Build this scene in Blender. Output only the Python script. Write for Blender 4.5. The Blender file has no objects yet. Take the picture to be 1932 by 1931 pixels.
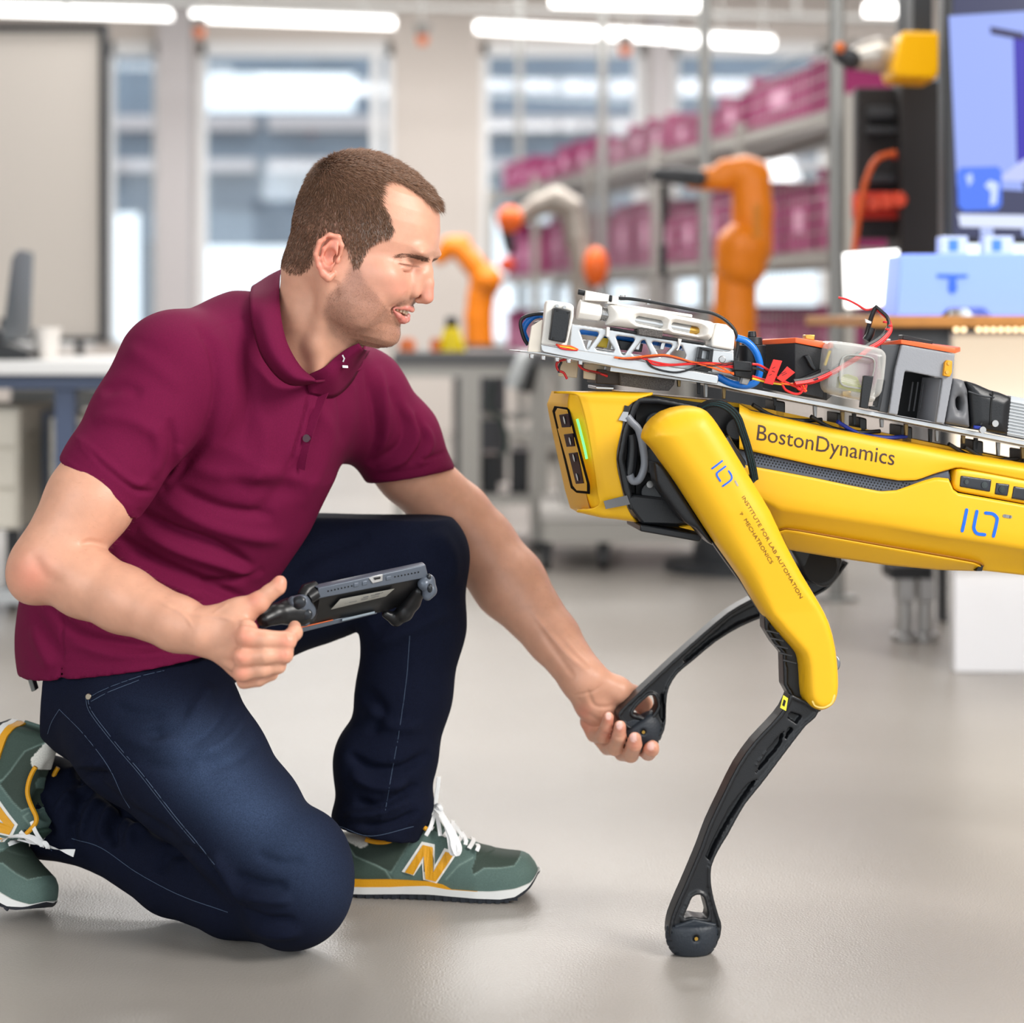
import bpy, bmesh, math, random
import numpy as np
from mathutils import Vector, Matrix, Euler
from mathutils.bvhtree import BVHTree
S = bpy.context.scene
# ---------------------------------------------------------------- camera
IMG = 1932.0; FPX = 3800.0; CAMH = 0.80; HOR = 600.0      # focal length in pixels, camera height, horizon row
cam = bpy.data.cameras.new('camera'); camo = bpy.data.objects.new('camera', cam)
S.collection.objects.link(camo); S.camera = camo
camo.location = (0, 0, CAMH); camo.rotation_euler = (math.pi/2, 0, 0)
cam.sensor_width = 36; cam.lens = FPX/IMG*36; cam.shift_y = -(965.5-HOR)/IMG
cam.clip_start = 0.1; cam.clip_end = 200
cam.dof.use_dof = True; cam.dof.focus_distance = 2.61; cam.dof.aperture_fstop = 2.8
# ---------------------------------------------------------------- world, lights, exposure
S.view_settings.view_transform = 'Standard'; S.view_settings.look = 'None'
S.view_settings.gamma = 1; S.view_settings.use_curve_mapping = False
S.view_settings.exposure = 0.34
w = bpy.data.worlds.new('world'); S.world = w; w.use_nodes = True
bg = w.node_tree.nodes['Background']; bg.inputs[0].default_value = (0.90, 0.96, 1.0, 1); bg.inputs[1].default_value = 1.5
def area(name, loc, target, sx, sy, power, col):
    l = bpy.data.lights.new(name, 'AREA'); l.shape = 'RECTANGLE'; l.size = sx; l.size_y = sy; l.energy = power; l.color = col
    o = bpy.data.objects.new(name, l); S.collection.objects.link(o); o.location = loc
    o.rotation_euler = (Vector(target)-Vector(loc)).to_track_quat('-Z', 'Y').to_euler(); return o
area('window_light_right', (3.3, 0.5, 2.7), (0.0, 2.7, 0.5), 1.8, 1.4, 165, (1.0, 0.97, 0.93))  # unseen key light, added on the side the highlights point to
area('window_light_camera_side', (-2.6, -1.0, 2.2), (0, 2.8, 0.5), 2.4, 1.6, 34, (0.93, 0.97, 1.0))  # unseen soft fill, added behind the camera on the left
area('ceiling_light_front', (0.2, 3.9, 3.1), (0.2, 3.9, 0), 3.0, 1.0, 55, (1.0, 0.98, 0.95))
area('ceiling_light_middle', (0.5, 8.0, 3.1), (0.5, 8.0, 0), 5.0, 1.4, 200, (1.0, 0.98, 0.95))
area('ceiling_light_back', (0.0, 11.4, 3.1), (0.0, 11.4, 0), 6.0, 1.4, 190, (1.0, 0.98, 0.95))
# ---------------------------------------------------------------- helpers
rnd = random.Random(7); nrng = np.random.default_rng(5)
def P(px, py, Y):                          # photograph pixel at a depth -> point of the room
    return Vector(((px-966.0)*Y/FPX, Y, CAMH-(py-HOR)*Y/FPX))
def PR(r, Y): return r*Y/FPX               # a length in pixels at a depth -> metres
def to_px(co):                             # (n,3) points -> (n,2) photograph pixels
    co = np.asarray(co); return np.stack([966.0+co[:,0]/co[:,1]*FPX, HOR-(co[:,2]-CAMH)/co[:,1]*FPX], 1)
def srgb(r, g, b):
    f = lambda c: (c/255/12.92) if c/255 <= .04045 else ((c/255+.055)/1.055)**2.4
    return (f(r), f(g), f(b), 1)
MATS = {}
def mat(name, col, rough=.5, metal=0, spec=.5, noise=0, nscale=40, bump=0, bscale=200, emit=None, estr=1, coat=0,
        alpha=1, trans=0, sss=0, attr=False, sheen=0, ior=1.45, bdist=.002):
    if name in MATS: return MATS[name]
    m = bpy.data.materials.new(name); MATS[name] = m; m.use_nodes = True
    nt = m.node_tree; b = nt.nodes['Principled BSDF']; L = nt.links.new
    b.inputs['Base Color'].default_value = col; b.inputs['Roughness'].default_value = rough
    b.inputs['Metallic'].default_value = metal; b.inputs['Specular IOR Level'].default_value = spec
    b.inputs['Coat Weight'].default_value = coat; b.inputs['Transmission Weight'].default_value = trans
    b.inputs['Alpha'].default_value = alpha; b.inputs['IOR'].default_value = ior
    b.inputs['Sheen Weight'].default_value = sheen
    if sss:
        b.inputs['Subsurface Weight'].default_value = sss; b.inputs['Subsurface Radius'].default_value = (1, .35, .2)
        b.inputs['Subsurface Scale'].default_value = .008
    if emit: b.inputs['Emission Color'].default_value = emit; b.inputs['Emission Strength'].default_value = estr
    tc = nt.nodes.new('ShaderNodeTexCoord')
    src = None
    if attr:
        a = nt.nodes.new('ShaderNodeAttribute'); a.attribute_name = 'Col'; src = a.outputs['Color']
    if noise:
        n = nt.nodes.new('ShaderNodeTexNoise'); n.inputs['Scale'].default_value = nscale; n.inputs['Detail'].default_value = 4
        L(tc.outputs['Object'], n.inputs['Vector'])
        mr = nt.nodes.new('ShaderNodeMapRange'); mr.inputs[1].default_value = .3; mr.inputs[2].default_value = .7
        mr.inputs[3].default_value = 1-noise; mr.inputs[4].default_value = 1+noise
        L(n.outputs['Fac'], mr.inputs[0])
        mx = nt.nodes.new('ShaderNodeVectorMath'); mx.operation = 'SCALE'
        if src: L(src, mx.inputs[0])
        else: mx.inputs[0].default_value = col[:3]
        L(mr.outputs[0], mx.inputs['Scale']); src = mx.outputs[0]
    if src: L(src, b.inputs['Base Color'])
    if bump:
        n2 = nt.nodes.new('ShaderNodeTexNoise'); n2.inputs['Scale'].default_value = bscale; n2.inputs['Detail'].default_value = 3
        L(tc.outputs['Object'], n2.inputs['Vector'])
        bp = nt.nodes.new('ShaderNodeBump'); bp.inputs['Strength'].default_value = bump; bp.inputs['Distance'].default_value = bdist
        L(n2.outputs['Fac'], bp.inputs['Height']); L(bp.outputs[0], b.inputs['Normal'])
    return m
def link(name, me, m, parent=None, smooth=True):
    o = bpy.data.objects.new(name, me); S.collection.objects.link(o)
    if m: me.materials.append(m)
    if smooth and len(me.polygons): me.polygons.foreach_set('use_smooth', [True]*len(me.polygons))
    if parent: o.parent = parent
    return o
def thing(name, label, cat, loc=(0,0,0), group=None):
    o = bpy.data.objects.new(name, None); S.collection.objects.link(o); o.empty_display_size = .05
    o['_loc'] = list(loc); o['label'] = label; o['category'] = cat
    if group: o['group'] = group
    return o
def tag(o, label, cat, group=None, kind=None):
    if label: o['label'] = label
    if cat: o['category'] = cat
    if group: o['group'] = group
    if kind: o['kind'] = kind
    return o
def struct(o): o['kind'] = 'structure'; return o
def mesh(name, vs, fs):
    me = bpy.data.meshes.new(name); me.from_pydata([tuple(v) for v in vs], [], [tuple(f) for f in fs]); me.update(); return me
def npmesh(name, V, Q):                    # arrays of vertices and quads / triangles
    me = bpy.data.meshes.new(name); V = np.asarray(V, np.float32); Q = np.asarray(Q, np.int32); k = Q.shape[1]
    me.vertices.add(len(V)); me.vertices.foreach_set('co', V.ravel())
    me.loops.add(Q.size); me.loops.foreach_set('vertex_index', Q.ravel())
    me.polygons.add(len(Q)); me.polygons.foreach_set('loop_start', np.arange(0, Q.size, k, dtype=np.int32))
    me.update(calc_edges=True); me.validate(); return me
def bevel(o, w, seg=2, ang=35):
    b = o.modifiers.new('bevel', 'BEVEL'); b.width = w; b.segments = seg; b.limit_method = 'ANGLE'; b.angle_limit = math.radians(ang)
    b.harden_normals = False
    return o
def autosmooth(o, ang=40):
    me = o.data; me.polygons.foreach_set('use_smooth', [True]*len(me.polygons))
    bm = bmesh.new(); bm.from_mesh(me)
    for e in bm.edges:
        if len(e.link_faces) == 2 and e.calc_face_angle(0) > math.radians(ang): e.smooth = False
    bm.to_mesh(me); bm.free(); return o
class MB:                                   # collects simple shapes, builds one mesh
    def __init__(s): s.v = []; s.f = []
    def add(s, vs, fs):
        n = len(s.v); s.v += [Vector(v) for v in vs]; s.f += [tuple(i+n for i in f) for f in fs]; return s
    def box(s, c, d, M=None):
        x, y, z = d[0]/2, d[1]/2, d[2]/2
        vs = [Vector((a*x, b*y, e*z)) for a in (-1,1) for b in (-1,1) for e in (-1,1)]
        if M is not None: vs = [M @ v for v in vs]
        vs = [v+Vector(c) for v in vs]
        return s.add(vs, [(0,1,3,2),(4,6,7,5),(0,4,5,1),(2,3,7,6),(0,2,6,4),(1,5,7,3)])
    def bb(s, lo, hi): return s.box([(a+b)/2 for a, b in zip(lo, hi)], [b-a for a, b in zip(lo, hi)])
    def tube(s, pts, r, n=8, caps=True):
        pts = [Vector(p) for p in pts]; k = len(pts); rs = r if isinstance(r, (list, tuple)) else [r]*k
        vs = []; up = None
        for i, p in enumerate(pts):
            t = (pts[min(i+1, k-1)]-pts[max(i-1, 0)]).normalized()
            if up is None: up = Vector((0,0,1)) if abs(t.z) < .9 else Vector((1,0,0))
            a = (up-t*up.dot(t)).normalized(); up = a; b = t.cross(a)
            vs += [p+(a*math.cos(2*math.pi*j/n)+b*math.sin(2*math.pi*j/n))*rs[i] for j in range(n)]
        fs = [(i*n+j, i*n+(j+1)%n, (i+1)*n+(j+1)%n, (i+1)*n+j) for i in range(k-1) for j in range(n)]
        if caps: fs += [tuple(range(n-1, -1, -1)), tuple((k-1)*n+j for j in range(n))]
        return s.add(vs, fs)
    def ribbon(s, pts, w, t, nrm):          # flat strap along pts
        pts = [Vector(p) for p in pts]; k = len(pts); vs = []
        for i, p in enumerate(pts):
            d = (pts[min(i+1, k-1)]-pts[max(i-1, 0)]).normalized(); n = Vector(nrm[i] if isinstance(nrm, list) else nrm)
            n = (n-d*n.dot(d)).normalized(); b = d.cross(n)
            vs += [p+b*w/2-n*t/2, p-b*w/2-n*t/2, p-b*w/2+n*t/2, p+b*w/2+n*t/2]
        fs = [(i*4+j, i*4+(j+1)%4, i*4+4+(j+1)%4, i*4+4+j) for i in range(k-1) for j in range(4)]
        fs += [(3,2,1,0), tuple((k-1)*4+j for j in range(4))]
        return s.add(vs, fs)
    def prism(s, poly, off):                # polygon of points swept by a vector
        n = len(poly); poly = [Vector(p) for p in poly]; off = Vector(off)
        vs = poly+[p+off for p in poly]
        return s.add(vs, [tuple(range(n-1, -1, -1)), tuple(range(n, 2*n))]+[(i, (i+1)%n, (i+1)%n+n, i+n) for i in range(n)])
    def cyl(s, a, b, r, n=16, r2=None): return s.tube([a, b], [r, r if r2 is None else r2], n)
    def build(s, name, m, parent=None, bev=0, seg=2, smooth=False):
        me = mesh(name, s.v, s.f)
        bm = bmesh.new(); bm.from_mesh(me); bmesh.ops.recalc_face_normals(bm, faces=bm.faces); bm.to_mesh(me); bm.free()
        o = link(name, me, m, parent, smooth=False)
        if smooth: autosmooth(o)
        if bev: bevel(o, bev, seg); me.polygons.foreach_set('use_smooth', [True]*len(me.polygons)); o.data.shade_smooth() if False else None
        if bev: autosmooth(o, 70)
        return o
def spline(pts, n):                         # Catmull-Rom through the points, n samples per span
    pts = [np.array(p, float) for p in pts]; P_ = [2*pts[0]-pts[1]]+pts+[2*pts[-1]-pts[-2]]; out = []
    for i in range(1, len(P_)-2):
        p0, p1, p2, p3 = P_[i-1:i+3]
        for j in range(n):
            t = j/n; out.append(.5*((2*p1)+(-p0+p2)*t+(2*p0-5*p1+4*p2-p3)*t*t+(-p0+3*p1-3*p2+p3)*t**3))
    out.append(pts[-1]); return out
# ---- distance fields and their surfaces
class Field:
    def __init__(s, lo, hi, h):
        s.lo = np.array(lo, np.float32); s.h = h; s.n = np.ceil((np.array(hi)-s.lo)/h).astype(int)+1
        s.ax = [(s.lo[i]+h*np.arange(s.n[i])).astype(np.float32) for i in range(3)]
        s.v = np.full(s.n, .05, np.float32)
    def sl(s, lo, hi):
        return tuple(slice(max(0, int((lo[i]-s.lo[i])/s.h)), max(1, min(s.n[i], int((hi[i]-s.lo[i])/s.h)+2))) for i in range(3))
    def put(s, fn, lo, hi, k, op):
        q = s.sl(lo, hi); X, Y, Z = np.meshgrid(s.ax[0][q[0]], s.ax[1][q[1]], s.ax[2][q[2]], indexing='ij', sparse=True)
        d = fn(X, Y, Z).astype(np.float32); v = s.v[q]
        if op == 'u':
            hh = np.clip(.5+.5*(v-d)/k, 0, 1); s.v[q] = v*(1-hh)+d*hh-k*hh*(1-hh)
        else:
            d = -d; hh = np.clip(.5-.5*(v-d)/k, 0, 1); s.v[q] = v*(1-hh)+d*hh+k*hh*(1-hh)
    def seg(s, a, b, ra, rb, k=.008, op='u', n=None, f=1):
        a = np.array(a, float); b = np.array(b, float); m = max(ra, rb)*max(1, f)+k*1.5+s.h*2
        ab = b-a
        if n is not None:
            n = np.array(n, float); n /= np.linalg.norm(n); ab2 = ab+n*(ab@n)*(1/f-1)
        else: ab2 = ab
        L2 = max(ab2@ab2, 1e-12)
        def fn(X, Y, Z):
            x, y, z = X-a[0], Y-a[1], Z-a[2]
            if n is not None:
                q = (x*n[0]+y*n[1]+z*n[2])*(1/f-1); x = x+n[0]*q; y = y+n[1]*q; z = z+n[2]*q
            t = np.clip((x*ab2[0]+y*ab2[1]+z*ab2[2])/L2, 0, 1)
            return np.sqrt((x-t*ab2[0])**2+(y-t*ab2[1])**2+(z-t*ab2[2])**2)-(ra+(rb-ra)*t)
        s.put(fn, np.minimum(a, b)-m, np.maximum(a, b)+m, k, op)
    def chain(s, pts, k=.008, op='u', n=None, f=1):
        for (a, ra), (b, rb) in zip(pts[:-1], pts[1:]): s.seg(a, b, ra, rb, k, op, n, f)
    def ell(s, c, r, k=.008, op='u', R=None):
        c = np.array(c, float); r = np.array(r, float); M = np.array(R) if R is not None else np.eye(3); m = max(r)+k*1.5+s.h*2
        def fn(X, Y, Z):
            x, y, z = X-c[0], Y-c[1], Z-c[2]
            u = (M[0,0]*x+M[1,0]*y+M[2,0]*z)/r[0]; v = (M[0,1]*x+M[1,1]*y+M[2,1]*z)/r[1]; w_ = (M[0,2]*x+M[1,2]*y+M[2,2]*z)/r[2]
            k0 = np.sqrt(u*u+v*v+w_*w_); k1 = np.sqrt((u/r[0])**2+(v/r[1])**2+(w_/r[2])**2)+1e-9
            return k0*(k0-1)/k1
        s.put(fn, c-m, c+m, k, op)
    def cut(s, p, n, lo=None, hi=None, k=.004):   # removes what lies on the side n points to
        p = np.array(p, float); n = np.array(n, float); n /= np.linalg.norm(n)
        lo = s.lo if lo is None else lo; hi = s.lo+s.h*s.n if hi is None else hi
        s.put(lambda X, Y, Z: -((X-p[0])*n[0]+(Y-p[1])*n[1]+(Z-p[2])*n[2]), lo, hi, k, 's')
    def mesh(s, smooth=1):
        v = s.v; v[0] = v[-1] = .05; v[:,0] = v[:,-1] = .05; v[:,:,0] = v[:,:,-1] = .05
        ins = v < 0; c = np.zeros(np.array(v.shape)-1, np.int8)
        for i in (0,1):
            for j in (0,1):
                for k in (0,1): c += ins[i:ins.shape[0]-1+i, j:ins.shape[1]-1+j, k:ins.shape[2]-1+k]
        act = np.argwhere((c > 0) & (c < 8)); idx = np.full(c.shape, -1, np.int32); idx[act[:,0], act[:,1], act[:,2]] = np.arange(len(act))
        acc = np.zeros((len(act), 3)); cnt = np.zeros(len(act)); C = [(i,j,k) for i in (0,1) for j in (0,1) for k in (0,1)]
        cv = {q: v[act[:,0]+q[0], act[:,1]+q[1], act[:,2]+q[2]] for q in C}
        for a in C:
            for ax in range(3):
                if a[ax]: continue
                b = list(a); b[ax] = 1; b = tuple(b); va, vb = cv[a], cv[b]; m = (va < 0) != (vb < 0)
                t = va[m]/(va[m]-vb[m]); p = np.tile(np.array(a, float), (m.sum(), 1)); p[:,ax] = t; acc[m] += p; cnt[m] += 1
        V = s.lo+s.h*(act+acc/np.maximum(cnt,1)[:,None]); Q = []
        for ax in range(3):
            o1, o2 = [(1,2),(2,0),(0,1)][ax]
            A = np.moveaxis(ins, ax, 0); e = np.argwhere(np.moveaxis(A[:-1] != A[1:], 0, ax))
            e = e[(e[:,o1] > 0) & (e[:,o2] > 0)]
            d1 = np.zeros(3, int); d1[o1] = 1; d2 = np.zeros(3, int); d2[o2] = 1
            g = lambda E: idx[E[:,0], E[:,1], E[:,2]]
            q = np.stack([g(e-d1-d2), g(e-d2), g(e), g(e-d1)], 1)
            fl = ~ins[e[:,0], e[:,1], e[:,2]]; q[fl] = q[fl][:, ::-1]; Q.append(q)
        Q = np.concatenate(Q); Q = Q[(Q >= 0).all(1)]
        for _ in range(smooth): V = lap(V, Q, .5)
        return V, Q
def lap(V, Q, f, mask=None):
    k = Q.shape[1]; acc = np.zeros_like(V); cnt = np.zeros(len(V))
    for i in range(k):
        a, b = Q[:,i], Q[:,(i+1)%k]
        for ax in range(3): acc[:,ax] += np.bincount(a, V[b,ax], len(V))+np.bincount(b, V[a,ax], len(V))
        cnt += np.bincount(a, minlength=len(V))+np.bincount(b, minlength=len(V))
    d = (acc/np.maximum(cnt,1)[:,None]-V)*f
    if mask is not None: d *= mask[:,None]
    return V+d
def normals(V, Q):
    k = Q.shape[1]; n = np.cross(V[Q[:,2]]-V[Q[:,0]], V[Q[:,3 if k == 4 else 1]]-V[Q[:,1 if k == 4 else 0]])
    if k == 3: n = np.cross(V[Q[:,1]]-V[Q[:,0]], V[Q[:,2]]-V[Q[:,0]])
    N = np.zeros_like(V)
    for i in range(k):
        for ax in range(3): N[:,ax] += np.bincount(Q[:,i], n[:,ax], len(V))
    return N/np.maximum(np.linalg.norm(N, axis=1), 1e-12)[:,None]
def pdist(p, line):                         # distance of (n,2) points to a polyline, with the parameter 0..1 along it
    line = np.array(line, float); best = np.full(len(p), 1e9); T = np.zeros(len(p)); sd = np.zeros(len(p)); m = len(line)-1
    for i in range(m):
        a, b = line[i], line[i+1]; ab = b-a; t = np.clip(((p-a)@ab)/(ab@ab), 0, 1); q = p-a-t[:,None]*ab; d = np.hypot(q[:,0], q[:,1])
        w_ = d < best; best = np.where(w_, d, best); T = np.where(w_, (i+t)/m, T)
        sd = np.where(w_, np.sign(ab[0]*q[:,1]-ab[1]*q[:,0]), sd)
    return best, T, sd
def inpoly(p, poly):
    poly = np.array(poly, float); x, y = p[:,0], p[:,1]; r = np.zeros(len(p), bool); j = len(poly)-1
    for i in range(len(poly)):
        (xi, yi), (xj, yj) = poly[i], poly[j]
        c = ((yi > y) != (yj > y)) & (x < (xj-xi)*(y-yi)/((yj-yi) if yj != yi else 1e-9)+xi); r ^= c; j = i
    return r
def folds(V, Q, L, back=.15):               # creases and ridges pressed into a surface: (points, width px, depth m)
    N = normals(V, Q); pp = to_px(V); view = V-np.array([0, 0, CAMH]); view /= np.linalg.norm(view, axis=1)[:,None]
    face = np.clip(-(N*view).sum(1)*1.6-back, 0, 1); D = np.zeros(len(V))
    for f in L:
        pts, w_, amp = f[:3]; pl = spline(pts, 5) if len(pts) > 2 else pts
        m = (pp[:,0] > min(p[0] for p in pl)-w_*3) & (pp[:,0] < max(p[0] for p in pl)+w_*3) & (pp[:,1] > min(p[1] for p in pl)-w_*3) & (pp[:,1] < max(p[1] for p in pl)+w_*3) & (face > 0)
        if not m.any(): continue
        d, T, sd = pdist(pp[m], pl); fall = np.clip(np.minimum(T, 1-T)*5, 0, 1)**.7 if not (len(f) > 3 and f[3] == 'full') else 1.0
        if len(f) > 3 and f[3] == 'step': D[m] += amp*fall*np.where(sd > 0, np.exp(-(d/(w_*2.2))**2), -.6*np.exp(-(d/w_)**2))
        else: D[m] += amp*fall*np.exp(-(d/w_)**2)
    return V+N*(D*face)[:,None]
def colattr(me, col):
    a = me.color_attributes.new('Col', 'FLOAT_COLOR', 'POINT'); c = np.ones((len(me.vertices), 4), np.float32); c[:,:3] = col
    a.data.foreach_set('color', c.ravel())
def bvh(V, Q): return BVHTree.FromPolygons([tuple(v) for v in V], [tuple(int(i) for i in q) for q in Q])
CAMP = Vector((0, 0, CAMH))
def onsurf(b, px, py, off=.002, dflt=2.7):   # the point of a surface seen at a pixel, lifted off it along its normal
    d = (P(px, py, 1)-CAMP).normalized(); h = b.ray_cast(CAMP, d)
    if h[0] is None: return P(px, py, dflt)
    n = h[1] if h[1].dot(d) < 0 else -h[1]; return h[0]+n*off
J = lambda px, py, Y, r: (P(px, py, Y), PR(r, Y))
def join(parts):
    V = []; Q = []; n = 0
    for v, q in parts: V.append(v); Q.append(q+n); n += len(v)
    return np.concatenate(V), np.concatenate(Q)
# ================================================================ the setting
def facemat(name, col, rough=.6, **k): return mat(name, col, rough, **k)
floorm = mat('floor', srgb(154,149,143), .27, spec=.65, bump=.30, bscale=330, bdist=.003, noise=.03, nscale=2.5)
wallm = mat('wall', srgb(206,198,192), .8); whitem = mat('white_paint', srgb(232,234,236), .5); pillm = mat('column', srgb(186,182,184), .7)
alum = mat('aluminium', srgb(178,178,178), .38, 1); steelm = mat('steel_grey', srgb(150,150,148), .45, .6); blackm = mat('black_plastic', srgb(24,25,28), .4)
darkm = mat('dark_grey', srgb(52,54,58), .5); creamm = mat('cream_panel', srgb(206,200,188), .6); ceilm = mat('ceiling', srgb(214,214,212), .8)
def box_px(x0, y0, x1, y1, Y, d):          # a box from its front face in the photograph, its depth and thickness
    a = P(x0, y1, Y); b = P(x1, y0, Y); return (a.x, Y, a.z), (b.x, Y+d, b.z)
fl = MB(); fl.bb((-6, -3.5, -.1), (7.5, 30, 0)); struct(fl.build('floor', floorm))
ce = MB(); ce.bb((-6, -3.5, 3.3), (7.5, 14.3, 3.4)); struct(ce.build('ceiling', ceilm))
wl = MB(); wl.bb((-6.1, -3.5, 0), (-6, 14.3, 3.3)); struct(wl.build('wall_left', wallm))
wr = MB(); wr.bb((7.5, -3.5, 0), (7.6, 14.3, 3.3)); struct(wr.build('wall_right', wallm))
YB = 14.0
wins = [(-420, 190), (200, 302), (374, 742), (908, 1218), (1268, 1560), (1602, 1980)]      # window openings of the back wall, in photograph columns
ztop = P(0, 78, YB).z; zsill = P(0, 655, YB).z
wb = MB(); xs = [-6.0]
for a_, b_ in wins: xs += [P(a_, 0, YB).x, P(b_, 0, YB).x]
xs.append(7.5)
for i in range(0, len(xs), 2): wb.bb((xs[i], YB, 0), (xs[i+1], YB+.25, 3.3))
for i in range(1, len(xs)-1, 2): wb.bb((xs[i], YB, 0), (xs[i+1], YB+.25, zsill)); wb.bb((xs[i], YB, ztop), (xs[i+1], YB+.25, 3.3))
struct(wb.build('wall_back', wallm))
glassm = bpy.data.materials.new('window_glass'); glassm.use_nodes = True; nt = glassm.node_tree; nt.nodes.clear()
o_ = nt.nodes.new('ShaderNodeOutputMaterial'); mx = nt.nodes.new('ShaderNodeMixShader'); tr = nt.nodes.new('ShaderNodeBsdfTransparent'); gl = nt.nodes.new('ShaderNodeBsdfGlossy')
tr.inputs[0].default_value = (.93,.97,1,1); gl.inputs['Roughness'].default_value = .03; mx.inputs[0].default_value = .07
nt.links.new(tr.outputs[0], mx.inputs[1]); nt.links.new(gl.outputs[0], mx.inputs[2]); nt.links.new(mx.outputs[0], o_.inputs[0])
for i, (a_, b_) in enumerate(wins):
    x0, x1 = P(a_, 0, YB).x, P(b_, 0, YB).x; f = .05; m = MB()
    m.bb((x0, YB+.02, zsill), (x0+f, YB+.10, ztop)); m.bb((x1-f, YB+.02, zsill), (x1, YB+.10, ztop))
    m.bb((x0, YB+.02, ztop-.10), (x1, YB+.10, ztop)); m.bb((x0, YB+.02, zsill), (x1, YB+.10, zsill+f))
    if i == 2: m.bb((P(700,0,YB).x, YB+.01, zsill), (P(718,0,YB).x, YB+.11, ztop))
    if i in (3,): m.bb((P(1196,0,YB).x, YB+.01, zsill), (P(1206,0,YB).x, YB+.11, ztop))
    if i == 5: m.bb((P(1650,0,YB).x, YB+.01, zsill), (P(1664,0,YB).x, YB+.11, ztop))
    w_ = struct(m.build('window_%d' % (i+1), whitem))
    g = MB(); g.bb((x0+.01, YB+.05, zsill+.01), (x1-.01, YB+.056, ztop-.01)); pn = g.build('pane', glassm, w_)
for i, (a_, b_) in enumerate([(302, 374), (1218, 1268)]):
    m = MB(); m.bb((P(a_,0,YB).x+.02, YB-.22, 0), (P(b_,0,YB).x-.02, YB, 3.3)); struct(m.build('trim_%d' % (i+1), pillm))
# the building across the yard
facm = mat('facade', srgb(126,137,150), .7, noise=.15, nscale=1.5); bandm = mat('facade_band', srgb(196,184,182), .7); facd = mat('facade_dark', srgb(84,95,110), .5)
YO = 24.0
bl = thing('neighbour_building', 'grey-blue building with pale bands seen through the windows', 'building', P(500, 460, YO))
def fb(name, x0, y0, x1, y1, m, Y=YO, d=.6):
    q = MB(); q.bb(*box_px(x0, y0, x1, y1, Y, d)); return q.build(name, m, bl)
fb('wall', -900, -500, 2600, 128, facm); fb('wall', -900, 128, 362, 398, facm); fb('wall', 668, 128, 2600, 400, facm); fb('wall', 362, 210, 668, 462, facm)
fb('wall', 262, 398, 280, 720, facd); fb('wall', 318, 398, 362, 720, facd); fb('wall', 280, 398, 318, 455, facm); fb('wall', 668, 400, 908, 462, facm); fb('wall', 955, 400, 985, 470, facm); fb('wall', 1060, 400, 1100, 470, facm); fb('wall', 1130, 400, 1505, 470, facm)
for y0, y1 in ((218, 244), (300, 322)):
    fb('band', -900, y0, 480, y1, bandm, YO-.3, .3); fb('band', 505, y0, 2600, y1, bandm, YO-.3, .3)
for x in range(-800, 760, 150): fb('window', x, 335, x+95, 392, facd, YO-.06, .1)
# ---- linear ceiling lamps hung in front of the windows
lampm = mat('lamp_diffuser', (1,1,1,1), .5, emit=(1,.99,.95,1), estr=3.2)
def lamp(x0, y0, x1, y1, Y, lab, h=.05, d=.12, dY=0):
    a_, b_ = P(x0, y0, Y), P(x1, y1, Y+dY); t = thing('linear_lamp', lab, 'lamp', a_)
    v = b_-a_; m = MB(); up = Vector((0,0,h))
    m.prism([a_+up*.25, b_+up*.25, b_+up*.55, a_+up*.55], (0,d,0)); m.build('housing', whitem, t)
    e_ = MB(); e_.prism([a_-up*.5, b_-up*.5, b_+up*.25, a_+up*.25], (0,d,0)); e_.build('diffuser', lampm, t)
    for s in (.15, .85):
        q = MB(); c0 = a_+v*s+Vector((0,d/2,h*.5)); q.cyl(c0, Vector((c0.x, c0.y, 3.3)), .006, 6); q.build('suspension', steelm, t)
lamp(-60, 12, 318, 24, 12.6, 'long white linear lamp nearest the projection screen'); lamp(362, 26, 742, 40, 12.4, 'long white linear lamp above the man')
lamp(898, 48, 1255, 66, 12.2, 'long white linear lamp left of the rack top'); lamp(1262, 66, 1330, 70, 11, 'short white linear lamp beside the fence post', .06)
lamp(1345, 70, 1460, 76, 11, 'short white lamp above the storage bins', .06); lamp(1040, -6, 1330, 2, 9, 'white lamp at the top edge of the picture'); lamp(1640, 10, 1698, 12, 8, 'small bright lamp between post and black column', .05)
rl = MB(); rl.prism([P(-200, -14, 11.5), P(1700, 30, 11.5), P(1700, 38, 11.5), P(-200, -4, 11.5)], (0,.08,0)); rl.prism([P(120, 18, 11.4), P(126, 18, 11.4), P(126,-100,11.4), P(120,-100,11.4)], (0,.03,0)); rl.prism([P(1500, 26, 11.4), P(1506, 26, 11.4), P(1506,-100,11.4), P(1500,-100,11.4)], (0,.03,0))
tag(rl.build('cable_tray', steelm), 'grey cable tray hung under the ceiling', 'tray')
om = mat('orange_plastic', srgb(214,112,58), .5)
for x, y, lab in ((376, 62, 'orange hanging socket above the wide window'), (797, 76, 'orange hanging socket in front of the beige wall'), (1180, 96, 'orange hanging socket left of the second column')):
    t = thing('ceiling_socket', lab, 'socket', P(x, y, 11)); m = MB(); m.cyl(P(x, y-6, 11), (P(x, y, 11).x, 11, 3.3), .008, 6); m.cyl(P(x, y-30, 11), P(x, y-8, 11), .05, 12, .035); m.build('mount', steelm, t)
    m = MB(); m.cyl(P(x, y-8, 11), P(x, y+9, 11), .034, 12, .022); m.build('plug', om, t)
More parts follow.
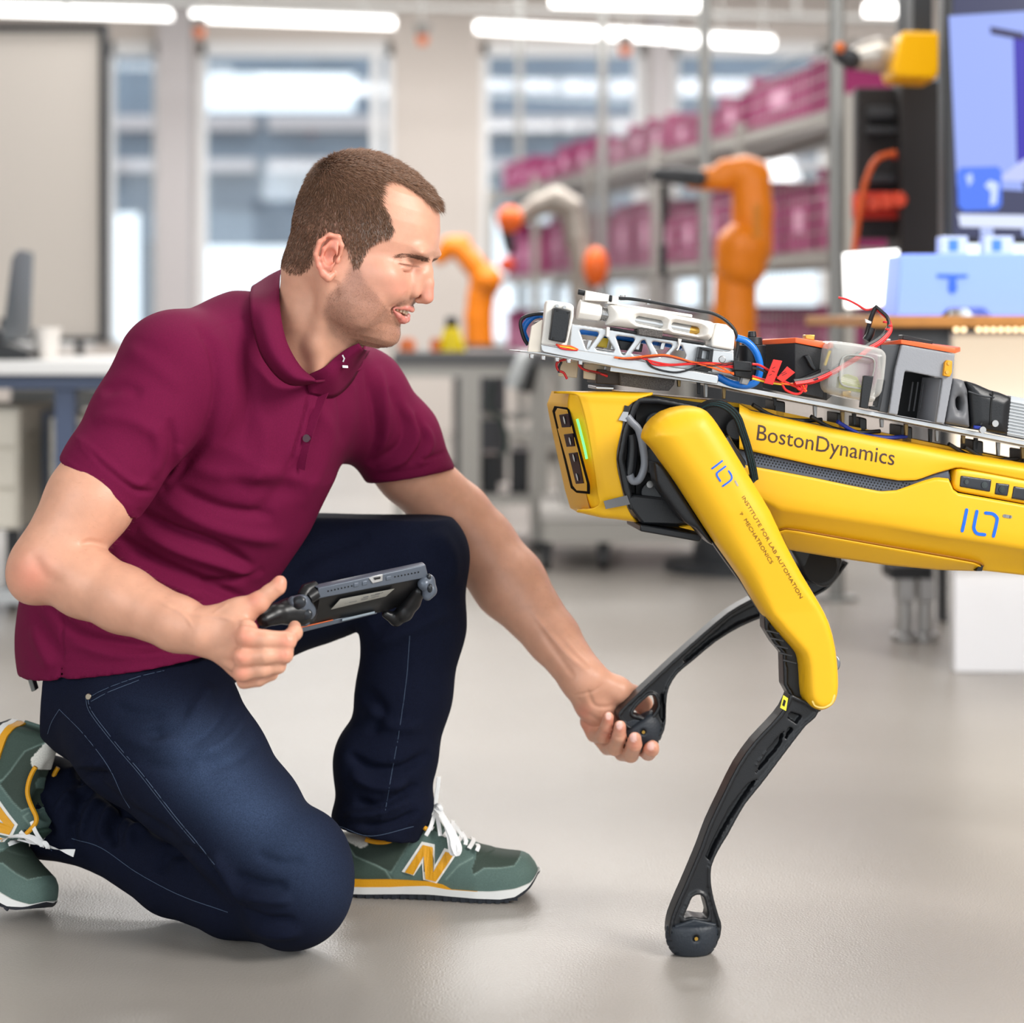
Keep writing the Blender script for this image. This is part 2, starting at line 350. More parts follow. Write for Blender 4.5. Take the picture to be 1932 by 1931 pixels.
# ================================================================ the hall behind
# ---- projection screen
t = thing('projection_screen', 'large beige projection screen with black edge at the left', 'screen', P(0,640,8))
m = MB(); m.bb(*box_px(-260, 58, 188, 636, 8, .03)); m.build('fabric', mat('screen_fabric', srgb(204,197,190), .8), t)
m = MB(); m.bb(*box_px(-270, 44, 200, 58, 7.98, .07)); m.bb(*box_px(188, 58, 200, 646, 7.98, .07)); m.bb(*box_px(-270, 636, 188, 646, 7.98, .07)); m.build('frame', blackm, t)
for x in (-180, 150):
    m = MB(); p = P(x, 640, 8.03); m.bb((p.x-.015, 8.02, 0), (p.x+.015, 8.05, p.z)); m.build('leg', blackm, t)
# ---- workbench at the left
t = thing('workbench', 'pale workbench with blue under-frame behind the man, at the left', 'workbench', (-1.6,5.2,0))
m = MB(); a_, b_ = box_px(-330, 682, 300, 708, 5.3, .8); m.bb(a_, b_); m.build('worktop', mat('bench_top', srgb(214,214,214), .4), t, .004)
m = MB(); a_, b_ = box_px(-330, 708, 296, 734, 5.34, .05); m.bb(a_, b_); m.bb((a_[0], 5.95, a_[2]), (b_[0], 6.0, b_[2])); m.build('under_frame', mat('blue_grey_steel', srgb(66,78,104), .4), t)
for x, lab in ((-300,0),(100,0),(270,0)):
    for Y in (5.36, 5.95):
        m = MB(); p = P(x, 734, 5.34); m.bb((p.x, Y, 0.0), (p.x+.05, Y+.05, p.z)); m.build('leg', mat('blue_grey_steel', None), t)
m = MB(); m.bb(*box_px(-330, 1112, 46, 1140, 5.40, .04)); m.build('foot_rail', alum, t)
m = MB(); m.bb(*box_px(20, 735, 300, 770, 5.9, .03)); m.build('back_rail', steelm, t)
for x0, x1, y0, y1, lab in ((-120, 38, 770, 1000, 'cream drawer cabinet under the bench at the left edge'), (94, 170, 790, 965, 'cream drawer cabinet under the bench, nearer the man')):
    c_ = thing('drawer_cabinet', lab, 'cabinet', P(x0, y1, 5.5)); a_, b_ = box_px(x0, y0, x1, y1, 5.5, .42); m = MB(); m.bb(a_, b_); m.build('carcass', creamm, c_, .003)
    n = 3; hh = (b_[2]-a_[2])/n
    for i in range(n):
        m = MB(); m.bb((a_[0]+.006, 5.488, a_[2]+i*hh+.006), (b_[0]-.006, 5.50, a_[2]+(i+1)*hh-.006)); d_ = m.build('drawer', creamm, c_, .002)
        q = MB(); q.bb(((a_[0]+b_[0])/2-.04, 5.476, a_[2]+(i+.7)*hh), ((a_[0]+b_[0])/2+.04, 5.488, a_[2]+(i+.7)*hh+.012)); q.build('handle', steelm, d_)
    for x in (a_[0]+.03, b_[0]-.03):
        m = MB(); m.cyl((x-.012, 5.55, .025), (x+.012, 5.55, .025), .025, 14); m.bb((x-.016,5.53,.03),(x+.016,5.57,a_[2])); m.build('castor', blackm, c_)
pc = MB(); pc.bb(*box_px(40, 775, 92, 1090, 5.75, .2)); tag(pc.build('computer_case', mat('case_blue', srgb(112,122,142), .45), None, .01), 'blue-grey computer case standing under the bench', 'computer')
Zt = P(0, 682, 5.3).z
def lathe(name, c, prof, m, parent=None, n=24):
    q = MB(); vs = [Vector((c[0]+r*math.cos(2*math.pi*j/n), c[1]+r*math.sin(2*math.pi*j/n), c[2]+z)) for r, z in prof for j in range(n)]
    fs = [(i*n+j, i*n+(j+1)%n, (i+1)*n+(j+1)%n, (i+1)*n+j) for i in range(len(prof)-1) for j in range(n)]+[tuple(range(n-1,-1,-1)), tuple((len(prof)-1)*n+j for j in range(n))]
    q.add(vs, fs); return q.build(name, m, parent, smooth=True)
p = P(88, 682, 5.6); tag(lathe('paper_cup', (p.x, 5.6, Zt), [(.028,0),(.040,.085),(.042,.088),(.038,.088),(.030,.02)], mat('cup', srgb(226,220,214), .6)), 'white cup standing on the left workbench', 'cup')
t = thing('desk_phone', 'black device with handset on the left workbench', 'device', P(30,682,5.5)); a_ = P(-10,0,5.5).x; b_ = P(62,0,5.5).x
m = MB(); m.prism([(a_,5.45,Zt),(b_,5.45,Zt),(b_,5.45,Zt+.025),(a_,5.45,Zt+.055)], (0,.16,0)); m.build('base', blackm, t, .004); m = MB(); m.tube([(a_+.01,5.48,Zt+.07),(a_+.01,5.53,Zt+.078),(a_+.01,5.60,Zt+.07)], .014, 10); m.build('handset', darkm, t)
t = thing('monitor', 'dark flat monitor seen from its edge at the left border', 'monitor', P(20,682,5.6)); m = MB(); p0 = P(30, 640, 5.6); p1 = P(36, 470, 5.6)
m.prism([P(2,650,5.5), P(30,640,5.6), P(36,468,5.6), P(22,486,5.5)], (-.03,.30,0)); m.build('display', mat('monitor_back', srgb(70,80,88), .4), t, .006)
q = P(14,0,5.75).x; m = MB(); m.bb((q-.02,5.74,Zt), (q+.02,5.78,P(0,600,5.6).z)); m.bb((q-.1,5.66,Zt), (q+.1,5.86,Zt+.012)); m.build('stand', blackm, t, .003)
# ---- storage rack with magenta bins
A = Vector((P(1600,0,7.2).x, 7.2, 0)); B = Vector((P(925,0,12.5).x, 12.5, 0)); D = (B-A).normalized(); Nn = Vector((D.y, -D.x, 0)); LR = (B-A).length   # Nn points away from the aisle
rackm = mat('rack_steel', srgb(158,154,148), .5, .3); binm = mat('magenta_plastic', srgb(134,14,84), .45); binl = mat('bin_label', srgb(206,150,178), .6)
t = thing('storage_rack', 'long grey steel storage rack behind the fence, full of magenta bins', 'rack', A)
lev = [1.56, 1.05, .55, .12]; dep = .42
for i, s in enumerate(np.linspace(0, LR, 6)):
    for d_ in (0, dep):
        m = MB(); p = A+D*s+Nn*d_; m.bb((p.x-.022, p.y-.022, 0), (p.x+.022, p.y+.022, 1.60)); m.build('upright', rackm, t)
for z in lev:
    for d_ in (0, dep):
        m = MB(); p = A+Nn*d_; q = B+Nn*d_; m.prism([p+Vector((0,0,z-.05)), q+Vector((0,0,z-.05)), q+Vector((0,0,z)), p+Vector((0,0,z))], Nn*.02); m.build('beam', rackm, t)
    m = MB(); m.prism([A+Vector((0,0,z-.012)), A+Nn*dep+Vector((0,0,z-.012)), B+Nn*dep+Vector((0,0,z-.012)), B+Vector((0,0,z-.012))], (0,0,.01)); m.build('shelf', rackm, t)
def make_bin(L_, Wd, H, lab, grp):
    t = thing('storage_bin', lab, 'bin', (0,0,0), grp); m = MB(); w_ = .006
    m.bb((0,0,0), (L_,Wd,w_)); m.bb((0,0,w_), (L_,w_,H*.86)); m.bb((0,Wd-w_,w_), (L_,Wd,H)); m.bb((0,w_,w_), (w_,Wd-w_,H)); m.bb((L_-w_,w_,w_), (L_,Wd-w_,H))
    m.bb((-.006,-.006,H*.86-.012), (L_+.006,.0,H*.86)); m.bb((-.008,0,H-.014), (0,Wd,H)); m.bb((L_,0,H-.014), (L_+.008,Wd,H)); m.build('tub', binm, t, .0015)
    m = MB(); m.bb((L_*.36,-.003,H*.30), (L_*.64,0,H*.62)); m.build('label_card', binl, t); return t
names = ['magenta bin on the top shelf of the rack', 'magenta bin on the middle shelf of the rack', 'magenta bin on the lower shelf of the rack']
rot = math.atan2(D.y, D.x)
for k, z in enumerate(lev[:3]):
    src = [make_bin(.27, .38, hh_, names[k], 'magenta bins on shelf level %s of the rack' % ('top','middle','lower')[k]) for hh_ in ((.14, .18), (.26, .31), (.26, .30))[k]]; used = [0, 0]; s = (1.12, .06, .06)[k]; i = 0
    while s < LR-.3:
        v = 1 if (i % 4 in (0,3)) else 0; pos = A+D*s+Nn*.02+Vector((0,0,z))
        if not used[v]: o = src[v]; used[v] = 1
        else:
            o = src[v].copy(); S.collection.objects.link(o)
            for ch in src[v].children: c_ = ch.copy(); S.collection.objects.link(c_); c_.parent = o
        # local x runs along the rack, local y away from the aisle
        o.matrix_world = Matrix(((D.x, Nn.x, 0, pos.x), (D.y, Nn.y, 0, pos.y), (0,0,1,pos.z), (0,0,0,1)))
        o['label'] = 'magenta bin on the %s shelf of the rack, %s from its near end' % (('top','middle','lower')[k], ('first','second','third','fourth','fifth','sixth','seventh','eighth','ninth','tenth','eleventh','twelfth','thirteenth','fourteenth','fifteenth','sixteenth','seventeenth','eighteenth')[i])
        s += .31+(.05 if i % 5 == 2 else 0); i += 1
o = make_bin(.62, .39, .215, 'largest magenta bin at the near end of the rack top', ''); pos = A+D*.40+Nn*.02+Vector((0,0,lev[0]))
o.matrix_world = Matrix(((D.x, Nn.x, 0, pos.x), (D.y, Nn.y, 0, pos.y), (0,0,1,pos.z), (0,0,0,1)))
# ---- safety fence: posts and wire panels
t = thing('safety_fence', 'tall wire mesh safety fence on round grey posts in front of the rack', 'fence', (0.9,5.8,0))
PX = lambda px: 1.658/((px-966)/FPX+.129); posts = [(P(px,0,PX(px)).x, PX(px)) for px in (1578, 1330, 1137, 980)]
for x, y in posts:
    m = MB(); m.cyl((x,y,0), (x,y,3.0), .023, 12); m.cyl((x,y,0), (x,y,.01), .06, 12); m.build('post', steelm, t)
for (x0,y0), (x1,y1) in zip(posts[:-1], posts[1:]):
    m = MB(); n = int(math.hypot(x1-x0,y1-y0)/.05)
    for z in np.arange(.25, 1.62, .05): m.tube([(x0,y0,z),(x1,y1,z)], .0016, 3, False)
    for i in range(1, n): m.tube([(x0+(x1-x0)*i/n, y0+(y1-y0)*i/n, .25), (x0+(x1-x0)*i/n, y0+(y1-y0)*i/n, 1.60)], .0016, 3, False)
    m.tube([(x0,y0,.24),(x1,y1,.24)], .012, 8)
    o = m.build('wire_panel', steelm, t); o['kind'] = 'stuff'
# ---- robot arms
orange = mat('robot_orange', srgb(222,122,4), .4); kgrey = mat('robot_grey', srgb(150,142,134), .4, .3); korange = mat('cap_orange', srgb(226,98,26), .4)
def armpart(name, pts, Y, m, t, sc=1, res=None):
    ch = [J(x, y, Y+dy, r) for x, y, dy, r in pts]; lo, hi = bounds(ch, .02); f = Field(lo, hi, max(.006, res or .008)); f.chain(ch, .012); V, Q = f.mesh(1); return link(name, npmesh(name, V, Q), m, t)
def bounds(pts, m=.03):
    a = np.array([p for p, r in pts]); r = max(r for p, r in pts); return a.min(0)-r-m, a.max(0)+r+m
def sph(name, px, py, Y, rx, ry, m, t):
    bm = bmesh.new(); bmesh.ops.create_uvsphere(bm, u_segments=20, v_segments=12, radius=1); c0 = P(px,py,Y)
    for v in bm.verts: v.co = Vector((v.co.x*PR(rx,Y), v.co.y*PR(rx,Y), v.co.z*PR(ry,Y)))+c0
    me = bpy.data.meshes.new(name); bm.to_mesh(me); bm.free(); return link(name, me, m, t)
def pedestal(px, Y, w_, ytop, t, col=None):
    m = MB(); p = P(px, ytop, Y); m.cyl((p.x, Y, 0), (p.x, Y, .03), w_*1.7, 16); m.cyl((p.x, Y, .03), (p.x, Y, p.z), w_, 16); m.build('pedestal', col or darkm, t)
t = thing('industrial_robot', 'large orange robot arm bent left in front of the rack', 'robot', (P(1385,0,6.4).x,6.4,0))
armpart('base', [(1385,655,0,46),(1385,600,0,40),(1388,520,0,40)], 6.4, orange, t)
armpart('shoulder', [(1398,500,-.02,48),(1402,470,-.02,52)], 6.4, orange, t)
armpart('upper_arm', [(1418,470,.0,40),(1420,400,.0,38),(1416,345,.0,38)], 6.4, orange, t)
armpart('elbow', [(1370,325,0,26),(1405,330,0,36),(1425,330,0,30)], 6.4, orange, t)
armpart('forearm', [(1370,335,0,27),(1330,338,0,20),(1305,345,0,14)], 6.4, orange, t)
armpart('wrist', [(1318,336,-.03,18),(1280,332,0,16),(1242,330,0,15)], 6.4, darkm, t)
m = MB(); m.cyl(P(1252,350,6.4), P(1254,420,6.4), .012, 10); m.bb(*box_px(1244,462,1258,520,6.38,.03)); m.cyl(P(1253,420,6.4), P(1251,462,6.4), .006, 8); m.build('gripper', blackm, t)
m = MB(); m.bb(*box_px(1422,385,1436,450,6.17,.01)); m.build('side_plate', mat('side_plate', srgb(196,118,14), .4), t); pedestal(1385, 6.4, .13, 650, t)
t = thing('industrial_robot', 'smaller orange robot arm behind the man\'s face', 'robot', (P(905,0,9).x,9,0))
armpart('base', [(905,655,0,28),(903,600,0,26),(908,555,0,27)], 9, orange, t, res=.012); armpart('shoulder', [(915,535,0,31),(920,528,-.03,28)], 9, orange, t, res=.012)
armpart('upper_arm', [(918,530,.0,24),(890,495,0,21),(866,468,0,21)], 9, orange, t, res=.01); armpart('forearm', [(872,462,0,18),(850,466,0,20),(830,488,0,13)], 9, orange, t, res=.01); pedestal(905, 9, .12, 650, t)
t = thing('industrial_robot', 'grey jointed robot arm with orange end caps', 'robot', (P(1112,0,8).x,8,0))
armpart('base', [(1112,660,0,30),(1110,600,0,27),(1100,555,0,26)], 8, kgrey, t); armpart('lower_link', [(1100,560,0,25),(1102,500,0,24),(1088,450,0,22),(1080,400,0,22)], 8, kgrey, t)
armpart('upper_link', [(1078,392,0,24),(1050,378,0,26),(1015,388,0,20),(985,408,0,17)], 8, kgrey, t); sph('joint_cap', 1124, 504, 7.92, 24, 38, korange, t); sph('joint_cap', 962, 414, 7.95, 25, 26, korange, t)
armpart('wrist', [(955,430,0,14),(962,470,0,11)], 8, darkm, t); sph('gripper_cap', 957, 500, 7.97, 16, 14, mat('signal_red', srgb(222,70,30), .4), t); pedestal(1112, 8, .12, 655, t)
t = thing('industrial_robot', 'yellow block-shaped robot arm end beside the tall display', 'robot', P(1730,110,5))
m = MB(); m.prism([P(1702,58,4.9), P(1774,60,4.9), P(1776,122,4.9), P(1768,150,4.9), P(1690,146,4.9), P(1684,128,4.9)], (0,.16,0)); m.build('wrist_housing', mat('robot_yellow', srgb(252,186,6), .35), t, .008, 3)
armpart('forearm', [(1690,108,.1,30),(1655,104,.1,32),(1625,108,.1,26)], 4.9, mat('robot_silver', srgb(190,184,176), .35, .6), t); armpart('flange', [(1606,112,.08,20),(1590,104,.08,18)], 4.9, darkm, t)
sph('knob', 1585, 90, 4.93, 11, 11, om, t)
m = MB(); m.bb((P(1722,0,5).x, 5.0, P(0,62,5).z), (P(1760,0,5).x, 5.1, 3.3)); m.build('ceiling_mount', darkm, t)
# ---- black tool panel
t = thing('tool_panel', 'black perforated panel with a red strip of sockets', 'panel', P(1690,480,5.3))
m = MB(); m.bb(*box_px(1616,165,1700,450,5.35,.06)); m.bb(*box_px(1700,152,1790,478,5.25,.2)); m.build('board', mat('panel_black', srgb(34,31,32), .5), t, .004)
for i in range(4):
    m = MB(); m.cyl(P(1624+i*24,386-i*3,5.24), P(1624+i*24,386-i*3,5.34), PR(15,5.3), 14); m.build('socket', mat('signal_red', None), t, .003)
m = MB(); m.bb(*box_px(1612,362,1722,412,5.30,.05)); m.build('socket_strip', mat('red_plastic', srgb(196,44,26), .45), t, .005)
for i, (x0,y0,x1,y1) in enumerate(((1640,200,1690,222),(1636,240,1696,252),(1690,285,1722,300),(1638,330,1690,345))):
    m = MB(); m.bb(*box_px(x0,y0,x1,y1,5.31,.05)); m.build('module', [darkm, darkm, mat('red_plastic', None), darkm][i], t, .003)
m = MB(); pl_ = [P(x,y,5.22) for x,y in spline([(1690,288),(1655,300),(1634,340),(1622,400),(1612,470),(1606,560)],4)]; m.tube(pl_, .008, 8); tag(m.build('orange_cable', mat('cable_orange', srgb(216,92,34), .5)), 'orange cable hanging down the black tool panel', 'cable')
m = MB(); m.bb((P(1700,0,5.3).x,5.3,0), (P(1712,0,5.3).x,5.36,P(0,470,5.3).z)); m.bb((P(1776,0,5.3).x,5.3,0), (P(1788,0,5.3).x,5.36,P(0,470,5.3).z)); m.bb((P(1700,0,5.3).x,5.3,P(0,160,5.3).z), (P(1745,0,5.3).x,5.36,3.3)); m.build('upright', darkm, t)
# ---- tall display
t = thing('wall_display', 'tall display with a blue picture at the right edge', 'display', P(1860,450,4.4))
YD = 4.4; m = MB(); m.bb(*box_px(1782,-260,2300,458,YD,.07)); m.build('housing', blackm, t, .006)
def scr(name, poly, col, e=1.0, off=.002, parent=None):
    m = MB(); m.prism([P(x,y,YD-off) for x,y in poly], (0,.0015,0)); return m.build(name, mat(name+'_glow', (0,0,0,1), .2, emit=col, estr=e), parent or t)
sc = scr('screen', [(1798,-240),(2280,-240),(2280,448),(1798,448)], srgb(52,54,92), .8)
scr('picture', [(1790,30),(2280,0),(2280,100),(1880,60),(1912,70),(1918,300),(1932,360),(1806,352)], srgb(140,158,226), 1.0, .004, sc)
scr('picture_dark', [(1912,66),(2200,60),(2200,300),(1920,310)], srgb(38,18,160), 1.0, .006, sc); scr('picture_bar', [(1868,50),(1932,62),(1932,76),(1870,64)], srgb(30,22,70), 1.0, .008, sc)
scr('picture_shape', [(1932,300),(1995,290),(1995,345),(1880,340)], srgb(176,184,240), 1.0, .0075, sc)
scr('icon', [(1812,316),(1882,314),(1890,322),(1890,386),(1882,396),(1818,398),(1808,388),(1806,326)], srgb(66,110,226), 1.0, .010, sc)
scr('icon_figure', [(1858,350),(1868,340),(1884,346),(1880,384),(1868,388),(1870,362)], srgb(190,206,250), 1.0, .012, sc); scr('icon_person', [(1822,332),(1834,326),(1836,342),(1828,352)], srgb(170,190,246), 1.0, .012, sc)
scr('task_bar', [(1808,404),(2280,412),(2280,440),(1812,428)], srgb(206,214,240), 1.0, .010, sc)
for x in (1850, 1930, 2010): scr('task_button', [(x,430),(x+24,431),(x+24,446),(x,445)], srgb(170,184,232), 1.0, .012, sc)
m = MB(); zd = P(0,596,4.12).z; m.bb((P(2000,0,4.45).x,4.45,zd), (P(2060,0,4.45).x,4.5,P(0,440,4.4).z)); m.bb((P(1940,0,4.45).x,4.36,zd), (P(2120,0,4.45).x,4.62,zd+.012)); m.build('stand', darkm, t)
# ---- desk at the right
t = thing('desk', 'wooden-topped desk with white front panel at the right', 'desk', (1.2,4.1,0)); YK = 4.12
m = MB(); a_ = P(1640,596,YK); b_ = P(2350,618,YK); m.bb((a_.x,YK,b_.z), (b_.x,YK+.9,a_.z)); m.build('desk_top', mat('oak', srgb(176,118,52), .45, noise=.15, nscale=20), t, .004)
m = MB(); c0 = P(1800,0,YK+.42); z1 = b_.z; m.bb((P(1800,0,4.54).x, 4.54, 0.0), (P(2350,0,4.54).x, 4.57, z1)); m.build('front_panel', mat('panel_white', srgb(222,222,226), .45), t, .003)
m = MB(); m.bb((P(1642,0,YK).x,YK+.04,z1-.05), (P(1800,0,YK).x,YK+.08,z1)); m.build('apron', darkm, t)
for x in (1690, 1728):
    m = MB(); p = P(x,0,5.0); m.bb((p.x,4.96,.10), (p.x+PR(30,5),5.02,z1)); m.cyl((p.x+.02,4.99,.10),(p.x+.02,4.99,.02),.02,12); m.cyl((p.x+.02,4.99,.02),(p.x+.02,4.99,0),.034,12); m.build('leg', alum, t, .003)
m = MB(); m.bb((P(1672,0,4.99).x,4.93,.16), (P(1750,0,4.99).x,5.05,.19)); m.build('foot_bracket', blackm, t)
# the row of little lamps under the desk edge
lm = mat('warm_led', (1,1,1,1), .5, emit=srgb(255,214,140), estr=1.6)
t2 = thing('led_strip', 'strip of small warm lamps under the desk edge', 'lamp', P(1800,622,4.13)); m = MB(); m.bb(*box_px(1795,616,2340,628,4.135,.012)); m.build('rail', darkm, t2)
for i in range(26):
    if i in (2,): continue
    bm = bmesh.new(); bmesh.ops.create_uvsphere(bm, u_segments=10, v_segments=6, radius=.0055); me = bpy.data.meshes.new('lamp_bead'); bm.to_mesh(me); bm.free(); o = link('lamp_bead', me, lm, t2); o.location = P(1804+i*14,622,4.13)
lp = MB(); lp.bb(*box_px(1802,634,2300,1068,4.50,.035)); tag(lp.build('light_board', mat('glow_panel', srgb(236,226,208), .6, emit=srgb(255,240,214), estr=.45), None, .003), 'softly lit cream board leaning on the desk front', 'board')  # brightness of the board comes from weak emission put into its material
# blue box, small packs, square lamp
t = thing('display_box', 'pale blue backlit box with a blue arrow mark on the desk', 'box', P(1800,596,4.2)); m = MB(); m.prism([P(1700,480,4.2),P(2200,476,4.2),P(2200,598,4.2),P(1870,598,4.2),P(1856,582,4.2),P(1790,582,4.2),P(1776,597,4.2),P(1690,597,4.2)], (0,.16,0)); m.build('body', mat('blue_glow', srgb(120,146,232), .4, emit=srgb(112,140,236), estr=.62), t, .004)
m = MB(); m.prism([P(1768,517,4.197),P(1826,518,4.197),P(1826,524,4.197),P(1804,526,4.197),P(1806,548,4.197),P(1797,556,4.197),P(1789,548,4.197),P(1791,526,4.197),P(1768,524,4.197)], (0,.003,0)); m.build('arrow_mark', mat('blue_mark', srgb(38,88,214), .4, emit=srgb(38,88,214), estr=.35), t)
for x0, x1, lab in ((1776,1826,'small pale blue pack on the box, left one'), (1858,1912,'small white and blue pack on the box, right one')):
    tt = thing('small_pack', lab, 'pack', P(x0,480,4.25)); m = MB(); m.bb(*box_px(x0,446,x1,479,4.24,.05)); m.build('carton', mat('pack_white', srgb(196,210,244), .5), tt, .002); m = MB(); m.bb(*box_px(x0+14,452,x0+32,474,4.238,.003)); m.build('print', mat('pack_blue', srgb(66,126,226), .5), tt)
bx = MB(); bx.bb(*box_px(1690,600,1700,640,9,.02)) if False else None
t = thing('light_box', 'bright white square light box beside the fence post', 'lamp', P(1640,596,4.6)); m = MB(); m.prism([P(1594,478,4.6),P(1696,470,4.6),P(1698,574,4.6),P(1598,582,4.6)], (0,.03,0)); m.build('diffuser', mat('lightbox', (1,1,1,1), .5, emit=(1,1,.96,1), estr=2.0), t, .003)
m = MB(); m.bb((P(1640,0,4.6).x,4.61,a_.z), (P(1650,0,4.6).x,4.63,P(0,580,4.6).z)); m.bb((P(1620,0,4.6).x,4.56,a_.z), (P(1668,0,4.6).x,4.70,a_.z+.01)); m.build('stand', darkm, t)
# ---- aluminium machine bench in the middle
YM = 6.9; t = thing('machine_bench', 'grey aluminium profile bench with shelves behind the man\'s sleeve', 'bench', (P(900,0,YM).x,YM,0))
m = MB(); m.bb(*box_px(740,664,1064,690,YM,.6)); m.build('bench_top', mat('bench_dark', srgb(92,92,94), .4), t, .004)
m = MB(); m.bb(*box_px(740,690,1064,712,YM+.02,.04)); m.build('front_rail', mat('profile', srgb(168,164,158), .4, .5), t)
for x0, x1 in ((868,906),(1000,1034),(744,760)):
    for d_ in (0,.5):
        m = MB(); a0, b0 = box_px(x0,712,x1,1000,YM+.02+d_,.06); m.bb((a0[0],a0[1],0.03), (b0[0],b0[1],b0[2])); m.build('leg', mat('profile', None), t)
        q = MB(); q.cyl(((a0[0]+b0[0])/2,a0[1]+.03,0), ((a0[0]+b0[0])/2,a0[1]+.03,.03), .03, 12); q.build('foot', blackm, t)
m = MB(); m.bb(*box_px(760,934,1034,952,YM+.03,.5)); m.build('lower_shelf', mat('profile', None), t); m = MB(); m.bb(*box_px(906,780,1000,792,YM+.3,.03)); m.build('cross_rail', mat('profile', None), t)
for x0, x1, y0, lab in ((908,940,858,'black power box on the lower shelf, left'), (962,998,852,'black power box on the lower shelf, right'), (780,850,880,'dark equipment box low behind the sleeve')):
    m = MB(); m.bb(*box_px(x0,y0,x1,934,YM+.10,.2)); tag(m.build('equipment_box', blackm, None, .006), lab, 'box')
m = MB(); pts = [P(x,y,YM+.25) for x,y in spline([(930,720),(925,770),(950,800),(955,850),(925,860)],5)]; m.tube(pts, .008, 8); tag(m.build('hanging_hose', mat('hose_green', srgb(70,92,84), .5)), 'dark green hose hanging inside the bench', 'hose')
t = thing('warning_lamp', 'yellow beacon with black cap on the bench', 'lamp', P(852,664,YM)); p = P(852,664,YM-.0+.1); lathe('beacon', (p.x, YM+.1, P(0,664,YM).z), [(.048,0),(.048,.012),(.036,.05),(.024,.085)], mat('beacon_yellow', srgb(232,206,8), .4), t)
lathe('cap', (p.x, YM+.1, P(0,664,YM).z+.085), [(.022,0),(.022,.03),(.016,.036)], blackm, t)
for x, y, r, lab in ((766,652,16,'orange plug standing on the bench, leftmost'), (820,652,10,'orange-red button on the bench')):
    p = P(x,664,YM); tag(lathe('button_box', (p.x, YM+.08, P(0,664,YM).z), [(r*.0018,0),(r*.0018,.03),(r*.0012,.045)], om), lab, 'switch')
t = thing('tablet_stand', 'slanted tablet on a stand at the end of the bench', 'tablet', P(985,700,YM-.2)); m = MB(); m.prism([P(978,664,YM),P(1002,664,YM),P(974,736,YM-.1),P(950,728,YM-.1)], (.02,.03,.004)); m.build('tablet', mat('tablet_grey', srgb(178,182,184), .3, .4), t, .004); m = MB(); m.prism([P(1000,668,YM+.02),P(1016,672,YM+.02),P(1000,742,YM-.05),P(976,738,YM-.05)], (.01,.03,0)); m.build('holder', blackm, t, .004)
m = MB(); p = P(985,690,YM-.03); m.bb((p.x-.01,YM-.04,p.z-.02), (p.x+.01,YM+.02,p.z)); m.build('bracket', darkm, t)
# ---- low trolley on castors
YT = 6.35; t = thing('trolley', 'low grey trolley on castors under the robot\'s nose', 'trolley', (P(1180,0,YT).x,YT,0))
m = MB(); m.bb(*box_px(1022,962,1338,984,YT,.7)); m.build('deck', mat('trolley_grey', srgb(190,186,182), .5), t, .004); m = MB(); m.bb(*box_px(1026,984,1334,1024,YT+.01,.05)); m.build('apron', mat('profile', None), t)
for x in (1030, 1138, 1326):
    m = MB(); p = P(x,0,YT+.05); m.cyl((p.x-.014,YT+.05,.032),(p.x+.014,YT+.05,.032),.032,16); m.bb((p.x-.02,YT+.03,.04),(p.x+.02,YT+.07,P(0,1024,YT).z)); m.build('castor', blackm, t)
t = thing('shelf_cabinet', 'grey framed cabinet standing on the trolley', 'cabinet', P(1250,962,YT)); zt = P(0,962,YT).z
for x in (1060, 1290):
    for d_ in (.1,.5):
        m = MB(); p = P(x,0,YT); m.bb((p.x,YT+d_,zt),(p.x+.05,YT+d_+.05,.78)); m.build('upright', mat('profile', None), t)
m = MB(); m.bb((P(1060,0,YT).x,YT+.08,.78),(P(1325,0,YT).x,YT+.6,.80)); m.build('top', mat('profile', None), t); m = MB(); m.bb((P(1100,0,YT).x,YT+.15,zt),(P(1270,0,YT).x,YT+.55,.45)); m.build('machine', mat('machine_dark', srgb(70,70,72), .5), t, .01)
# ================================================================ the kneeling man
person = thing('person', 'man in a burgundy polo shirt and dark jeans kneeling on one knee, holding robot foot', 'person')
skin = mat('skin', srgb(214,160,136), .40, sss=.16, attr=True, noise=.05, nscale=60, bump=.25, bscale=900, bdist=.0006)
# ---- head, in its own frame: x forward, y away from the camera, z up; origin between the ears
HR = Matrix.Rotation(math.radians(-15), 3, 'Z') @ Matrix.Rotation(math.radians(17), 3, 'Y')
HO = P(631, 486, 2.60)-HR @ Vector((0, -.074, 0)); HRn = np.array(HR); HOn = np.array(HO)
toH = lambda p: HRn.T @ (np.array(p)-HOn)
h = Field((-.12, -.10, -.21), (.145, .10, .16), .0012)
tab = np.array([  # z, front, back, half width
 [-.21,.05,-.02,.02],[-.102,.068,.050,.010],[-.096,.080,.036,.028],[-.088,.0865,.024,.040],[-.076,.0880,.010,.049],[-.066,.0865,-.004,.055],[-.050,.0900,-.026,.063],
 [-.034,.0950,-.050,.0675],[-.018,.0965,-.070,.0700],[0,.0975,-.082,.0730],[.018,.0985,-.088,.0755],[.030,.1030,-.0905,.0770],[.042,.1060,-.0905,.0775],[.056,.1045,-.090,.0765],[.070,.1015,-.088,.0755],
 [.088,.0955,-.084,.0720],[.104,.0850,-.077,.0665],[.118,.068,-.066,.0570],[.129,.045,-.050,.0430],[.136,.020,-.032,.0260],[.1395,-.004,-.012,.006]])
def HP(px, py, y):                           # the point of the head frame seen at a pixel, at a given sideways position
    o = toH(CAMP); d = HRn.T @ np.array(P(px, py, 1)-CAMP); return o+d*((y-o[1])/d[1])
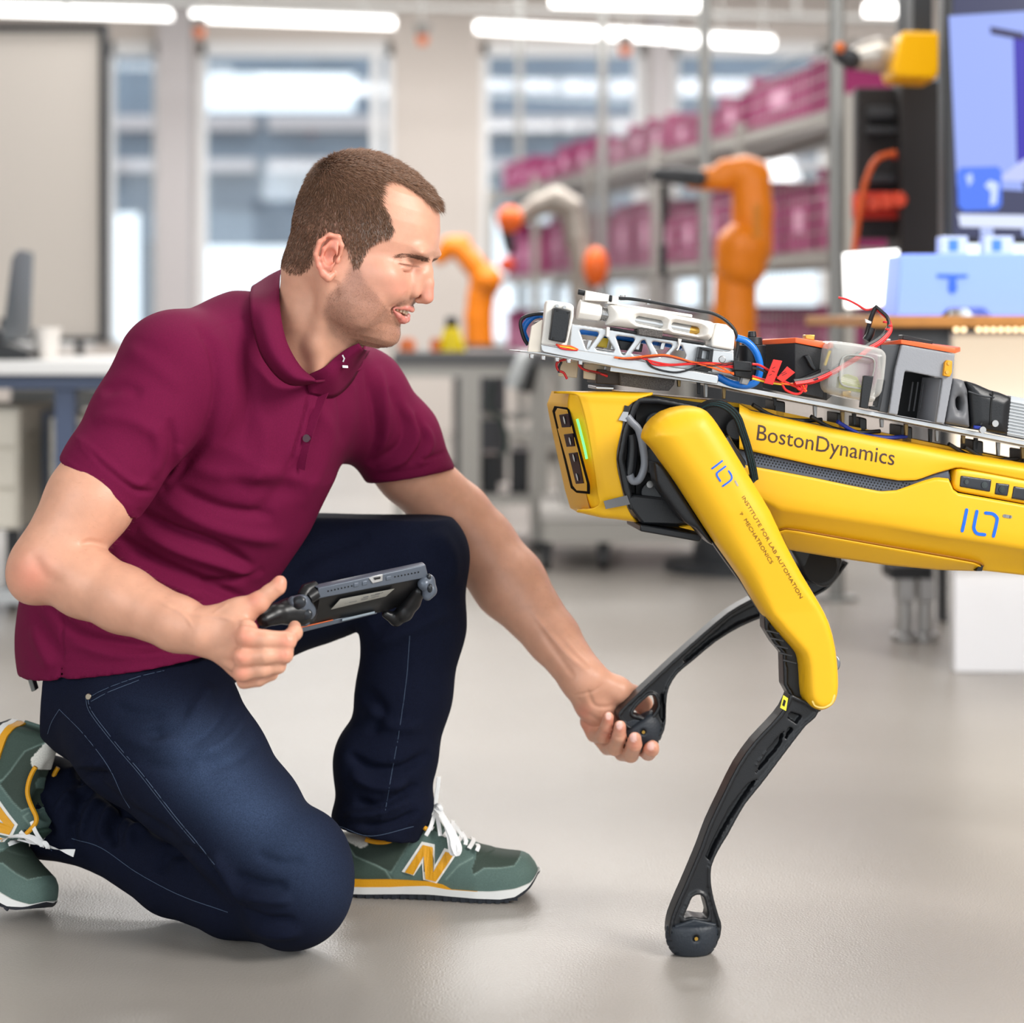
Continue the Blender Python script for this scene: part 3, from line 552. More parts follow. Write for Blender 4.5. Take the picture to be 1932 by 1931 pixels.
def headfn(X, Y, Z):
    f = np.interp(Z, tab[:,0], tab[:,1]); b = np.interp(Z, tab[:,0], tab[:,2]); w_ = np.interp(Z, tab[:,0], tab[:,3])
    a = np.maximum((f-b)/2, .002); xc = (f+b)/2; u = (X-xc)/a; ww = w_*(1-.10*np.clip(u, -1, 1)-.05*np.clip(u,-1,1)**2)
    nn = np.where(u > 0, 2.12-.40*np.clip((-.022-Z)/.02, 0, 1)-.26*np.exp(-((Z-.012)/.018)**2), 2.35); r = (np.abs(u)**nn+np.abs(Y/ww)**nn)**(1/nn); return np.maximum((r-1)*np.minimum(a, w_), Z-.1392)
h.put(headfn, (-.12,-.1,-.102), (.13,.1,.15), .002, 'u')
# neck
N_ = [(toH(P(596,510,2.67)), .046), (toH(P(590,600,2.685)), .0445), (toH(P(570,680,2.70)), .048), (toH(P(548,760,2.73)), .056)]
h.chain(N_, .022)
h.chain([(toH(P(650,625,2.665)), .032), (toH(P(612,690,2.69)), .030)], .025)     # throat under the jaw
h.chain([((-.002,-.066,-.018), .010), (toH(P(600,650,2.645)), .010), (toH(P(600,705,2.65)), .008)], .018)  # neck muscle
PT = lambda L: [(tuple(HP(x, y, o)), r) for x, y, o, r in L]
def DM(L):                                  # pixels -> points on the near eyelid dome
    o = toH(CAMP); out = []; c_ = np.array([.0765,-.0315,.0155]); r_ = np.array([.0135,.0155,.0122])
    for x, y, r in L:
        d = HRn.T @ np.array(P(x, y, 1)-CAMP); A_ = ((d/r_)**2).sum(); B_ = 2*((o-c_)*d/r_**2).sum(); C_ = (((o-c_)/r_)**2).sum()-1; D_ = B_*B_-4*A_*C_
        t = (-B_-math.sqrt(D_))/(2*A_) if D_ > 0 else -B_/(2*A_); out.append((tuple(o+d*t), r))
    return out
both = lambda L, s_: [((p[0], p[1] if s_ < 0 else -p[1], p[2]), r) for p, r in L]
mirror = lambda L: L+[((p[0],-p[1],p[2]), r) for p, r in L[::-1]]
FW = lambda L: [((p[0]+d_, p[1], p[2]), r) for (p, r), d_ in zip(L, (.0008,.0022,.0014,.0))]
UL = FW(PT([(742,582,-.0265,.0014),(753,580,-.0185,.0023),(766,581,-.010,.0028),(776.5,584.5,0,.0030)]))
LLp = FW(PT([(742,585.5,-.0262,.0014),(750,595,-.0180,.0034),(757,602,-.009,.0044),(761,604.5,0,.0048)]))
OP = FW(PT([(742.5,584,-.0260,.0009),(751,586.5,-.0190,.0018),(763,590.5,-.009,.0026),(774,594,0,.0030)]))
for s in (-1, 1):
    h.ell((.060, s*.050, -.004), (.024,.018,.018), .022)            # cheekbone
    h.ell((.076, s*.034, -.020), (.015,.018,.014), .018)            # cheek lifted by the smile
    h.ell((.0915, s*.0230, .0375), (.0090,.021,.0060), .014, R=Matrix.Rotation(s*-.45, 3, 'Z'))   # brow
    h.ell((.1015, s*.0330, .0150), (.0165,.0195,.0095), .008, 's')     # eye socket
    h.ell((.0765, s*.0315, .0155), (.0135,.0155,.0122), .003)       # lids over the eyeball
    h.chain(both(DM([(753,499,.0014),(759,501,.0019),(766,502.8,.0024),(775,504.2,.0026),(784,504.8,.0020),(789,505,.0012)]), s), .0010, 's')
    h.chain(both(DM([(754,493.5,.0009),(762,493,.0010),(772,493,.0010),(782,494,.0009)]), s), .0018, 's')
    h.chain(both(DM([(756,509,.0005),(763,513.5,.0005),(771,514.5,.0004)]), s), .002, 's')
    h.ell((.040, s*.052, -.052), (.030,.012,.024), .03)             # jaw muscle
    w0 = HP(780.5,551,-.0125); h.ell((w0[0], s*.0125, w0[2]), (.0092,.0072,.0082), .0026)      # nose wing
    h.chain(both(PT([(785,535,-.011,.0080),(796,518,-.008,.0080)]), s), .010)                     # side of the nose
    h.chain(both(PT([(773,543,-.0175,.0008),(768,549,-.0180,.0014),(768.5,560,-.0170,.0014)]), s), .0025, 's')
    h.chain(both(PT([(783,563,-.0090,.0024),(798,573,-.0055,.0028)]), s), .0012, 's')
h.chain(PT([(802,497,0,.0075),(804,512,0,.0068),(807,535,0,.0075)]), .008)
h.chain(PT([(807,535,0,.0078),(806,561,0,.0088)]), .005)
h.chain(PT([(802,566,0,.0050),(789,567,0,.0042)]), .003)
# mouth
h.chain(mirror([(p_, .0046) for p_, r_ in OP]), .005, 's'); h.chain(mirror(UL), .0035); h.chain(mirror(LLp), .003); h.chain(mirror(OP), .0012, 's')
h.chain([((.096,.010,-.0465), .0030), ((.084,0,-.0470), .0055), ((.096,-.010,-.0465), .0030)], .0012, 's')
h.ell((.0930,0,-.0690), (.005,.013,.0040), .007, 's')
h.ell((.0755,0,-.0835), (.0125,.0190,.0120), .012)
# ears
for s in (-1, 1):
    E_ = lambda x, z, o=0: (x+.0065*np.clip((.012-x)/.03, 0, 1), s*(.0725+.0065+max(0, .010-x)*.42+o), z)
    h.ell(E_(-.010, .001, -.004), (.0145,.0045,.0260), .004, R=Matrix.Rotation(s*.36, 3, 'Z'))
    h.chain([(E_(.006,.006,-.003), .0026), (E_(.006,.018), .0032), (E_(-.002,.0275), .0034), (E_(-.015,.0268), .0034), (E_(-.0245,.015), .0032), (E_(-.0250,-.002), .0030), (E_(-.018,-.0150), .0032), (E_(-.008,-.0240), .0046), (E_(.0000,-.0270,-.001), .0052), (E_(.004,-.021,-.003), .0040)], .0025)
    h.chain([(E_(-.011,.018), .0024), (E_(-.0170,.008), .0026), (E_(-.0160,-.005), .0026), (E_(-.009,-.0135), .0030), (E_(-.001,-.0150), .0026)], .003)
    h.ell(E_(-.0045,.000,.003), (.0080,.0050,.0105), .003, 's')
    h.ell(E_(-.0095,.0215,.0042), (.0080,.0020,.0026), .0025, 's')
    h.ell(E_(.0065,-.002,-.001), (.0030,.0034,.0052), .0025)
C0 = lambda L: [(500+u/4.1075, 230+v/4.1075) for u, v in L]
hv, hq = h.mesh(2)
hloc = hv.copy(); hv = hv @ HRn.T+HOn
hv = folds(hv, hq, [(C0([(1105,1310),(1075,1370),(1010,1420),(965,1450)]), 3.5, -.0012), (C0([(1010,1060),(1000,1090),(1010,1120)]), 1.5, -.0003), (C0([(1040,1160),(1090,1178),(1150,1165)]), 1.8, -.0006), (C0([(985,1470),(975,1500),(985,1530)]), 3, -.0008), (C0([(560,1230),(540,1300),(560,1400)]), 9, -.0015)], .0)
hpx = to_px(hv); mir = hloc.copy(); mir[:,1] = -np.abs(mir[:,1]); mpx = to_px(mir @ HRn.T+HOn)       # where the point would show on the near side
C1 = lambda L: [(500+u/4.1075, 230+v/4.1075) for u, v in L]
hairline = C1([(1560,760),(1440,760),(1375,690),(1290,640),(1190,560),(1060,470),(960,440),(905,470),(885,540),(905,640),(950,720),(985,800),(995,860),(950,885),(860,920),(790,980),(750,1050),(725,1120),(685,1110),(665,1030),(640,970),(600,920),(540,850),(480,835),(420,880),(385,960),(372,1060),(350,1110),(290,1170),(200,1180),(130,1110),(60,1000),(60,500),(300,60),(900,60),(1300,250),(1560,560)])
# ---- hands and arms
def limb(lo, hi, res): return Field(lo, hi, res)
def bounds(pts, m=.03):
    a = np.array([p for p, r in pts]); r = max(r for p, r in pts); return a.min(0)-r-m, a.max(0)+r+m
narm = [J(235,825,2.575,76), J(170,945,2.545,82), J(98,1060,2.52,70), J(160,1098,2.505,66), J(233,1132,2.48,61), J(336,1178,2.44,50), J(388,1196,2.42,44)]
lo, hi = bounds(narm, .02); hi[0] = P(590,1,2.4)[0]; lo[1] -= .06; lo[2] = P(1,1320,2.4)[2]
a = Field(lo, hi, .0022)
a.chain(narm, .012)
a.ell(P(60,1088,2.515), (.030,.035,.034), .02)
W = lambda x, y, Y, r: J(x, y, Y, r)
view = (0, 1, 0)
for mc, r0, r1 in (((466,1190,2.385), 34, 21), ((462,1230,2.38), 34, 20), ((458,1260,2.385), 34, 18), ((458,1277,2.40), 30, 15)):
    a.seg(P(400,1198,2.42), P(*mc), PR(r0, 2.4), PR(r1, 2.4), .010, n=view, f=.75)
a.seg(P(425,1185,2.425), P(455,1250,2.42), PR(40,2.4), PR(28,2.4), .01)
F1 = [[(464,1203,2.372,20),(500,1207,2.368,18),(541,1209,2.375,17),(556,1194,2.40,15),(556,1183,2.42,12)],
      [(457,1240,2.372,18),(500,1238,2.366,16.5),(536,1235,2.374,16),(540,1226,2.41,14),(530,1216,2.43,12)],
      [(456,1270,2.378,16),(495,1264,2.372,15),(524,1256,2.38,14.5),(530,1246,2.41,13),(520,1236,2.43,11)],
      [(460,1287,2.392,14),(488,1283,2.388,13),(512,1272,2.392,12.5),(520,1262,2.415,11.5),(510,1252,2.43,10)]]
for f in F1: a.chain([J(*q) for q in f], .0022)
for q in ((464,1201,2.367,19),(457,1240,2.367,17),(456,1270,2.373,16)): a.ell(P(*q[:3]), (PR(q[3],2.4),)*3, .006)
for q in ((541,1210,2.372,17.5),(536,1236,2.371,16.5),(524,1257,2.377,15)): a.ell(P(*q[:3]), (PR(q[3],2.4),)*3, .004)
a.chain([J(400,1180,2.42,34), J(448,1160,2.415,28), J(488,1137,2.41,20)], .012)
a.chain([J(488,1137,2.41,20), J(510,1118,2.41,15.5), J(524,1108,2.41,15), J(528,1099,2.41,13)], .004)
av, aq = a.mesh(1)
av = folds(av, aq, [([(150,1028),(172,1024),(190,1028),(204,1038)], 5, -.0035), ([(60,1040),(80,1080),(120,1110)], 14, -.002),
   ([(330,1150),(370,1160),(420,1165),(445,1175)], 4, .0012), ([(300,1135),(345,1160),(365,1185)], 3, .001), ([(420,1215),(445,1195),(452,1170)], 5, -.001),
   ([(410,1225),(440,1218),(455,1222)], 7, -.0018), ([(410,1245),(440,1250),(455,1255)], 6, -.0018), ([(400,1160),(430,1140)], 3, .0012),
   ([(544,1196),(548,1206),(545,1218)], 1.6, -.0010), ([(536,1200),(540,1209),(538,1219)], 1.4, -.0008), ([(534,1226),(537,1236),(534,1246)], 1.5, -.0008), ([(523,1248),(526,1257),(522,1266)], 1.5, -.0008), ([(516,1108),(520,1116),(528,1120)], 1.6, -.0007)], .1)
farm = [J(695,800,2.88,70), J(775,890,2.91,63), J(862,975,2.945,64), J(903,1028,2.95,68), J(962,1102,2.93,68), J(1043,1203,2.89,49), J(1100,1280,2.85,42)]
lo, hi = bounds(farm, .02); hi[0] = P(1262,1,2.8)[0]; lo[2] = P(1,1460,2.85)[2]; lo[1] = 2.74; hi[1] = 3.03
b = Field(lo, hi, .0022); b.chain(farm, .012)
b.chain([J(1100,1282,2.85,41), J(1124,1325,2.86,38), J(1150,1362,2.872,32)], .012)
b.chain([J(1120,1285,2.845,30), J(1165,1303,2.85,25), J(1196,1316,2.866,20), J(1214,1330,2.872,15.5), J(1217,1347,2.872,13)], .008)      # thumb round the back of the foot
F2 = [[(1112,1362,2.868,18),(1122,1385,2.862,16),(1137,1390,2.835,13.5),(1144,1372,2.815,12),(1148,1354,2.808,10.5)],
      [(1130,1385,2.872,19),(1147,1409,2.862,16),(1160,1412,2.832,14.5),(1168,1390,2.806,13.5),(1170,1371,2.800,11.5)],
      [(1155,1390,2.878,19),(1174,1420,2.866,16),(1190,1424,2.832,15.5),(1197,1405,2.800,14.5),(1198,1394,2.796,12.5)],
      [(1180,1385,2.880,18),(1205,1408,2.868,16),(1223,1421,2.838,14.5),(1229,1414,2.806,14.5),(1231,1410,2.800,13)]]
for f in F2: b.chain([J(*q) for q in f], .0022)
bv, bq = b.mesh(1)
bv = folds(bv, bq, [([(1080,1314),(1100,1310),(1120,1305),(1140,1290)], 3, -.0012), ([(1108,1300),(1120,1330),(1140,1335),(1158,1332)], 4, -.002), ([(1085,1340),(1115,1352),(1135,1365)], 5, -.0012),
   ([(1000,1150),(1040,1200),(1075,1240),(1110,1270)], 5, .0018), ([(1060,1200),(1090,1235),(1120,1262)], 4, .0013), ([(1020,1190),(1055,1240),(1085,1280)], 6, -.0015),
   ([(1160,1390),(1168,1392),(1178,1390)], 1.6, -.0008), ([(1187,1412),(1198,1415),(1208,1412)], 1.6, -.0008), ([(1135,1385),(1142,1386),(1150,1384)], 1.5, -.0008)], .05)
# nails pressed into the finger tips: centre, half sizes, tilt
NAILS = [(1148,1351,5.5,8,-.1),(1169,1368,6.5,10,0),(1195,1391,7.5,10,0),(1228,1408,7.5,9,.15)]
def nailmask(px, L):
    m = np.zeros(len(px))
    for cx, cy, rx, ry, t in L:
        x = (px[:,0]-cx)*math.cos(t)+(px[:,1]-cy)*math.sin(t); y = -(px[:,0]-cx)*math.sin(t)+(px[:,1]-cy)*math.cos(t)
        m = np.maximum(m, np.clip((1-((np.abs(x)/rx)**2.6+(np.abs(y)/ry)**2.6))*3, 0, 1))
    return m
nb_ = to_px(bv); nN = normals(bv, bq); nm = nailmask(nb_, NAILS)*(nN[:,1] < -.2)
bv = bv-nN*(nm*.0007)[:,None]
# ---- the body inside the clothes (coarse), so that the figure is whole
c = Field((-.70, 2.40, .02), (.02, 3.1, .86), .010)
c.chain([J(262,1230,2.80,150), J(300,1080,2.80,130), J(400,900,2.78,140), J(500,740,2.74,95), J(560,680,2.71,60)], .03)
c.chain([J(330,710,2.64,75), J(480,720,2.74,95), J(660,780,2.87,65)], .03)
c.chain([J(235,825,2.575,58), J(330,710,2.62,70)], .02)
c.chain([J(700,805,2.88,52), J(640,770,2.86,60)], .02)
c.chain([J(270,1300,2.72,120), J(455,1545,2.58,80), J(552,1688,2.55,70), J(340,1650,2.66,45), J(150,1545,2.765,36), J(120,1540,2.785,34)], .02)
c.chain([J(330,1180,2.88,110), J(600,1085,2.86,85), J(790,1055,2.82,70), J(760,1320,2.81,55), J(722,1545,2.79,40)], .02)
cv, cq = c.mesh(2)
V, Q = join([(hv, hq), (av, aq), (bv, bq), (cv, cq)])
px = to_px(V); nh, na, nb = len(hv), len(av), len(bv); base = np.array(srgb(214,160,134)[:3]); col = np.tile(base, (len(V),1))
def tint(m, rgb, k): col[:] = col*(1-(m*k)[:,None])+np.array(srgb(*rgb)[:3])*(m*k)[:,None]
blob = lambda X, c_, r: np.exp(-(((X-np.array(c_))/np.array(r))**2).sum(1)) if True else 0
full = lambda x, s0: np.concatenate([np.zeros(s0), x, np.zeros(len(V)-s0-len(x))])
al = hloc.copy(); al[:,1] = np.abs(al[:,1])
tint(full(blob(al, (.06,.05,.0), (.05,.05,.05)), 0), (224,160,140), .5)
tint(full(np.clip(blob(al, (.118,0,-.014), (.012,.02,.014))*1.3,0,1), 0), (220,132,116), .5)
tint(full(np.clip(blob(al, (-.01,.088,.0), (.024,.012,.034))*1.5, 0, 1), 0), (226,126,108), .6)
tint(full(blob(al, (.090,.045,-.012), (.02,.02,.014)), 0), (222,140,122), .5)
tint(full(blob(al, (.092,.030,.0125), (.008,.02,.005)), 0), (180,116,100), .5)
# lips
def d3(L, pts):
    best = np.full(len(pts), 1e9)
    for (a_, ra), (b_, rb) in zip(L[:-1], L[1:]):
        a_, b_ = np.array(a_)*[1,-1,1], np.array(b_)*[1,-1,1]; ab_ = b_-a_; t = np.clip((pts-a_)@ab_/(ab_@ab_), 0, 1); best = np.minimum(best, np.linalg.norm(pts-a_-t[:,None]*ab_, axis=1)-(ra+(rb-ra)*t))
    return best
lipu = np.clip(1.5-d3(UL, al)/.0012, 0, 1); lipl = np.clip(1.5-d3(LLp, al)/.0012, 0, 1)
tint(full(np.clip(lipu+lipl, 0, 1), 0), (204,116,110), .75)
mouthin = ((d3(OP, al) < .0012) & (al[:,0] < .0950-al[:,1]*.55)).astype(float)
tint(full(mouthin, 0), (80,30,30), .95)
# stubble tint on jaw, chin and upper lip
sp = C1([(640,1140),(700,1130),(740,1150),(760,1230),(860,1330),(920,1420),(960,1470),(985,1470),(990,1440),(1060,1390),(1110,1380),(1190,1430),(1200,1460),(1100,1440),(1000,1460),(990,1500),(1010,1560),(1040,1600),(1100,1640),(1100,1800),(700,1800),(520,1640),(450,1480),(500,1330),(560,1290),(620,1220)])
stub = inpoly(mpx, sp).astype(float)*(al[:,0] > -.03)
for _ in range(14):                         # soften the edge of the beard
    t = np.zeros(len(hv)); n_ = np.zeros(len(hv))
    for i in range(4):
        t += np.bincount(hq[:,i], stub[hq[:,(i+1)%4]], len(hv))+np.bincount(hq[:,(i+1)%4], stub[hq[:,i]], len(hv)); n_ += np.bincount(hq[:,i], minlength=len(hv))+np.bincount(hq[:,(i+1)%4], minlength=len(hv))
    stub = t/np.maximum(n_, 1)
lipm = np.clip(lipu+lipl+mouthin, 0, 1); stub = stub*(1-lipm)
tint(full(stub, 0), (128,90,76), .48)
hm = inpoly(mpx, hairline).astype(float)*(al[:,1] < .0785)*(hloc[:,2] > -.062)
def soften(m_, n):
    for _ in range(n):
        t = np.zeros(len(hv)); n_ = np.zeros(len(hv))
        for i in range(4):
            t += np.bincount(hq[:,i], m_[hq[:,(i+1)%4]], len(hv))+np.bincount(hq[:,(i+1)%4], m_[hq[:,i]], len(hv)); n_ += np.bincount(hq[:,i], minlength=len(hv))+np.bincount(hq[:,(i+1)%4], minlength=len(hv))
        m_ = t/np.maximum(n_, 1)
    return m_
hsoft = soften(hm, 14)*(al[:,1] < .080); tint(full(hsoft, 0), (98,68,54), .55+.2*0)
for q, r in (((560,303),2.2),((265,1620),2),):
    pass
# hands: redder knuckles and tips
kn = np.zeros(len(V))
for x, y, r in ((464,1201,20),(457,1241,18),(456,1271,16),(541,1209,16),(536,1236,14),(528,1096,14),(60,1085,40),(480,1130,16)):
    kn[nh:nh+na] = np.maximum(kn[nh:nh+na], np.exp(-((px[nh:nh+na,0]-x)**2+(px[nh:nh+na,1]-y)**2)/r**2))
for x, y, r in ((1100,1345,16),(1100,1370,20),(1148,1360,12),(1169,1375,12),(1196,1405,13),(1226,1412,13),(1205,1330,18),(1145,1385,14)):
    s_ = slice(nh+na, nh+na+nb); kn[s_] = np.maximum(kn[s_], np.exp(-((px[s_,0]-x)**2+(px[s_,1]-y)**2)/r**2))
tint(kn, (222,128,108), .5)
tint(full(nm, nh+na), (244,200,190), .9)
me = npmesh('body', V, Q); colattr(me, col); body = link('body', me, skin, person)
body['label'] = 'skin of head, arms and hands'
hb = bvh(hv, hq); ab = bvh(av, aq)
# eyes, lashes and teeth
eyem = mat('eye_white', srgb(214,205,198), .2); irism = mat('iris', srgb(70,84,92), .1); pupm = mat('pupil', (.004,.004,.004,1), .05)
for s in (-1, 1):
    m_ = MB(); bm = bmesh.new(); bmesh.ops.create_uvsphere(bm, u_segments=24, v_segments=16, radius=.0116)
    ec = Vector((.0757, s*.0315, .0150)); me = bpy.data.meshes.new('eye'); look = Matrix.Rotation(math.radians(28), 3, 'Y') @ Matrix.Rotation(math.radians(12), 3, 'Z')
    for v in bm.verts: v.co = HR @ (look @ Vector((v.co.z, v.co.x, v.co.y))+ec)+HO
    d = (HR @ look @ Vector((1,0,0))).normalized(); cc = HR @ ec+HO
    for f in bm.faces:
        t = (f.calc_center_median()-cc).normalized().dot(d); f.material_index = 2 if t > .975 else (1 if t > .86 else 0); f.smooth = True
    bm.to_mesh(me); bm.free(); o = link('eye', me, eyem, person); me.materials.append(irism); me.materials.append(pupm)
tb = MB()
for i in range(-4, 5):
    y = i*.0050; x = HP(767,590,0)[0]-abs(y)*.25-y*y*22
    tb.box((HR @ Vector((x, y, HP(767,590,0)[2]+.0012+abs(y)*.10))+HO), (.0035,.0055,.0075-abs(i)*.0003), HR @ Matrix.Rotation(-y*30, 3, 'Z'))
tb.build('teeth', mat('teeth', srgb(214,196,170), .25, coat=.3), person, .0008)
# ---- hair
def strands(name, roots, dirs, nrm, length, rad, m, droop=0, seg=2):
    n = len(roots); d = dirs/np.linalg.norm(dirs, axis=1)[:,None]
    a_ = np.cross(d, nrm+1e-3); a_ /= np.linalg.norm(a_, axis=1)[:,None]+1e-9; b_ = np.cross(d, a_)
    rings = []; ang = [0, 2.094, 4.189]
    p0 = roots-d*.001; p1 = roots+d*(length*.5)[:,None]; d2 = d-nrm*droop; d2 /= np.linalg.norm(d2, axis=1)[:,None]; p2 = p1+d2*(length*.5)[:,None]
    Vs = []
    for p, r in ((p0, rad), (p1, rad*.8)):
        for t in ang: Vs.append(p+(a_*math.cos(t)+b_*math.sin(t))*r[:,None])
    Vs.append(p2); Vs = np.stack(Vs, 1).reshape(-1, 3); o_ = np.arange(n)[:,None]*7; T = []
    for j in range(3):
        k = (j+1) % 3; T += [np.concatenate([o_+j, o_+k, o_+3+k], 1), np.concatenate([o_+j, o_+3+k, o_+3+j], 1), np.concatenate([o_+3+j, o_+3+k, o_+6], 1)]
    ob = link(name, npmesh(name, Vs, np.concatenate(T)), m, person); return ob
hairm = mat('hair', srgb(132,98,76), .42, spec=.6, noise=.35, nscale=300)
greym = mat('grey_hair', srgb(176,160,150), .35, spec=.7)
Nl = normals(hloc, hq)
def scatter(mask_v, n):
    q = hq[mask_v[hq].min(1) > .08]; ar = np.linalg.norm(np.cross(hloc[q[:,2]]-hloc[q[:,0]], hloc[q[:,3]]-hloc[q[:,1]]), axis=1)*np.clip(mask_v[q].mean(1)*1.6-.1, .02, 1)
    i = nrng.choice(len(q), n, p=ar/ar.sum()); u = nrng.random((n,1)); v = nrng.random((n,1)); qq = q[i]
    mixv = lambda A: (A[qq[:,0]]*(1-u)+A[qq[:,1]]*u)*(1-v)+(A[qq[:,3]]*(1-u)+A[qq[:,2]]*u)*v
    N = mixv(Nl); return mixv(hloc), N/np.linalg.norm(N, axis=1)[:,None]
def flow(p):
    crown = np.array([-.055, -.01, .125]); f = p-crown; top = np.clip((p[:,2]-.055)/.05, 0, 1)[:,None]
    f = f/np.linalg.norm(f, axis=1)[:,None]
    fwd = np.array([1.0, 0, -.1]); down = np.stack([np.full(len(p), .25), np.zeros(len(p)), np.full(len(p), -1.0)], 1)
    down[:,0] = np.where(p[:,0] < -.03, -.1, .35)
    g = top*(f*.6+fwd*.8)+(1-top)*down; return g
hmask = hsoft
for nm_, cnt, m_, sel in (('hair', 38000, hairm, 0), ('grey_hair', 11000, greym, 1)):
    p, N = scatter(hmask, cnt)
    if sel:
        keep = nrng.random(len(p)) < np.clip(.06+1.2*np.exp(-((p[:,0]-.050)**2+(p[:,2]-.035)**2)/.028**2), 0, 1); p, N = p[keep], N[keep]
    g = flow(p); g -= N*(g*N).sum(1)[:,None]; g /= np.linalg.norm(g, axis=1)[:,None]+1e-6
    up_ = np.clip((p[:,2]-.04)/.07, 0, 1); front = np.clip((p[:,0]-.06)/.03, 0, 1)*up_
    L_ = .0065+.0085*up_+.005*front; low = np.clip((p[:,2]+.06)/.05, .3, 1); L_ *= low*nrng.uniform(.7, 1.15, len(p))
    lift = .30+.42*up_+.1*front
    d = g+N*lift[:,None]+nrng.normal(0, .14, p.shape)
    ob = strands(nm_, (p+0) @ HRn.T+HOn, d @ HRn.T, N @ HRn.T, L_, np.full(len(p), .00033 if not sel else .00026), m_, .35)
    tag(ob, 'short brown cropped hair' if not sel else 'grey hairs at the temple', None, kind='stuff')
p, N = scatter(stub, 15000)
g = np.array([.35,0,-1.0]); d = g-N*(N@g)[:,None]+N*.7+nrng.normal(0, .25, p.shape)
tag(strands('beard_stubble', p @ HRn.T+HOn, d @ HRn.T, N @ HRn.T, nrng.uniform(.0007,.0015,len(p)), np.full(len(p), .00006), mat('stubble', srgb(104,78,66), .5), 0), 'short brown stubble on jaw and chin', None, kind='stuff')
# eyebrows and lashes
browm = soften(inpoly(mpx, [(744,484),(752,479.5),(772,480),(795,483),(806,486),(813,490),(810,494),(800,493),(785,488),(768,484.5),(752,485)]).astype(float)*(al[:,0] > .07), 3)
tint(full(browm, 0), (140,104,86), .4)
for s in (-1, 1):
    p, N = scatter(browm*(hloc[:,1]*s > 0), 470); d = np.stack([np.full(len(p), -.35), np.full(len(p), s*1.0), .25-.7*np.clip((np.abs(p[:,1])-.015)/.03, 0, 1)], 1); d -= N*(d*N).sum(1)[:,None]; d += N*.28+nrng.normal(0, .15, p.shape)
    tag(strands('eyebrow', p @ HRn.T+HOn, d @ HRn.T, N @ HRn.T, nrng.uniform(.004,.007,len(p)), np.full(len(p), .00016), mat('eyebrow', srgb(124,90,72), .6)), None, None, kind='stuff')
    lr = []; ld = []
    for i in range(30):
        t = i/29; q_ = DM([(752.5+37*t, 498+5.5*t+1.2*math.sin(t*3.1), 0)])[0][0]; lr.append(HR @ Vector((q_[0]+.0002, abs(q_[1])*s, q_[2]+.0010))+HO); ld.append(HR @ Vector((1, s*(.6-t)*1.2, -.62)))
    tag(strands('eyelashes', np.array(lr), np.array(ld), np.array(ld)*0+np.array([0,0,1]), np.full(30,.0040), np.full(30,.00011), mat('lash', srgb(50,34,28), .6), -.5), None, None, kind='stuff')
# fine arm hair
q_ = [i for i in range(0, len(av), 41)]; nA = normals(av, aq); sel = [i for i in q_ if 60 < px[nh+i,0] < 400 and rnd.random() < .7]
aD = np.array([.75,.2,-.35])+nA[sel]*.55+nrng.normal(0,.3,(len(sel),3))
sel2 = [i for i in range(0, len(bv), 47) if 930 < nb_[i,0] < 1120]
bD = np.array([.55,.1,-.75])+nN[sel2]*.55+nrng.normal(0,.3,(len(sel2),3))
tag(strands('arm_hair', np.concatenate([av[sel], bv[sel2]]), np.concatenate([aD, bD]), np.concatenate([nA[sel], nN[sel2]]), nrng.uniform(.004,.009,len(sel)+len(sel2)), np.full(len(sel)+len(sel2), .00006), mat('arm_hair', srgb(170,120,84), .5), .3), 'fine fair hair on the forearms', None, kind='stuff')
# ---- polo shirt
cloth = mat('burgundy_pique', srgb(104,14,56), .85, spec=.2, noise=.08, nscale=500, bump=.35, bscale=1400, bdist=.0008)
f = Field((-.72, 2.38, .28), (.0, 3.12, .90), .0034)
f.chain([J(300,1310,2.70,172), J(292,1200,2.74,180)], .03); f.chain([J(205,1310,2.72,152), J(215,1200,2.75,165)], .03)
f.chain([J(256,1300,2.80,200), J(254,1215,2.80,208), J(272,1130,2.80,212), J(335,1010,2.79,196), J(408,905,2.77,192), J(465,800,2.75,186), J(505,735,2.74,130)], .03)
f.chain([J(345,705,2.64,112), J(460,655,2.70,98), J(540,640,2.71,72)], .03)
f.chain([J(380,730,2.66,120), J(520,760,2.75,125), J(640,770,2.85,104)], .03)
f.chain([J(330,695,2.615,110), J(268,795,2.585,97), J(210,886,2.565,90), J(163,966,2.552,91)], .018)
f.chain([J(560,650,2.71,68), J(620,700,2.78,70), J(668,752,2.85,98), J(745,830,2.89,82), J(790,930,2.92,82)], .02)
# cut: cuffs, hem, neck opening
ax = np.array(P(150,960,2.555))-np.array(P(262,790,2.585))
f.cut(P(180,919,2.56), (-.62,-.05,-.78), np.array(P(-20,1090,2.40)), np.array([P(318,1,2.64)[0], 2.63, P(1,850,2.56)[2]]), .002)
ax2 = np.array([.025,0,-.16])
f.cut(P(776,899,2.9), ax2, np.array([P(690,1,2.9)[0], 2.74, P(1,1060,2.9)[2]]), np.array([P(930,1,2.9)[0], 3.1, P(1,862,2.9)[2]]), .003)
f.cut(P(120,1290,2.60), (.165,0,-1), k=.002)
f.chain([(HR @ Vector(p)+HO, r+d_) for (p, r), d_ in zip(N_[:3], (.008,.004,-.014))], .004, 's')
for y_, r_ in ((1262,2),(1272,4),(1284,6),(1296,9)): f.chain([J(117,y_,2.52,r_), J(117,y_,2.72,r_)], .002, 's')                                 # side vent
sv, sq = f.mesh(2)
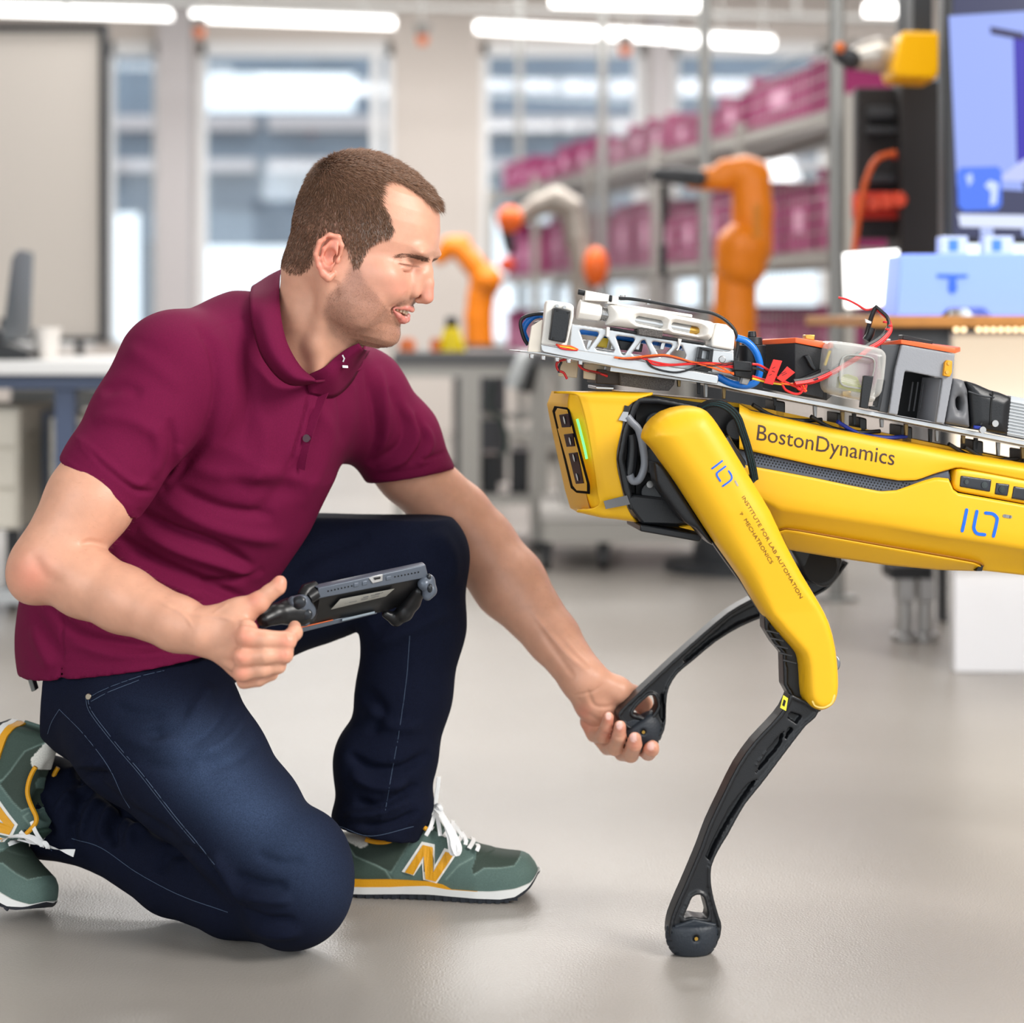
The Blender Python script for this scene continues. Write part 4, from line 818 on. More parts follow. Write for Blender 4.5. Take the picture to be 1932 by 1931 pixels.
K = [ # near sleeve
 ([(370,610),(400,660),(410,730),(395,800),(370,850),(330,900),(300,932)], 9, -0.0060), ([(395,600),(432,680),(438,760),(410,830),(360,880)], 12, 0.0037),
 ([(230,650),(290,690),(345,735)], 16, 0.0030), ([(150,830),(200,880),(260,925),(300,928)], 5, -0.0045), ([(135,818),(190,868),(250,912),(285,905)], 8, 0.0045),
 ([(190,740),(230,730),(270,745)], 12, -0.0045), ([(175,790),(240,790),(300,820)], 14, 0.0045), ([(290,800),(300,850),(290,905)], 12, 0.0053), ([(320,790),(328,850),(312,905)], 9, -0.0060),
 ([(340,840),(335,880),(310,920)], 8, 0.0045), ([(120,866),(180,915),(245,955)], 6, .001, 'full'),
 # body drag lines below the near arm
 ([(255,965),(330,1000),(410,1030),(480,1075)], 10, -0.0105), ([(260,1000),(340,1040),(420,1065),(500,1090)], 12, 0.0090), ([(215,1010),(300,1060),(400,1105),(470,1135)], 10, -0.0105),
 ([(300,940),(380,985),(460,1010),(540,1020)], 14, 0.0075), ([(330,920),(420,960),(520,975)], 11, -0.0075), ([(210,1045),(290,1090),(380,1130)], 12, 0.0090), ([(380,1100),(440,1095),(500,1075)], 8, -0.0060),
 ([(420,900),(500,925),(580,925)], 18, -0.0045), ([(350,880),(450,900),(540,890)], 16, 0.0045),
 ([(60,1150),(90,1200),(120,1240)], 10, -0.0045), ([(90,1140),(150,1195),(240,1215),(320,1222)], 9, -0.0060), ([(130,1215),(230,1240),(340,1232)], 9, 0.0045), ([(60,1180),(80,1230),(100,1262)], 12, 0.0060),
 ([(118,1140),(116,1200),(118,1250)], 3, -0.0023),
 # chest, far shoulder and sleeve
 ([(690,690),(705,760),(712,830),(695,880)], 9, -0.0075), ([(715,690),(726,760),(728,820),(700,870)], 8, 0.0060), ([(735,730),(760,790),(755,840),(700,880)], 9, -0.0067),
 ([(750,750),(785,810),(770,860),(715,890)], 8, 0.0060), ([(780,780),(800,830),(770,875)], 6, -0.0060), ([(800,800),(814,838),(790,880)], 6, 0.0045), ([(790,868),(820,862),(842,852)], 4, -0.0045),
 ([(655,700),(665,760),(662,820),(640,870)], 9, 0.0053), ([(635,720),(645,780),(645,840)], 8, -0.0045), ([(600,760),(625,820),(610,880),(570,960)], 12, 0.0045), ([(590,770),(590,830),(560,900)], 10, -0.0045),
 ([(700,905),(770,905),(840,878)], 6, .001, 'full'),
 ([(470,640),(476,720),(470,780),(455,850)], 12, -0.0045), ([(490,760),(500,850),(470,930)], 14, 0.0030), ([(560,860),(530,930),(480,970)], 14, -0.0045),
 # seams
 ([(376,620),(402,690),(406,760),(378,835),(332,890)], 1.6, -.0012, 'full'), ([(376,640),(420,615),(466,598)], 1.5, -.001, 'full'), ([(120,1250),(230,1248),(360,1222)], 1.3, -.0008, 'full'),
 ([(138,826),(200,886),(262,934)], 1.6, -.0012, 'full'), ([(700,893),(780,888),(838,862)], 1.5, -.001, 'full'),
 ([(582,744),(572,790),(556,845),(546,882)], 3.0, -.0080), ([(578,744),(568,800),(551,852),(546,882)], 5, 0.0030)]
sv = folds(sv, sq, K, .05)
polo = link('polo_shirt', npmesh('polo_shirt', sv, sq), cloth, person); polo['label'] = 'burgundy short-sleeved polo shirt'
sb = bvh(sv, sq)
def sheet(name, rows, n, thick, m, parent, lab=None):     # cloth band lofted through rows of control points
    R_ = [np.array(spline(r, n)) for r in rows]; k = len(R_[0]); rows2 = np.array([spline([R_[j][i] for j in range(len(R_))], 4) for i in range(k)])
    a_, b_ = rows2.shape[:2]; V = rows2.reshape(-1,3); Q = np.array([(i*b_+j, i*b_+j+1, (i+1)*b_+j+1, (i+1)*b_+j) for i in range(a_-1) for j in range(b_-1)])
    o = link(name, npmesh(name, V, Q), m, parent); s_ = o.modifiers.new('solid', 'SOLIDIFY'); s_.thickness = thick; s_.offset = 0
    if lab: o['label'] = lab
    return o
G = lambda x, y, o=.006: tuple(onsurf(sb, x, y, o))
nk = lambda x, y, Y: tuple(P(x, y, Y))
# near half of the collar: fold edge round the neck, then the outer edge lying on the shirt
sheet('collar', [
  [nk(562,512,2.80), nk(532,509,2.745), nk(527,545,2.665), nk(530,600,2.615), nk(542,650,2.588), nk(566,692,2.585), nk(592,716,2.59)],
  [nk(520,520,2.84), nk(505,524,2.78), nk(500,560,2.65), nk(500,615,2.595), nk(515,668,2.57), nk(552,712,2.572), nk(598,720,2.58)],
  [nk(500,545,2.86), nk(478,540,2.78), G(470,575,.010), G(472,630,.012), G(492,685,.014), G(538,729,.014), G(604,722,.014)]], 6, .0028, cloth, person)
# far half
sheet('collar', [
  [nk(655,640,2.84), nk(640,662,2.80), nk(626,678,2.755), nk(610,700,2.71), nk(600,716,2.665)],
  [nk(668,650,2.83), nk(658,676,2.78), nk(646,692,2.735), nk(634,704,2.70), nk(626,712,2.67)],
  [G(680,652,.008), G(673,693,.010), G(655,705,.010), G(642,709,.010), G(634,700,.014)]], 6, .0028, cloth, person)
for L_, w_ in (([(655,664),(655,672),(651,677)], .0022), ([(652,683),(657,682)], .0022)):   # white mark on the collar
    pass
HS = lambda x, y, o: tuple(onsurf(hb, x, y, o, 2.62))
sheet('collar_stand', [[HS(585,706,.004), HS(610,691,.004), HS(632,671,.004), HS(655,654,.004), HS(678,643,.004)], [HS(583,722,.008), HS(616,712,.008), HS(638,692,.008), HS(660,670,.007), HS(682,652,.006)], [G(581,742,.003), G(625,750,.003), G(655,728,.003), G(674,698,.003), G(694,664,.003)]], 5, .0018, cloth, person)
mk = MB()
for L_ in ([(645,662),(647,668),(644,674)], [(642,682),(650,682)], [(642,684),(650,684)]):
    mk.ribbon([Vector(HS(x, y, .0105)) for x, y in L_], .0018, .0008, (0,-1,0))
mk.build('collar_mark', mat('white_thread', srgb(235,235,240), .6), polo)
# placket and buttons
pl = MB(); 
for L_, w_ in (([(600,735),(588,760),(572,800),(560,850),(562,880)], .017),):
    pts = [Vector(G(x, y, .0030)) for x, y in spline([(612,727),(598,758),(582,800),(567,850),(563,884)], 5)]
    for _ in range(12): pts = [pts[0]]+[(a_+b_*2+c_)/4 for a_, b_, c_ in zip(pts[:-2], pts[1:-1], pts[2:])]+[pts[-1]]
    pl.ribbon(pts, w_, .0020, [Vector((-.35,-1,.25))]*len(pts))
pk = sheet('placket', [[G(604,722,.012), G(590,752,.006), G(574,790,.005), G(553,840,.004), G(547,884,.003)], [G(632,716,.012), G(618,745,.006), G(598,775,.004), G(577,812,.0035), G(575,840,.003)]][:2], 5, .0016, cloth, person) if False else pl.build('placket', cloth, person)
btn = mat('dark_button', srgb(60,14,36), .3)
for x, y in ((573,826),(622,708)):
    b_ = MB(); c0 = Vector(G(x, y, .0065)); b_.cyl(c0, c0+Vector((-.0006,-.0018,.0002)), .0052, 16); b_.build('button', btn, polo)
# ---- jeans
denim = mat('dark_denim', srgb(26,34,62), .9, spec=.15, attr=True, noise=.35, nscale=900, bump=.4, bscale=1500, bdist=.0008)
f = Field((-.72, 2.30, -.01), (.02, 3.08, .52), .0042)
f.chain([J(250,1190,2.80,150), J(212,1266,2.77,178)], .03)
f.chain([J(226,1262,2.76,174), J(290,1361,2.68,160), J(370,1450,2.63,134), J(455,1545,2.58,114), J(552,1688,2.54,103)], .02)
f.ell(P(575,1640,2.53), (.060,.062,.075), .03)
f.chain([J(545,1697,2.555,86), J(440,1690,2.60,78), J(330,1648,2.67,78), J(205,1572,2.74,72), J(88,1524,2.785,92), J(40,1512,2.79,96)], .012)
f.chain([J(300,1190,2.86,150), J(600,1088,2.865,118), J(786,1052,2.83,96)], .02)
f.chain([J(786,1052,2.83,96), J(780,1180,2.825,96), J(762,1310,2.815,88), J(738,1430,2.805,84), J(722,1520,2.795,80), J(714,1600,2.795,78)], .015)
f.ell(P(672,1440,2.80), (.030,.05,.045), .03); f.ell(P(668,1548,2.79), (.030,.05,.028), .02); f.ell(P(775,1520,2.79), (.03,.04,.03), .02)
f.cut(P(62,1520,2.72), (-1,-.15,.10), np.array([-.75,2.5,.05]), np.array([P(150,1,2.7)[0],3.0,.36]), .003)
f.cut(P(716,1572,2.78), (-.24,0,-.97), np.array([P(600,1,2.8)[0],2.6,0]), np.array([P(850,1,2.8)[0],3.0,P(1,1500,2.8)[2]]), .003)
f.chain([J(150,1535,2.77,68), J(20,1515,2.79,76)], .003, 's'); f.chain([J(720,1555,2.79,58), J(714,1630,2.79,62)], .003, 's')
f.cut((0,2.6,.002), (0,0,-1), k=.002)
jv, jq = f.mesh(2)
K = [([(123,1430),(180,1478),(245,1530),(300,1565),(340,1592)], 10, -0.0120), ([(340,1592),(400,1640),(432,1690),(455,1740)], 9, -0.0120), ([(400,1610),(430,1660),(450,1710)], 12, 0.0096),
 ([(440,1650),(500,1670),(545,1672)], 9, -0.0080), ([(450,1690),(510,1700),(550,1698)], 8, 0.0080), ([(445,1712),(500,1735),(560,1738)], 8, -0.0080), ([(455,1745),(510,1765),(570,1760)], 9, 0.0064),
 ([(480,1610),(530,1630),(575,1625)], 10, -0.0048), ([(360,1330),(330,1370),(270,1395)], 14, -0.0096), ([(400,1290),(370,1340),(300,1385)], 16, 0.0096), ([(440,1300),(400,1370),(340,1410)], 14, -0.0080), ([(470,1340),(430,1400),(370,1430)], 12, 0.0080), ([(490,1390),(440,1430),(380,1450)], 14, -0.0064),
 ([(215,1330),(260,1350),(310,1345)], 12, -0.0064), ([(220,1380),(270,1402),(330,1400)], 14, 0.0064), ([(260,1440),(320,1450),(370,1440)], 14, -0.0048),
 # lower right leg
 ([(130,1500),(170,1470),(210,1465)], 9, -0.0120), ([(120,1460),(165,1440),(200,1440)], 9, 0.0100), ([(100,1540),(140,1490),(185,1478)], 8, 0.0100), ([(140,1560),(150,1510),(175,1490)], 7, -0.0120), ([(135,1600),(132,1560),(140,1530)], 8, -0.0120), ([(155,1590),(165,1540),(190,1505)], 7, 0.0100),
 ([(215,1600),(212,1560),(235,1525)], 8, -0.0120), ([(195,1590),(195,1555),(215,1520)], 9, 0.0100), ([(245,1610),(250,1570),(285,1555)], 10, 0.0096), ([(300,1650),(320,1610),(360,1610)], 12, -0.0080), ([(75,1500),(80,1540),(100,1580)], 9, -0.0120), ([(62,1480),(70,1530),(85,1575)], 8, 0.0096),
 # left leg
 ([(530,1090),(610,1040),(700,1010)], 16, -0.0064), ([(520,1150),(600,1120),(670,1090)], 12, -0.0080), ([(540,1190),(610,1150),(690,1120)], 12, 0.0080), ([(700,1180),(760,1140),(820,1130)], 16, -0.0096), ([(700,1220),(770,1190),(850,1150)], 14, 0.0080), ([(820,1000),(850,1050),(850,1110)], 16, 0.0064),
 ([(655,1420),(700,1450),(760,1450),(810,1420)], 9, -0.0120), ([(660,1460),(710,1485),(770,1480)], 10, 0.0100), ([(668,1510),(720,1520),(790,1480)], 8, -0.0120), ([(650,1545),(700,1535),(770,1510)], 9, 0.0100), ([(680,1560),(740,1555),(790,1530)], 6, -0.0096), ([(680,1300),(720,1340),(700,1390)], 12, -0.0080), ([(690,1330),(740,1370),(800,1370)], 12, 0.0064),
 # seams: side seam, back pocket, front pocket, inseams, cuffs
 ([(165,1315),(175,1345),(225,1410),(268,1460),(330,1540),(372,1590),(405,1632)], 1.7, .0013, 'full'), ([(162,1318),(171,1347),(221,1412),(264,1462),(326,1542),(368,1592)], 1.4, -.0012, 'full'),
 ([(112,1339),(160,1388),(205,1448),(230,1500),(245,1525)], 1.5, .0012, 'full'), ([(90,1385),(98,1362),(112,1339)], 1.3, .001, 'full'),
 ([(165,1318),(200,1300),(260,1278),(310,1266)], 1.6, -.002, 'full'), ([(172,1324),(206,1306),(262,1284)], 1.3, .001, 'full'),
 ([(135,1583),(190,1600),(260,1648),(340,1690),(430,1722)], 1.5, -.0012, 'full'),
 ([(768,1200),(762,1280),(748,1380),(734,1460),(722,1530),(716,1575)], 1.8, .0018, 'full'), ([(773,1200),(767,1280),(753,1380),(739,1460),(727,1530)], 1.5, -.0014, 'full'),
 ([(642,1560),(700,1578),(780,1560)], 1.6, -.0015, 'full'), ([(70,1475),(62,1510),(75,1570),(98,1606)], 1.6, -.0015, 'full')]
jv = folds(jv, jq, K, .05)
px = to_px(jv); fade = np.exp(-(((px[:,0]-500)*.75+(px[:,1]-1560)*-.66)/75)**2)*np.clip(1-np.abs(px[:,1]-1530)/260, 0, 1)*(jv[:,1] < 2.72)
fade = np.clip(fade+.5*np.exp(-((px[:,0]-400)**2+(px[:,1]-1430)**2)/70.**2)*(jv[:,1] < 2.75), 0, 1)
dk = np.array(srgb(15,20,38)[:3]); lt = np.array(srgb(70,88,120)[:3]); col = dk+(lt-dk)*(fade*.45)[:,None]
seamc = np.zeros(len(jv))
for fl in K:
    if len(fl) > 3 and fl[2] > 0:
        d, T, sd = pdist(px, spline(fl[0], 5)); seamc = np.maximum(seamc, np.exp(-(d/1.5)**2)*(normals(jv, jq)[:,1] < 0))
me = npmesh('jeans', jv, jq); colattr(me, col); jeans = link('jeans', me, denim, person); jeans['label'] = 'dark indigo jeans with faded thigh'
jb = bvh(jv, jq); thr = mat('seam_thread', srgb(72,88,112), .7)
for fl in K:
    if len(fl) > 3 and fl[1] < 1.75:
        q = MB(); pts = [onsurf(jb, x, y, .0003) for x, y in spline(fl[0], 8)]; pts = [p for a_, p in zip([pts[0]]+pts[:-1], pts) if (p-a_).length < .03]
        if len(pts) > 3: q.tube(pts, .00045, 4, False); q.build('seam', thr, jeans)
rv = MB(); p0 = onsurf(jb, 169, 1315, .001); rv.cyl(p0, p0+Vector((-.0008,-.0028,.0004)), .0042, 14); rv.build('rivet', mat('rivet_metal', srgb(150,140,125), .35, 1), jeans, .0008)
lp = MB(); p0 = onsurf(jb, 62, 1288, .001, 2.78); lp.box(p0, (.006,.02,.022), Matrix.Rotation(-.3,3,'Y')); lp.build('waist_patch', mat('patch_grey', srgb(120,122,118), .6), jeans, .001)
# ---- sneakers: built flat once, then set under each foot
KS = .282/1630
U = lambda u, v: ((u-140)*KS, (1045-v)*KS)
XS = np.concatenate([np.array([0,.004,.012,.03,.06,.15,.35,.5,.7])*.282, .282*(.8+.2*np.sin(np.linspace(0,math.pi/2,14)))])
WS = np.concatenate([np.array([.002,.012,.020,.0255,.0295,.033,.0335,.037,.046]), .0455*np.cos(np.linspace(0,math.pi/2,14))**.75])
prof = lambda L: (lambda x: np.interp(x, [U(a,b)[0] for a,b in L], [U(a,b)[1] for a,b in L]))
z_out0 = prof([(140,1030),(200,1045),(1450,1045),(1560,1032),(1650,1000),(1720,945),(1770,870)]); z_out1 = prof([(140,1000),(250,1022),(900,1003),(1100,1008),(1480,1016),(1600,1000),(1700,940),(1745,885),(1770,850)])
z_mid1 = prof([(140,950),(250,965),(600,955),(900,935),(1060,955),(1400,958),(1600,938),(1720,905),(1770,845)]); z_yel1 = prof([(140,880),(250,905),(600,897),(900,902),(1040,925),(1080,955),(1400,958),(1600,938),(1720,905),(1770,845)])
ztop = prof([(140,640),(175,585),(300,585),(420,590),(520,600),(640,568),(720,490),(780,440),(860,462),(960,510),(1100,575),(1200,625),(1300,665),(1400,685),(1500,700),(1620,708),(1690,740),(1740,800),(1770,870)])
def shoe(label, Mw, bend, yshift=0):
    rt = bpy.data.objects.new('sneaker', None); S.collection.objects.link(rt); rt.parent = person; rt['label'] = label
    def tf(V):
        V = np.array(V, float)
        if bend:
            x0, ln, zn = .142, .055, .030; th = np.clip((V[:,0]-x0)/ln, 0, 1)*bend; R_ = ln/bend
            x, z = V[:,0].copy(), V[:,2]-zn; ex = np.maximum(V[:,0]-x0-ln, 0); m = x > x0
            nx = x0+(R_-z)*np.sin(th)+ex*np.cos(th); nz = zn+R_-(R_-z)*np.cos(th)+ex*np.sin(th)
            V[:,0] = np.where(m, nx, x); V[:,2] = np.where(m, nz, V[:,2])
        return V
    Mn = np.array(Mw.to_3x3()); Tn = np.array(Mw.translation)
    fin = lambda V: tf(V) @ Mn.T+Tn
    def add(name, V, Q, m, col=None):
        me = npmesh(name, fin(V), Q)
        if col is not None: colattr(me, col)
        return link(name, me, m, rt)
    f = Field((-.008,-.056,.0), (.292,.056,.125), .0017)
    def fn(X, Y, Z):
        zt = ztop(X); zb = z_yel1(X)-.004; w_ = np.interp(X, XS, WS)*(1-.12*np.clip((Z-.03)/.07, 0, 1)); w_ = np.maximum(w_, .0015); H = np.maximum(zt-zb, .004)
        n = 2.6; r = (np.abs(Y/w_)**n+np.clip((Z-zb)/H, 0, 9)**n)**(1/n); return np.maximum(np.maximum((r-1)*np.minimum(w_, H), zb-Z), X-.2800)
    f.put(fn, (-.01,-.06,0), (.3,.06,.13), .002, 'u')
    # opening for the ankle
    f.chain([((.055,0,.135), .026), ((.088,0,.098), .022)], .006, 's'); f.chain([((.040,0,.13), .021), ((.048,0,.094), .017)], .006, 's')
    V, Q = f.mesh(1); N = normals(V, Q); uv = np.stack([V[:,0]/KS+140, 1045-V[:,2]/KS], 1)
    green, dark, heel, white = [np.array(srgb(*c)[:3]) for c in ((84,106,100), (52,66,58), (60,78,70), (226,224,216))]
    col = np.tile(green, (len(V),1)); side = np.abs(N[:,1]) > .25
    reg = [([(120,600),(210,615),(310,730),(480,790),(560,830),(610,900),(120,920)], heel, .0), ([(200,590),(440,590),(520,610),(640,570),(690,548),(740,620),(700,700),(600,840),(480,790),(310,730)], dark, -.0012),
           ([(1270,830),(1255,790),(1285,712),(1400,688),(1500,690),(1640,700),(1590,770),(1480,782),(1350,785)], dark, -.0010), ([(120,540),(300,570),(420,585),(405,650),(355,672),(210,615),(120,600)], white, .0012), ([(780,420),(900,450),(1330,640),(1420,680),(1400,640),(900,380)], dark, 0)]
    D = np.zeros(len(V))
    for poly, c_, dz in reg: m = inpoly(uv, poly); col[m] = c_; D[m] = dz
    m = inpoly(uv, [(1285,712),(1640,690),(1640,600),(1285,640)]) & (N[:,2] > .5); col[m] = dark
    for ln in ([(210,615),(310,730),(480,790),(560,830),(610,900)], [(740,620),(700,700),(605,845)], [(1640,712),(1590,772),(1480,784),(1350,787),(1275,835)], [(1050,880),(1150,770),(1260,715)], [(690,548),(745,615)], [(860,480),(780,585),(745,560)]):
        d, T, sd = pdist(uv, ln); k = np.exp(-(d/6)**2)*.45*side; col = col*(1-k[:,None])+np.array(srgb(150,175,165)[:3])*k[:,None]; D -= .0007*np.exp(-(d/9)**2)
    V = V+N*D[:,None]
    up_ = add('upper', V, Q, mat('shoe_upper', srgb(74,104,98), .75, attr=True, noise=.12, nscale=700, bump=.3, bscale=1300, bdist=.0006), col); 
    bb_ = bvh(V, Q)
    def layer(name, zb, zt, grow, m, x1=None, cap=True):
        xs = np.concatenate([np.array([0,.0011,.0034,.008,.0169]), np.linspace(.025,.2256,34)[:-1], .282*(.8+.2*np.sin(np.linspace(0,math.pi/2,14)))]); 
        if x1: xs = xs[xs <= x1]
        w_ = np.interp(xs, XS, WS)+grow; xg = xs.copy(); k = len(xs); V = []
        for s in (-1, 1):
            for zf in (zb, zt):
                for i in range(k): V.append((xg[i]+(grow if i == k-1 and not x1 else 0)-(grow if i == 0 else 0), s*max(w_[i]-(0 if i < k-1 or x1 else grow*.6), .001), zf(xs[i])))
        F = []; a, b, c, d = 0, k, 2*k, 3*k
        for i in range(k-1): F += [(a+i,a+i+1,b+i+1,b+i), (c+i+1,c+i,d+i,d+i+1), (b+i,b+i+1,d+i+1,d+i), (a+i+1,a+i,c+i,c+i+1)]
        F += [(a,b,d,c), (a+k-1,c+k-1,d+k-1,b+k-1)]
        o = link(name, mesh(name, fin(V), F), m, rt, smooth=False); autosmooth(o, 50); return o
    layer('outsole', z_out0, z_out1, .002, mat('outsole', srgb(34,38,46), .7))
    layer('midsole', z_out1, z_mid1, .0035, mat('midsole', srgb(226,226,224), .5)); layer('yellow_wedge', z_mid1, z_yel1, .0032, mat('shoe_yellow', srgb(226,160,18), .5, bump=.3, bscale=700), .205)
    q = MB()
    for i in range(20):
        x = .022+i*.012; 
        for s in (-1, 1): w_ = np.interp(x, XS, WS); q.bb((x, s*(w_+.002)-.0015, float(z_out0(x))-.0008), (x+.006, s*(w_+.002)+.0015, float(z_out1(x))-.001))
    q.v = [Vector(v) for v in fin(q.v)]; o = q.build('tread_lug', mat('outsole', None), rt); o['kind'] = 'stuff'
    def side_pt(u, v, s, lift):
        x, z = U(u, v); h_ = bb_.ray_cast(Vector((x, s*.09, z)), Vector((0,-s,0)))
        return (h_[0]+Vector((0, s*lift, 0))) if h_[0] is not None else Vector((x, s*.03, z))
    white_m = mat('shoe_white', srgb(232,232,228), .6)
    for s in (-1, 1):
        for poly, m_, lift in (([(848,602),(952,622),(957,775),(1030,648),(1135,680),(975,915),(866,890),(855,762),(790,862),(692,835)], white_m, .0012), ([(858,625),(938,642),(945,830),(1040,672),(1108,690),(968,900),(885,885),(868,705),(785,855),(718,838)], mat('shoe_yellow', None), .0022)):
            pp = [tuple(np.array(poly[i])*(1-t)+np.array(poly[(i+1)%len(poly)])*t) for i in range(len(poly)) for t in (0,.34,.67)]; V2 = [side_pt(u, v, s, lift) for u, v in pp]; n = len(V2)
            bm = bmesh.new(); vv = [bm.verts.new(v) for v in V2]; vb = [bm.verts.new(v-Vector((0,s*.0012,0))) for v in V2]
            bm.faces.new(vv if s > 0 else vv[::-1]); 
            for i in range(n): bm.faces.new((vv[i], vv[(i+1)%n], vb[(i+1)%n], vb[i]))
            bmesh.ops.triangulate(bm, faces=bm.faces); bmesh.ops.recalc_face_normals(bm, faces=bm.faces)
            for v in bm.verts: v.co = Vector(fin([v.co])[0])
            me = bpy.data.meshes.new('n'); bm.to_mesh(me); bm.free(); link('side_letter_edge' if m_ is white_m else 'side_letter', me, m_, rt, smooth=False)
        tr_ = [Vector((U(u,v)[0], s*(np.interp(U(u,v)[0], XS, WS)*.84), U(u,v+4)[1])) for u, v in spline([(395,588),(440,602),(510,610),(590,598),(650,560),(705,505),(745,460),(785,444),(835,462),(890,495)], 3)]
        q = MB(); q.tube(tr_, .0032, 8); q.v = [Vector(v) for v in fin(q.v)]; q.build('collar_trim', mat('shoe_yellow', None), rt, smooth=True)
        q = MB()
        for u, v in ((745,532),(790,490),(882,548),(995,548)): c0 = side_pt(u, v, s, .0002); q.tube([c0-Vector((0,s*.001,0)), c0+Vector((0,s*.0004,0))], .0019, 10)
        q.v = [Vector(v) for v in fin(q.v)]; q.build('eyelet', mat('eyelet_black', srgb(18,20,20), .5), rt)
    # tongue
    f = Field((.08,-.035,.07), (.18,.035,.158), .0018); f.chain([((.150,0,.078), .016), ((.128,0,.110 if not bend else .092), .019)]+([((.121,0,.134), .018)] if not bend else []), .006, n=(.93,0,.35), f=.32); V, Q = f.mesh(1)
    add('tongue', V, Q, mat('tongue_green', srgb(50,72,62), .8, noise=.3, nscale=1200, bump=.5, bscale=1500, bdist=.0006))
    lc = mat('lace_white', srgb(236,236,236), .7, bump=.3, bscale=1500, bdist=.0005)
    def lace(pts, w_=.0058):
        P_ = [Vector((*(U(u,v)[0],), y, U(u,v)[1])) for u, v, y in [tuple(q) for q in spline(pts, 4)]]; q = MB()
        q.ribbon(P_, w_, .0014, (.25,-.8,.45)); q.v = [Vector(v) for v in fin(q.v)]; q.build('lace', lc, rt, .0005)
    y0 = -.034
    for L_ in ([(790,485,-.030),(850,430,-.030),(930,375,-.018),(955,335,-.010)], [(885,545,-.034),(920,480,-.030),(940,410,-.018),(952,345,-.010)], [(1000,545,-.034),(985,480,-.026),(960,400,-.014)], [(1100,600,-.034),(1110,540,-.028),(1090,490,-.016),(1080,470,0)], [(1200,612,-.034),(1200,580,-.028),(1160,540,-.014)], [(1290,662,-.032),(1300,636,-.024),(1280,640,-.010)],
      [(975,105,-.012),(968,180,-.012),(955,260,-.012),(950,330,-.012)], [(940,345,-.012),(975,320,-.020),(1000,350,-.022),(960,375,-.018)], [(955,345,-.018),(1010,390,-.026),(1050,460,-.034),(1080,560,-.042),(1095,655,-.044),(1120,650,-.046),(1105,560,-.044),(1060,470,-.036),(1000,390,-.026)], [(975,350,-.018),(1040,430,-.028),(1120,540,-.038),(1160,620,-.046),(1140,665,-.048),(1110,600,-.046),(1090,540,-.040)],
      [(1085,480,-.006),(1130,520,-.016),(1180,570,-.024),(1210,600,-.028)]): lace(L_, .0072 if L_[0][0] in (955,975) and len(L_) > 5 else .0056)
    for u, v in ((930,505),(1040,560),(1140,615),(1240,650)):
        q = MB(); q.ribbon([Vector((U(u+a,0)[0], y, U(0,v-22+abs(y)*700)[1])) for a, y in ((-14,-.028),(0,-.014),(8,0),(0,.014),(-14,.028))], .0062, .0014, (.4,0,.9)); q.v = [Vector(v) for v in fin(q.v)]; q.build('lace', lc, rt, .0005)
    return rt
def frame(o, x, z):
    x = Vector(x).normalized(); z = Vector(z); z = (z-x*z.dot(x)).normalized(); y = z.cross(x); return Matrix(((x.x,y.x,z.x,o[0]),(x.y,y.y,z.y,o[1]),(x.z,y.z,z.z,o[2]),(0,0,0,1)))
hp = P(634, 1697, 2.80); Ml = frame((hp.x, 2.812, .0012), (1,-.07,0), (0,0,1)); shoe('green sneaker flat on the floor, with a yellow letter', Ml, 0)
hp = P(12, 1384, 2.74); Mr = frame((hp.x, 2.755, hp.z), (-.25,-.14,-.95), (.90,-.36,-.14)); ro = shoe('green sneaker with heel raised at the left edge', Mr, 1.25)
dz = min(v.co.z for ch in ro.children for v in ch.data.vertices); 
for ch in ro.children: ch.data.transform(Matrix.Translation((0,0,.0015-dz)))
# ================================================================ hand-held controller
C6 = lambda u, v: (380+u/4.025, 1030+v/4.025)
YC = lambda px: 2.425+(px-500)/315*.135
def cpt(u, v, o=0): x, y = C6(u, v); return P(x, y, YC(x)+o)
ctl = thing('tablet_controller', 'dark grey hand-held tablet controller with two grips, held in his right hand', 'controller', cpt(1100,500))
cg = mat('controller_grey', srgb(88,96,108), .32, .2, bump=.05, bscale=600); cd = mat('controller_black', srgb(18,19,22), .35); cb = mat('controller_button', srgb(34,38,44), .25)
def cp(name, pts, o, d, m, par=None, bv=.0012, lab=None):
    q = MB(); q.prism([cpt(u,v,o) for u,v in pts], (0,d,0)); ob = q.build(name, m, par or ctl, bv, 3); 
    if lab: ob['label'] = lab
    return ob
# slab seen from below and behind: back plate slants away downwards
def quadbox(name, A_, B_, m, par=None, bv=.001):
    q = MB(); n = len(A_); q.add([cpt(*a) for a in A_]+[cpt(*b) for b in B_], [tuple(range(n)), tuple(range(2*n-1,n-1,-1))]+[(i,i+n,(i+1)%n+n,(i+1)%n) for i in range(n)]); return q.build(name, m, par or ctl, bv, 3)
quadbox('top_edge', [(885,322,-.004),(1700,146,-.004),(1722,238,-.002),(893,400,-.002)], [(885,318,.006),(1700,142,.006),(1722,240,.006),(893,402,.006)], cg)
quadbox('top_bevel', [(838,302,.010),(1676,124,.010),(1702,146,-.003),(886,322,-.003)], [(838,304,.022),(1676,126,.022),(1702,150,.020),(886,326,.020)], cg)
quadbox('back_plate', [(893,398,.000),(1722,238,.000),(1660,400,.030),(1400,500,.045),(1330,510,.048),(750,645,.050),(735,620,.045),(860,560,.030)], [(893,398,.012),(1722,238,.012),(1660,395,.045),(1400,490,.060),(1330,500,.062),(750,630,.062),(735,600,.058),(860,540,.045)], cd)
quadbox('lower_edge', [(735,622,.042),(1330,490,.042),(1335,516,.044),(748,662,.044)], [(735,622,.060),(1330,490,.060),(1335,516,.060),(748,662,.060)], cg)
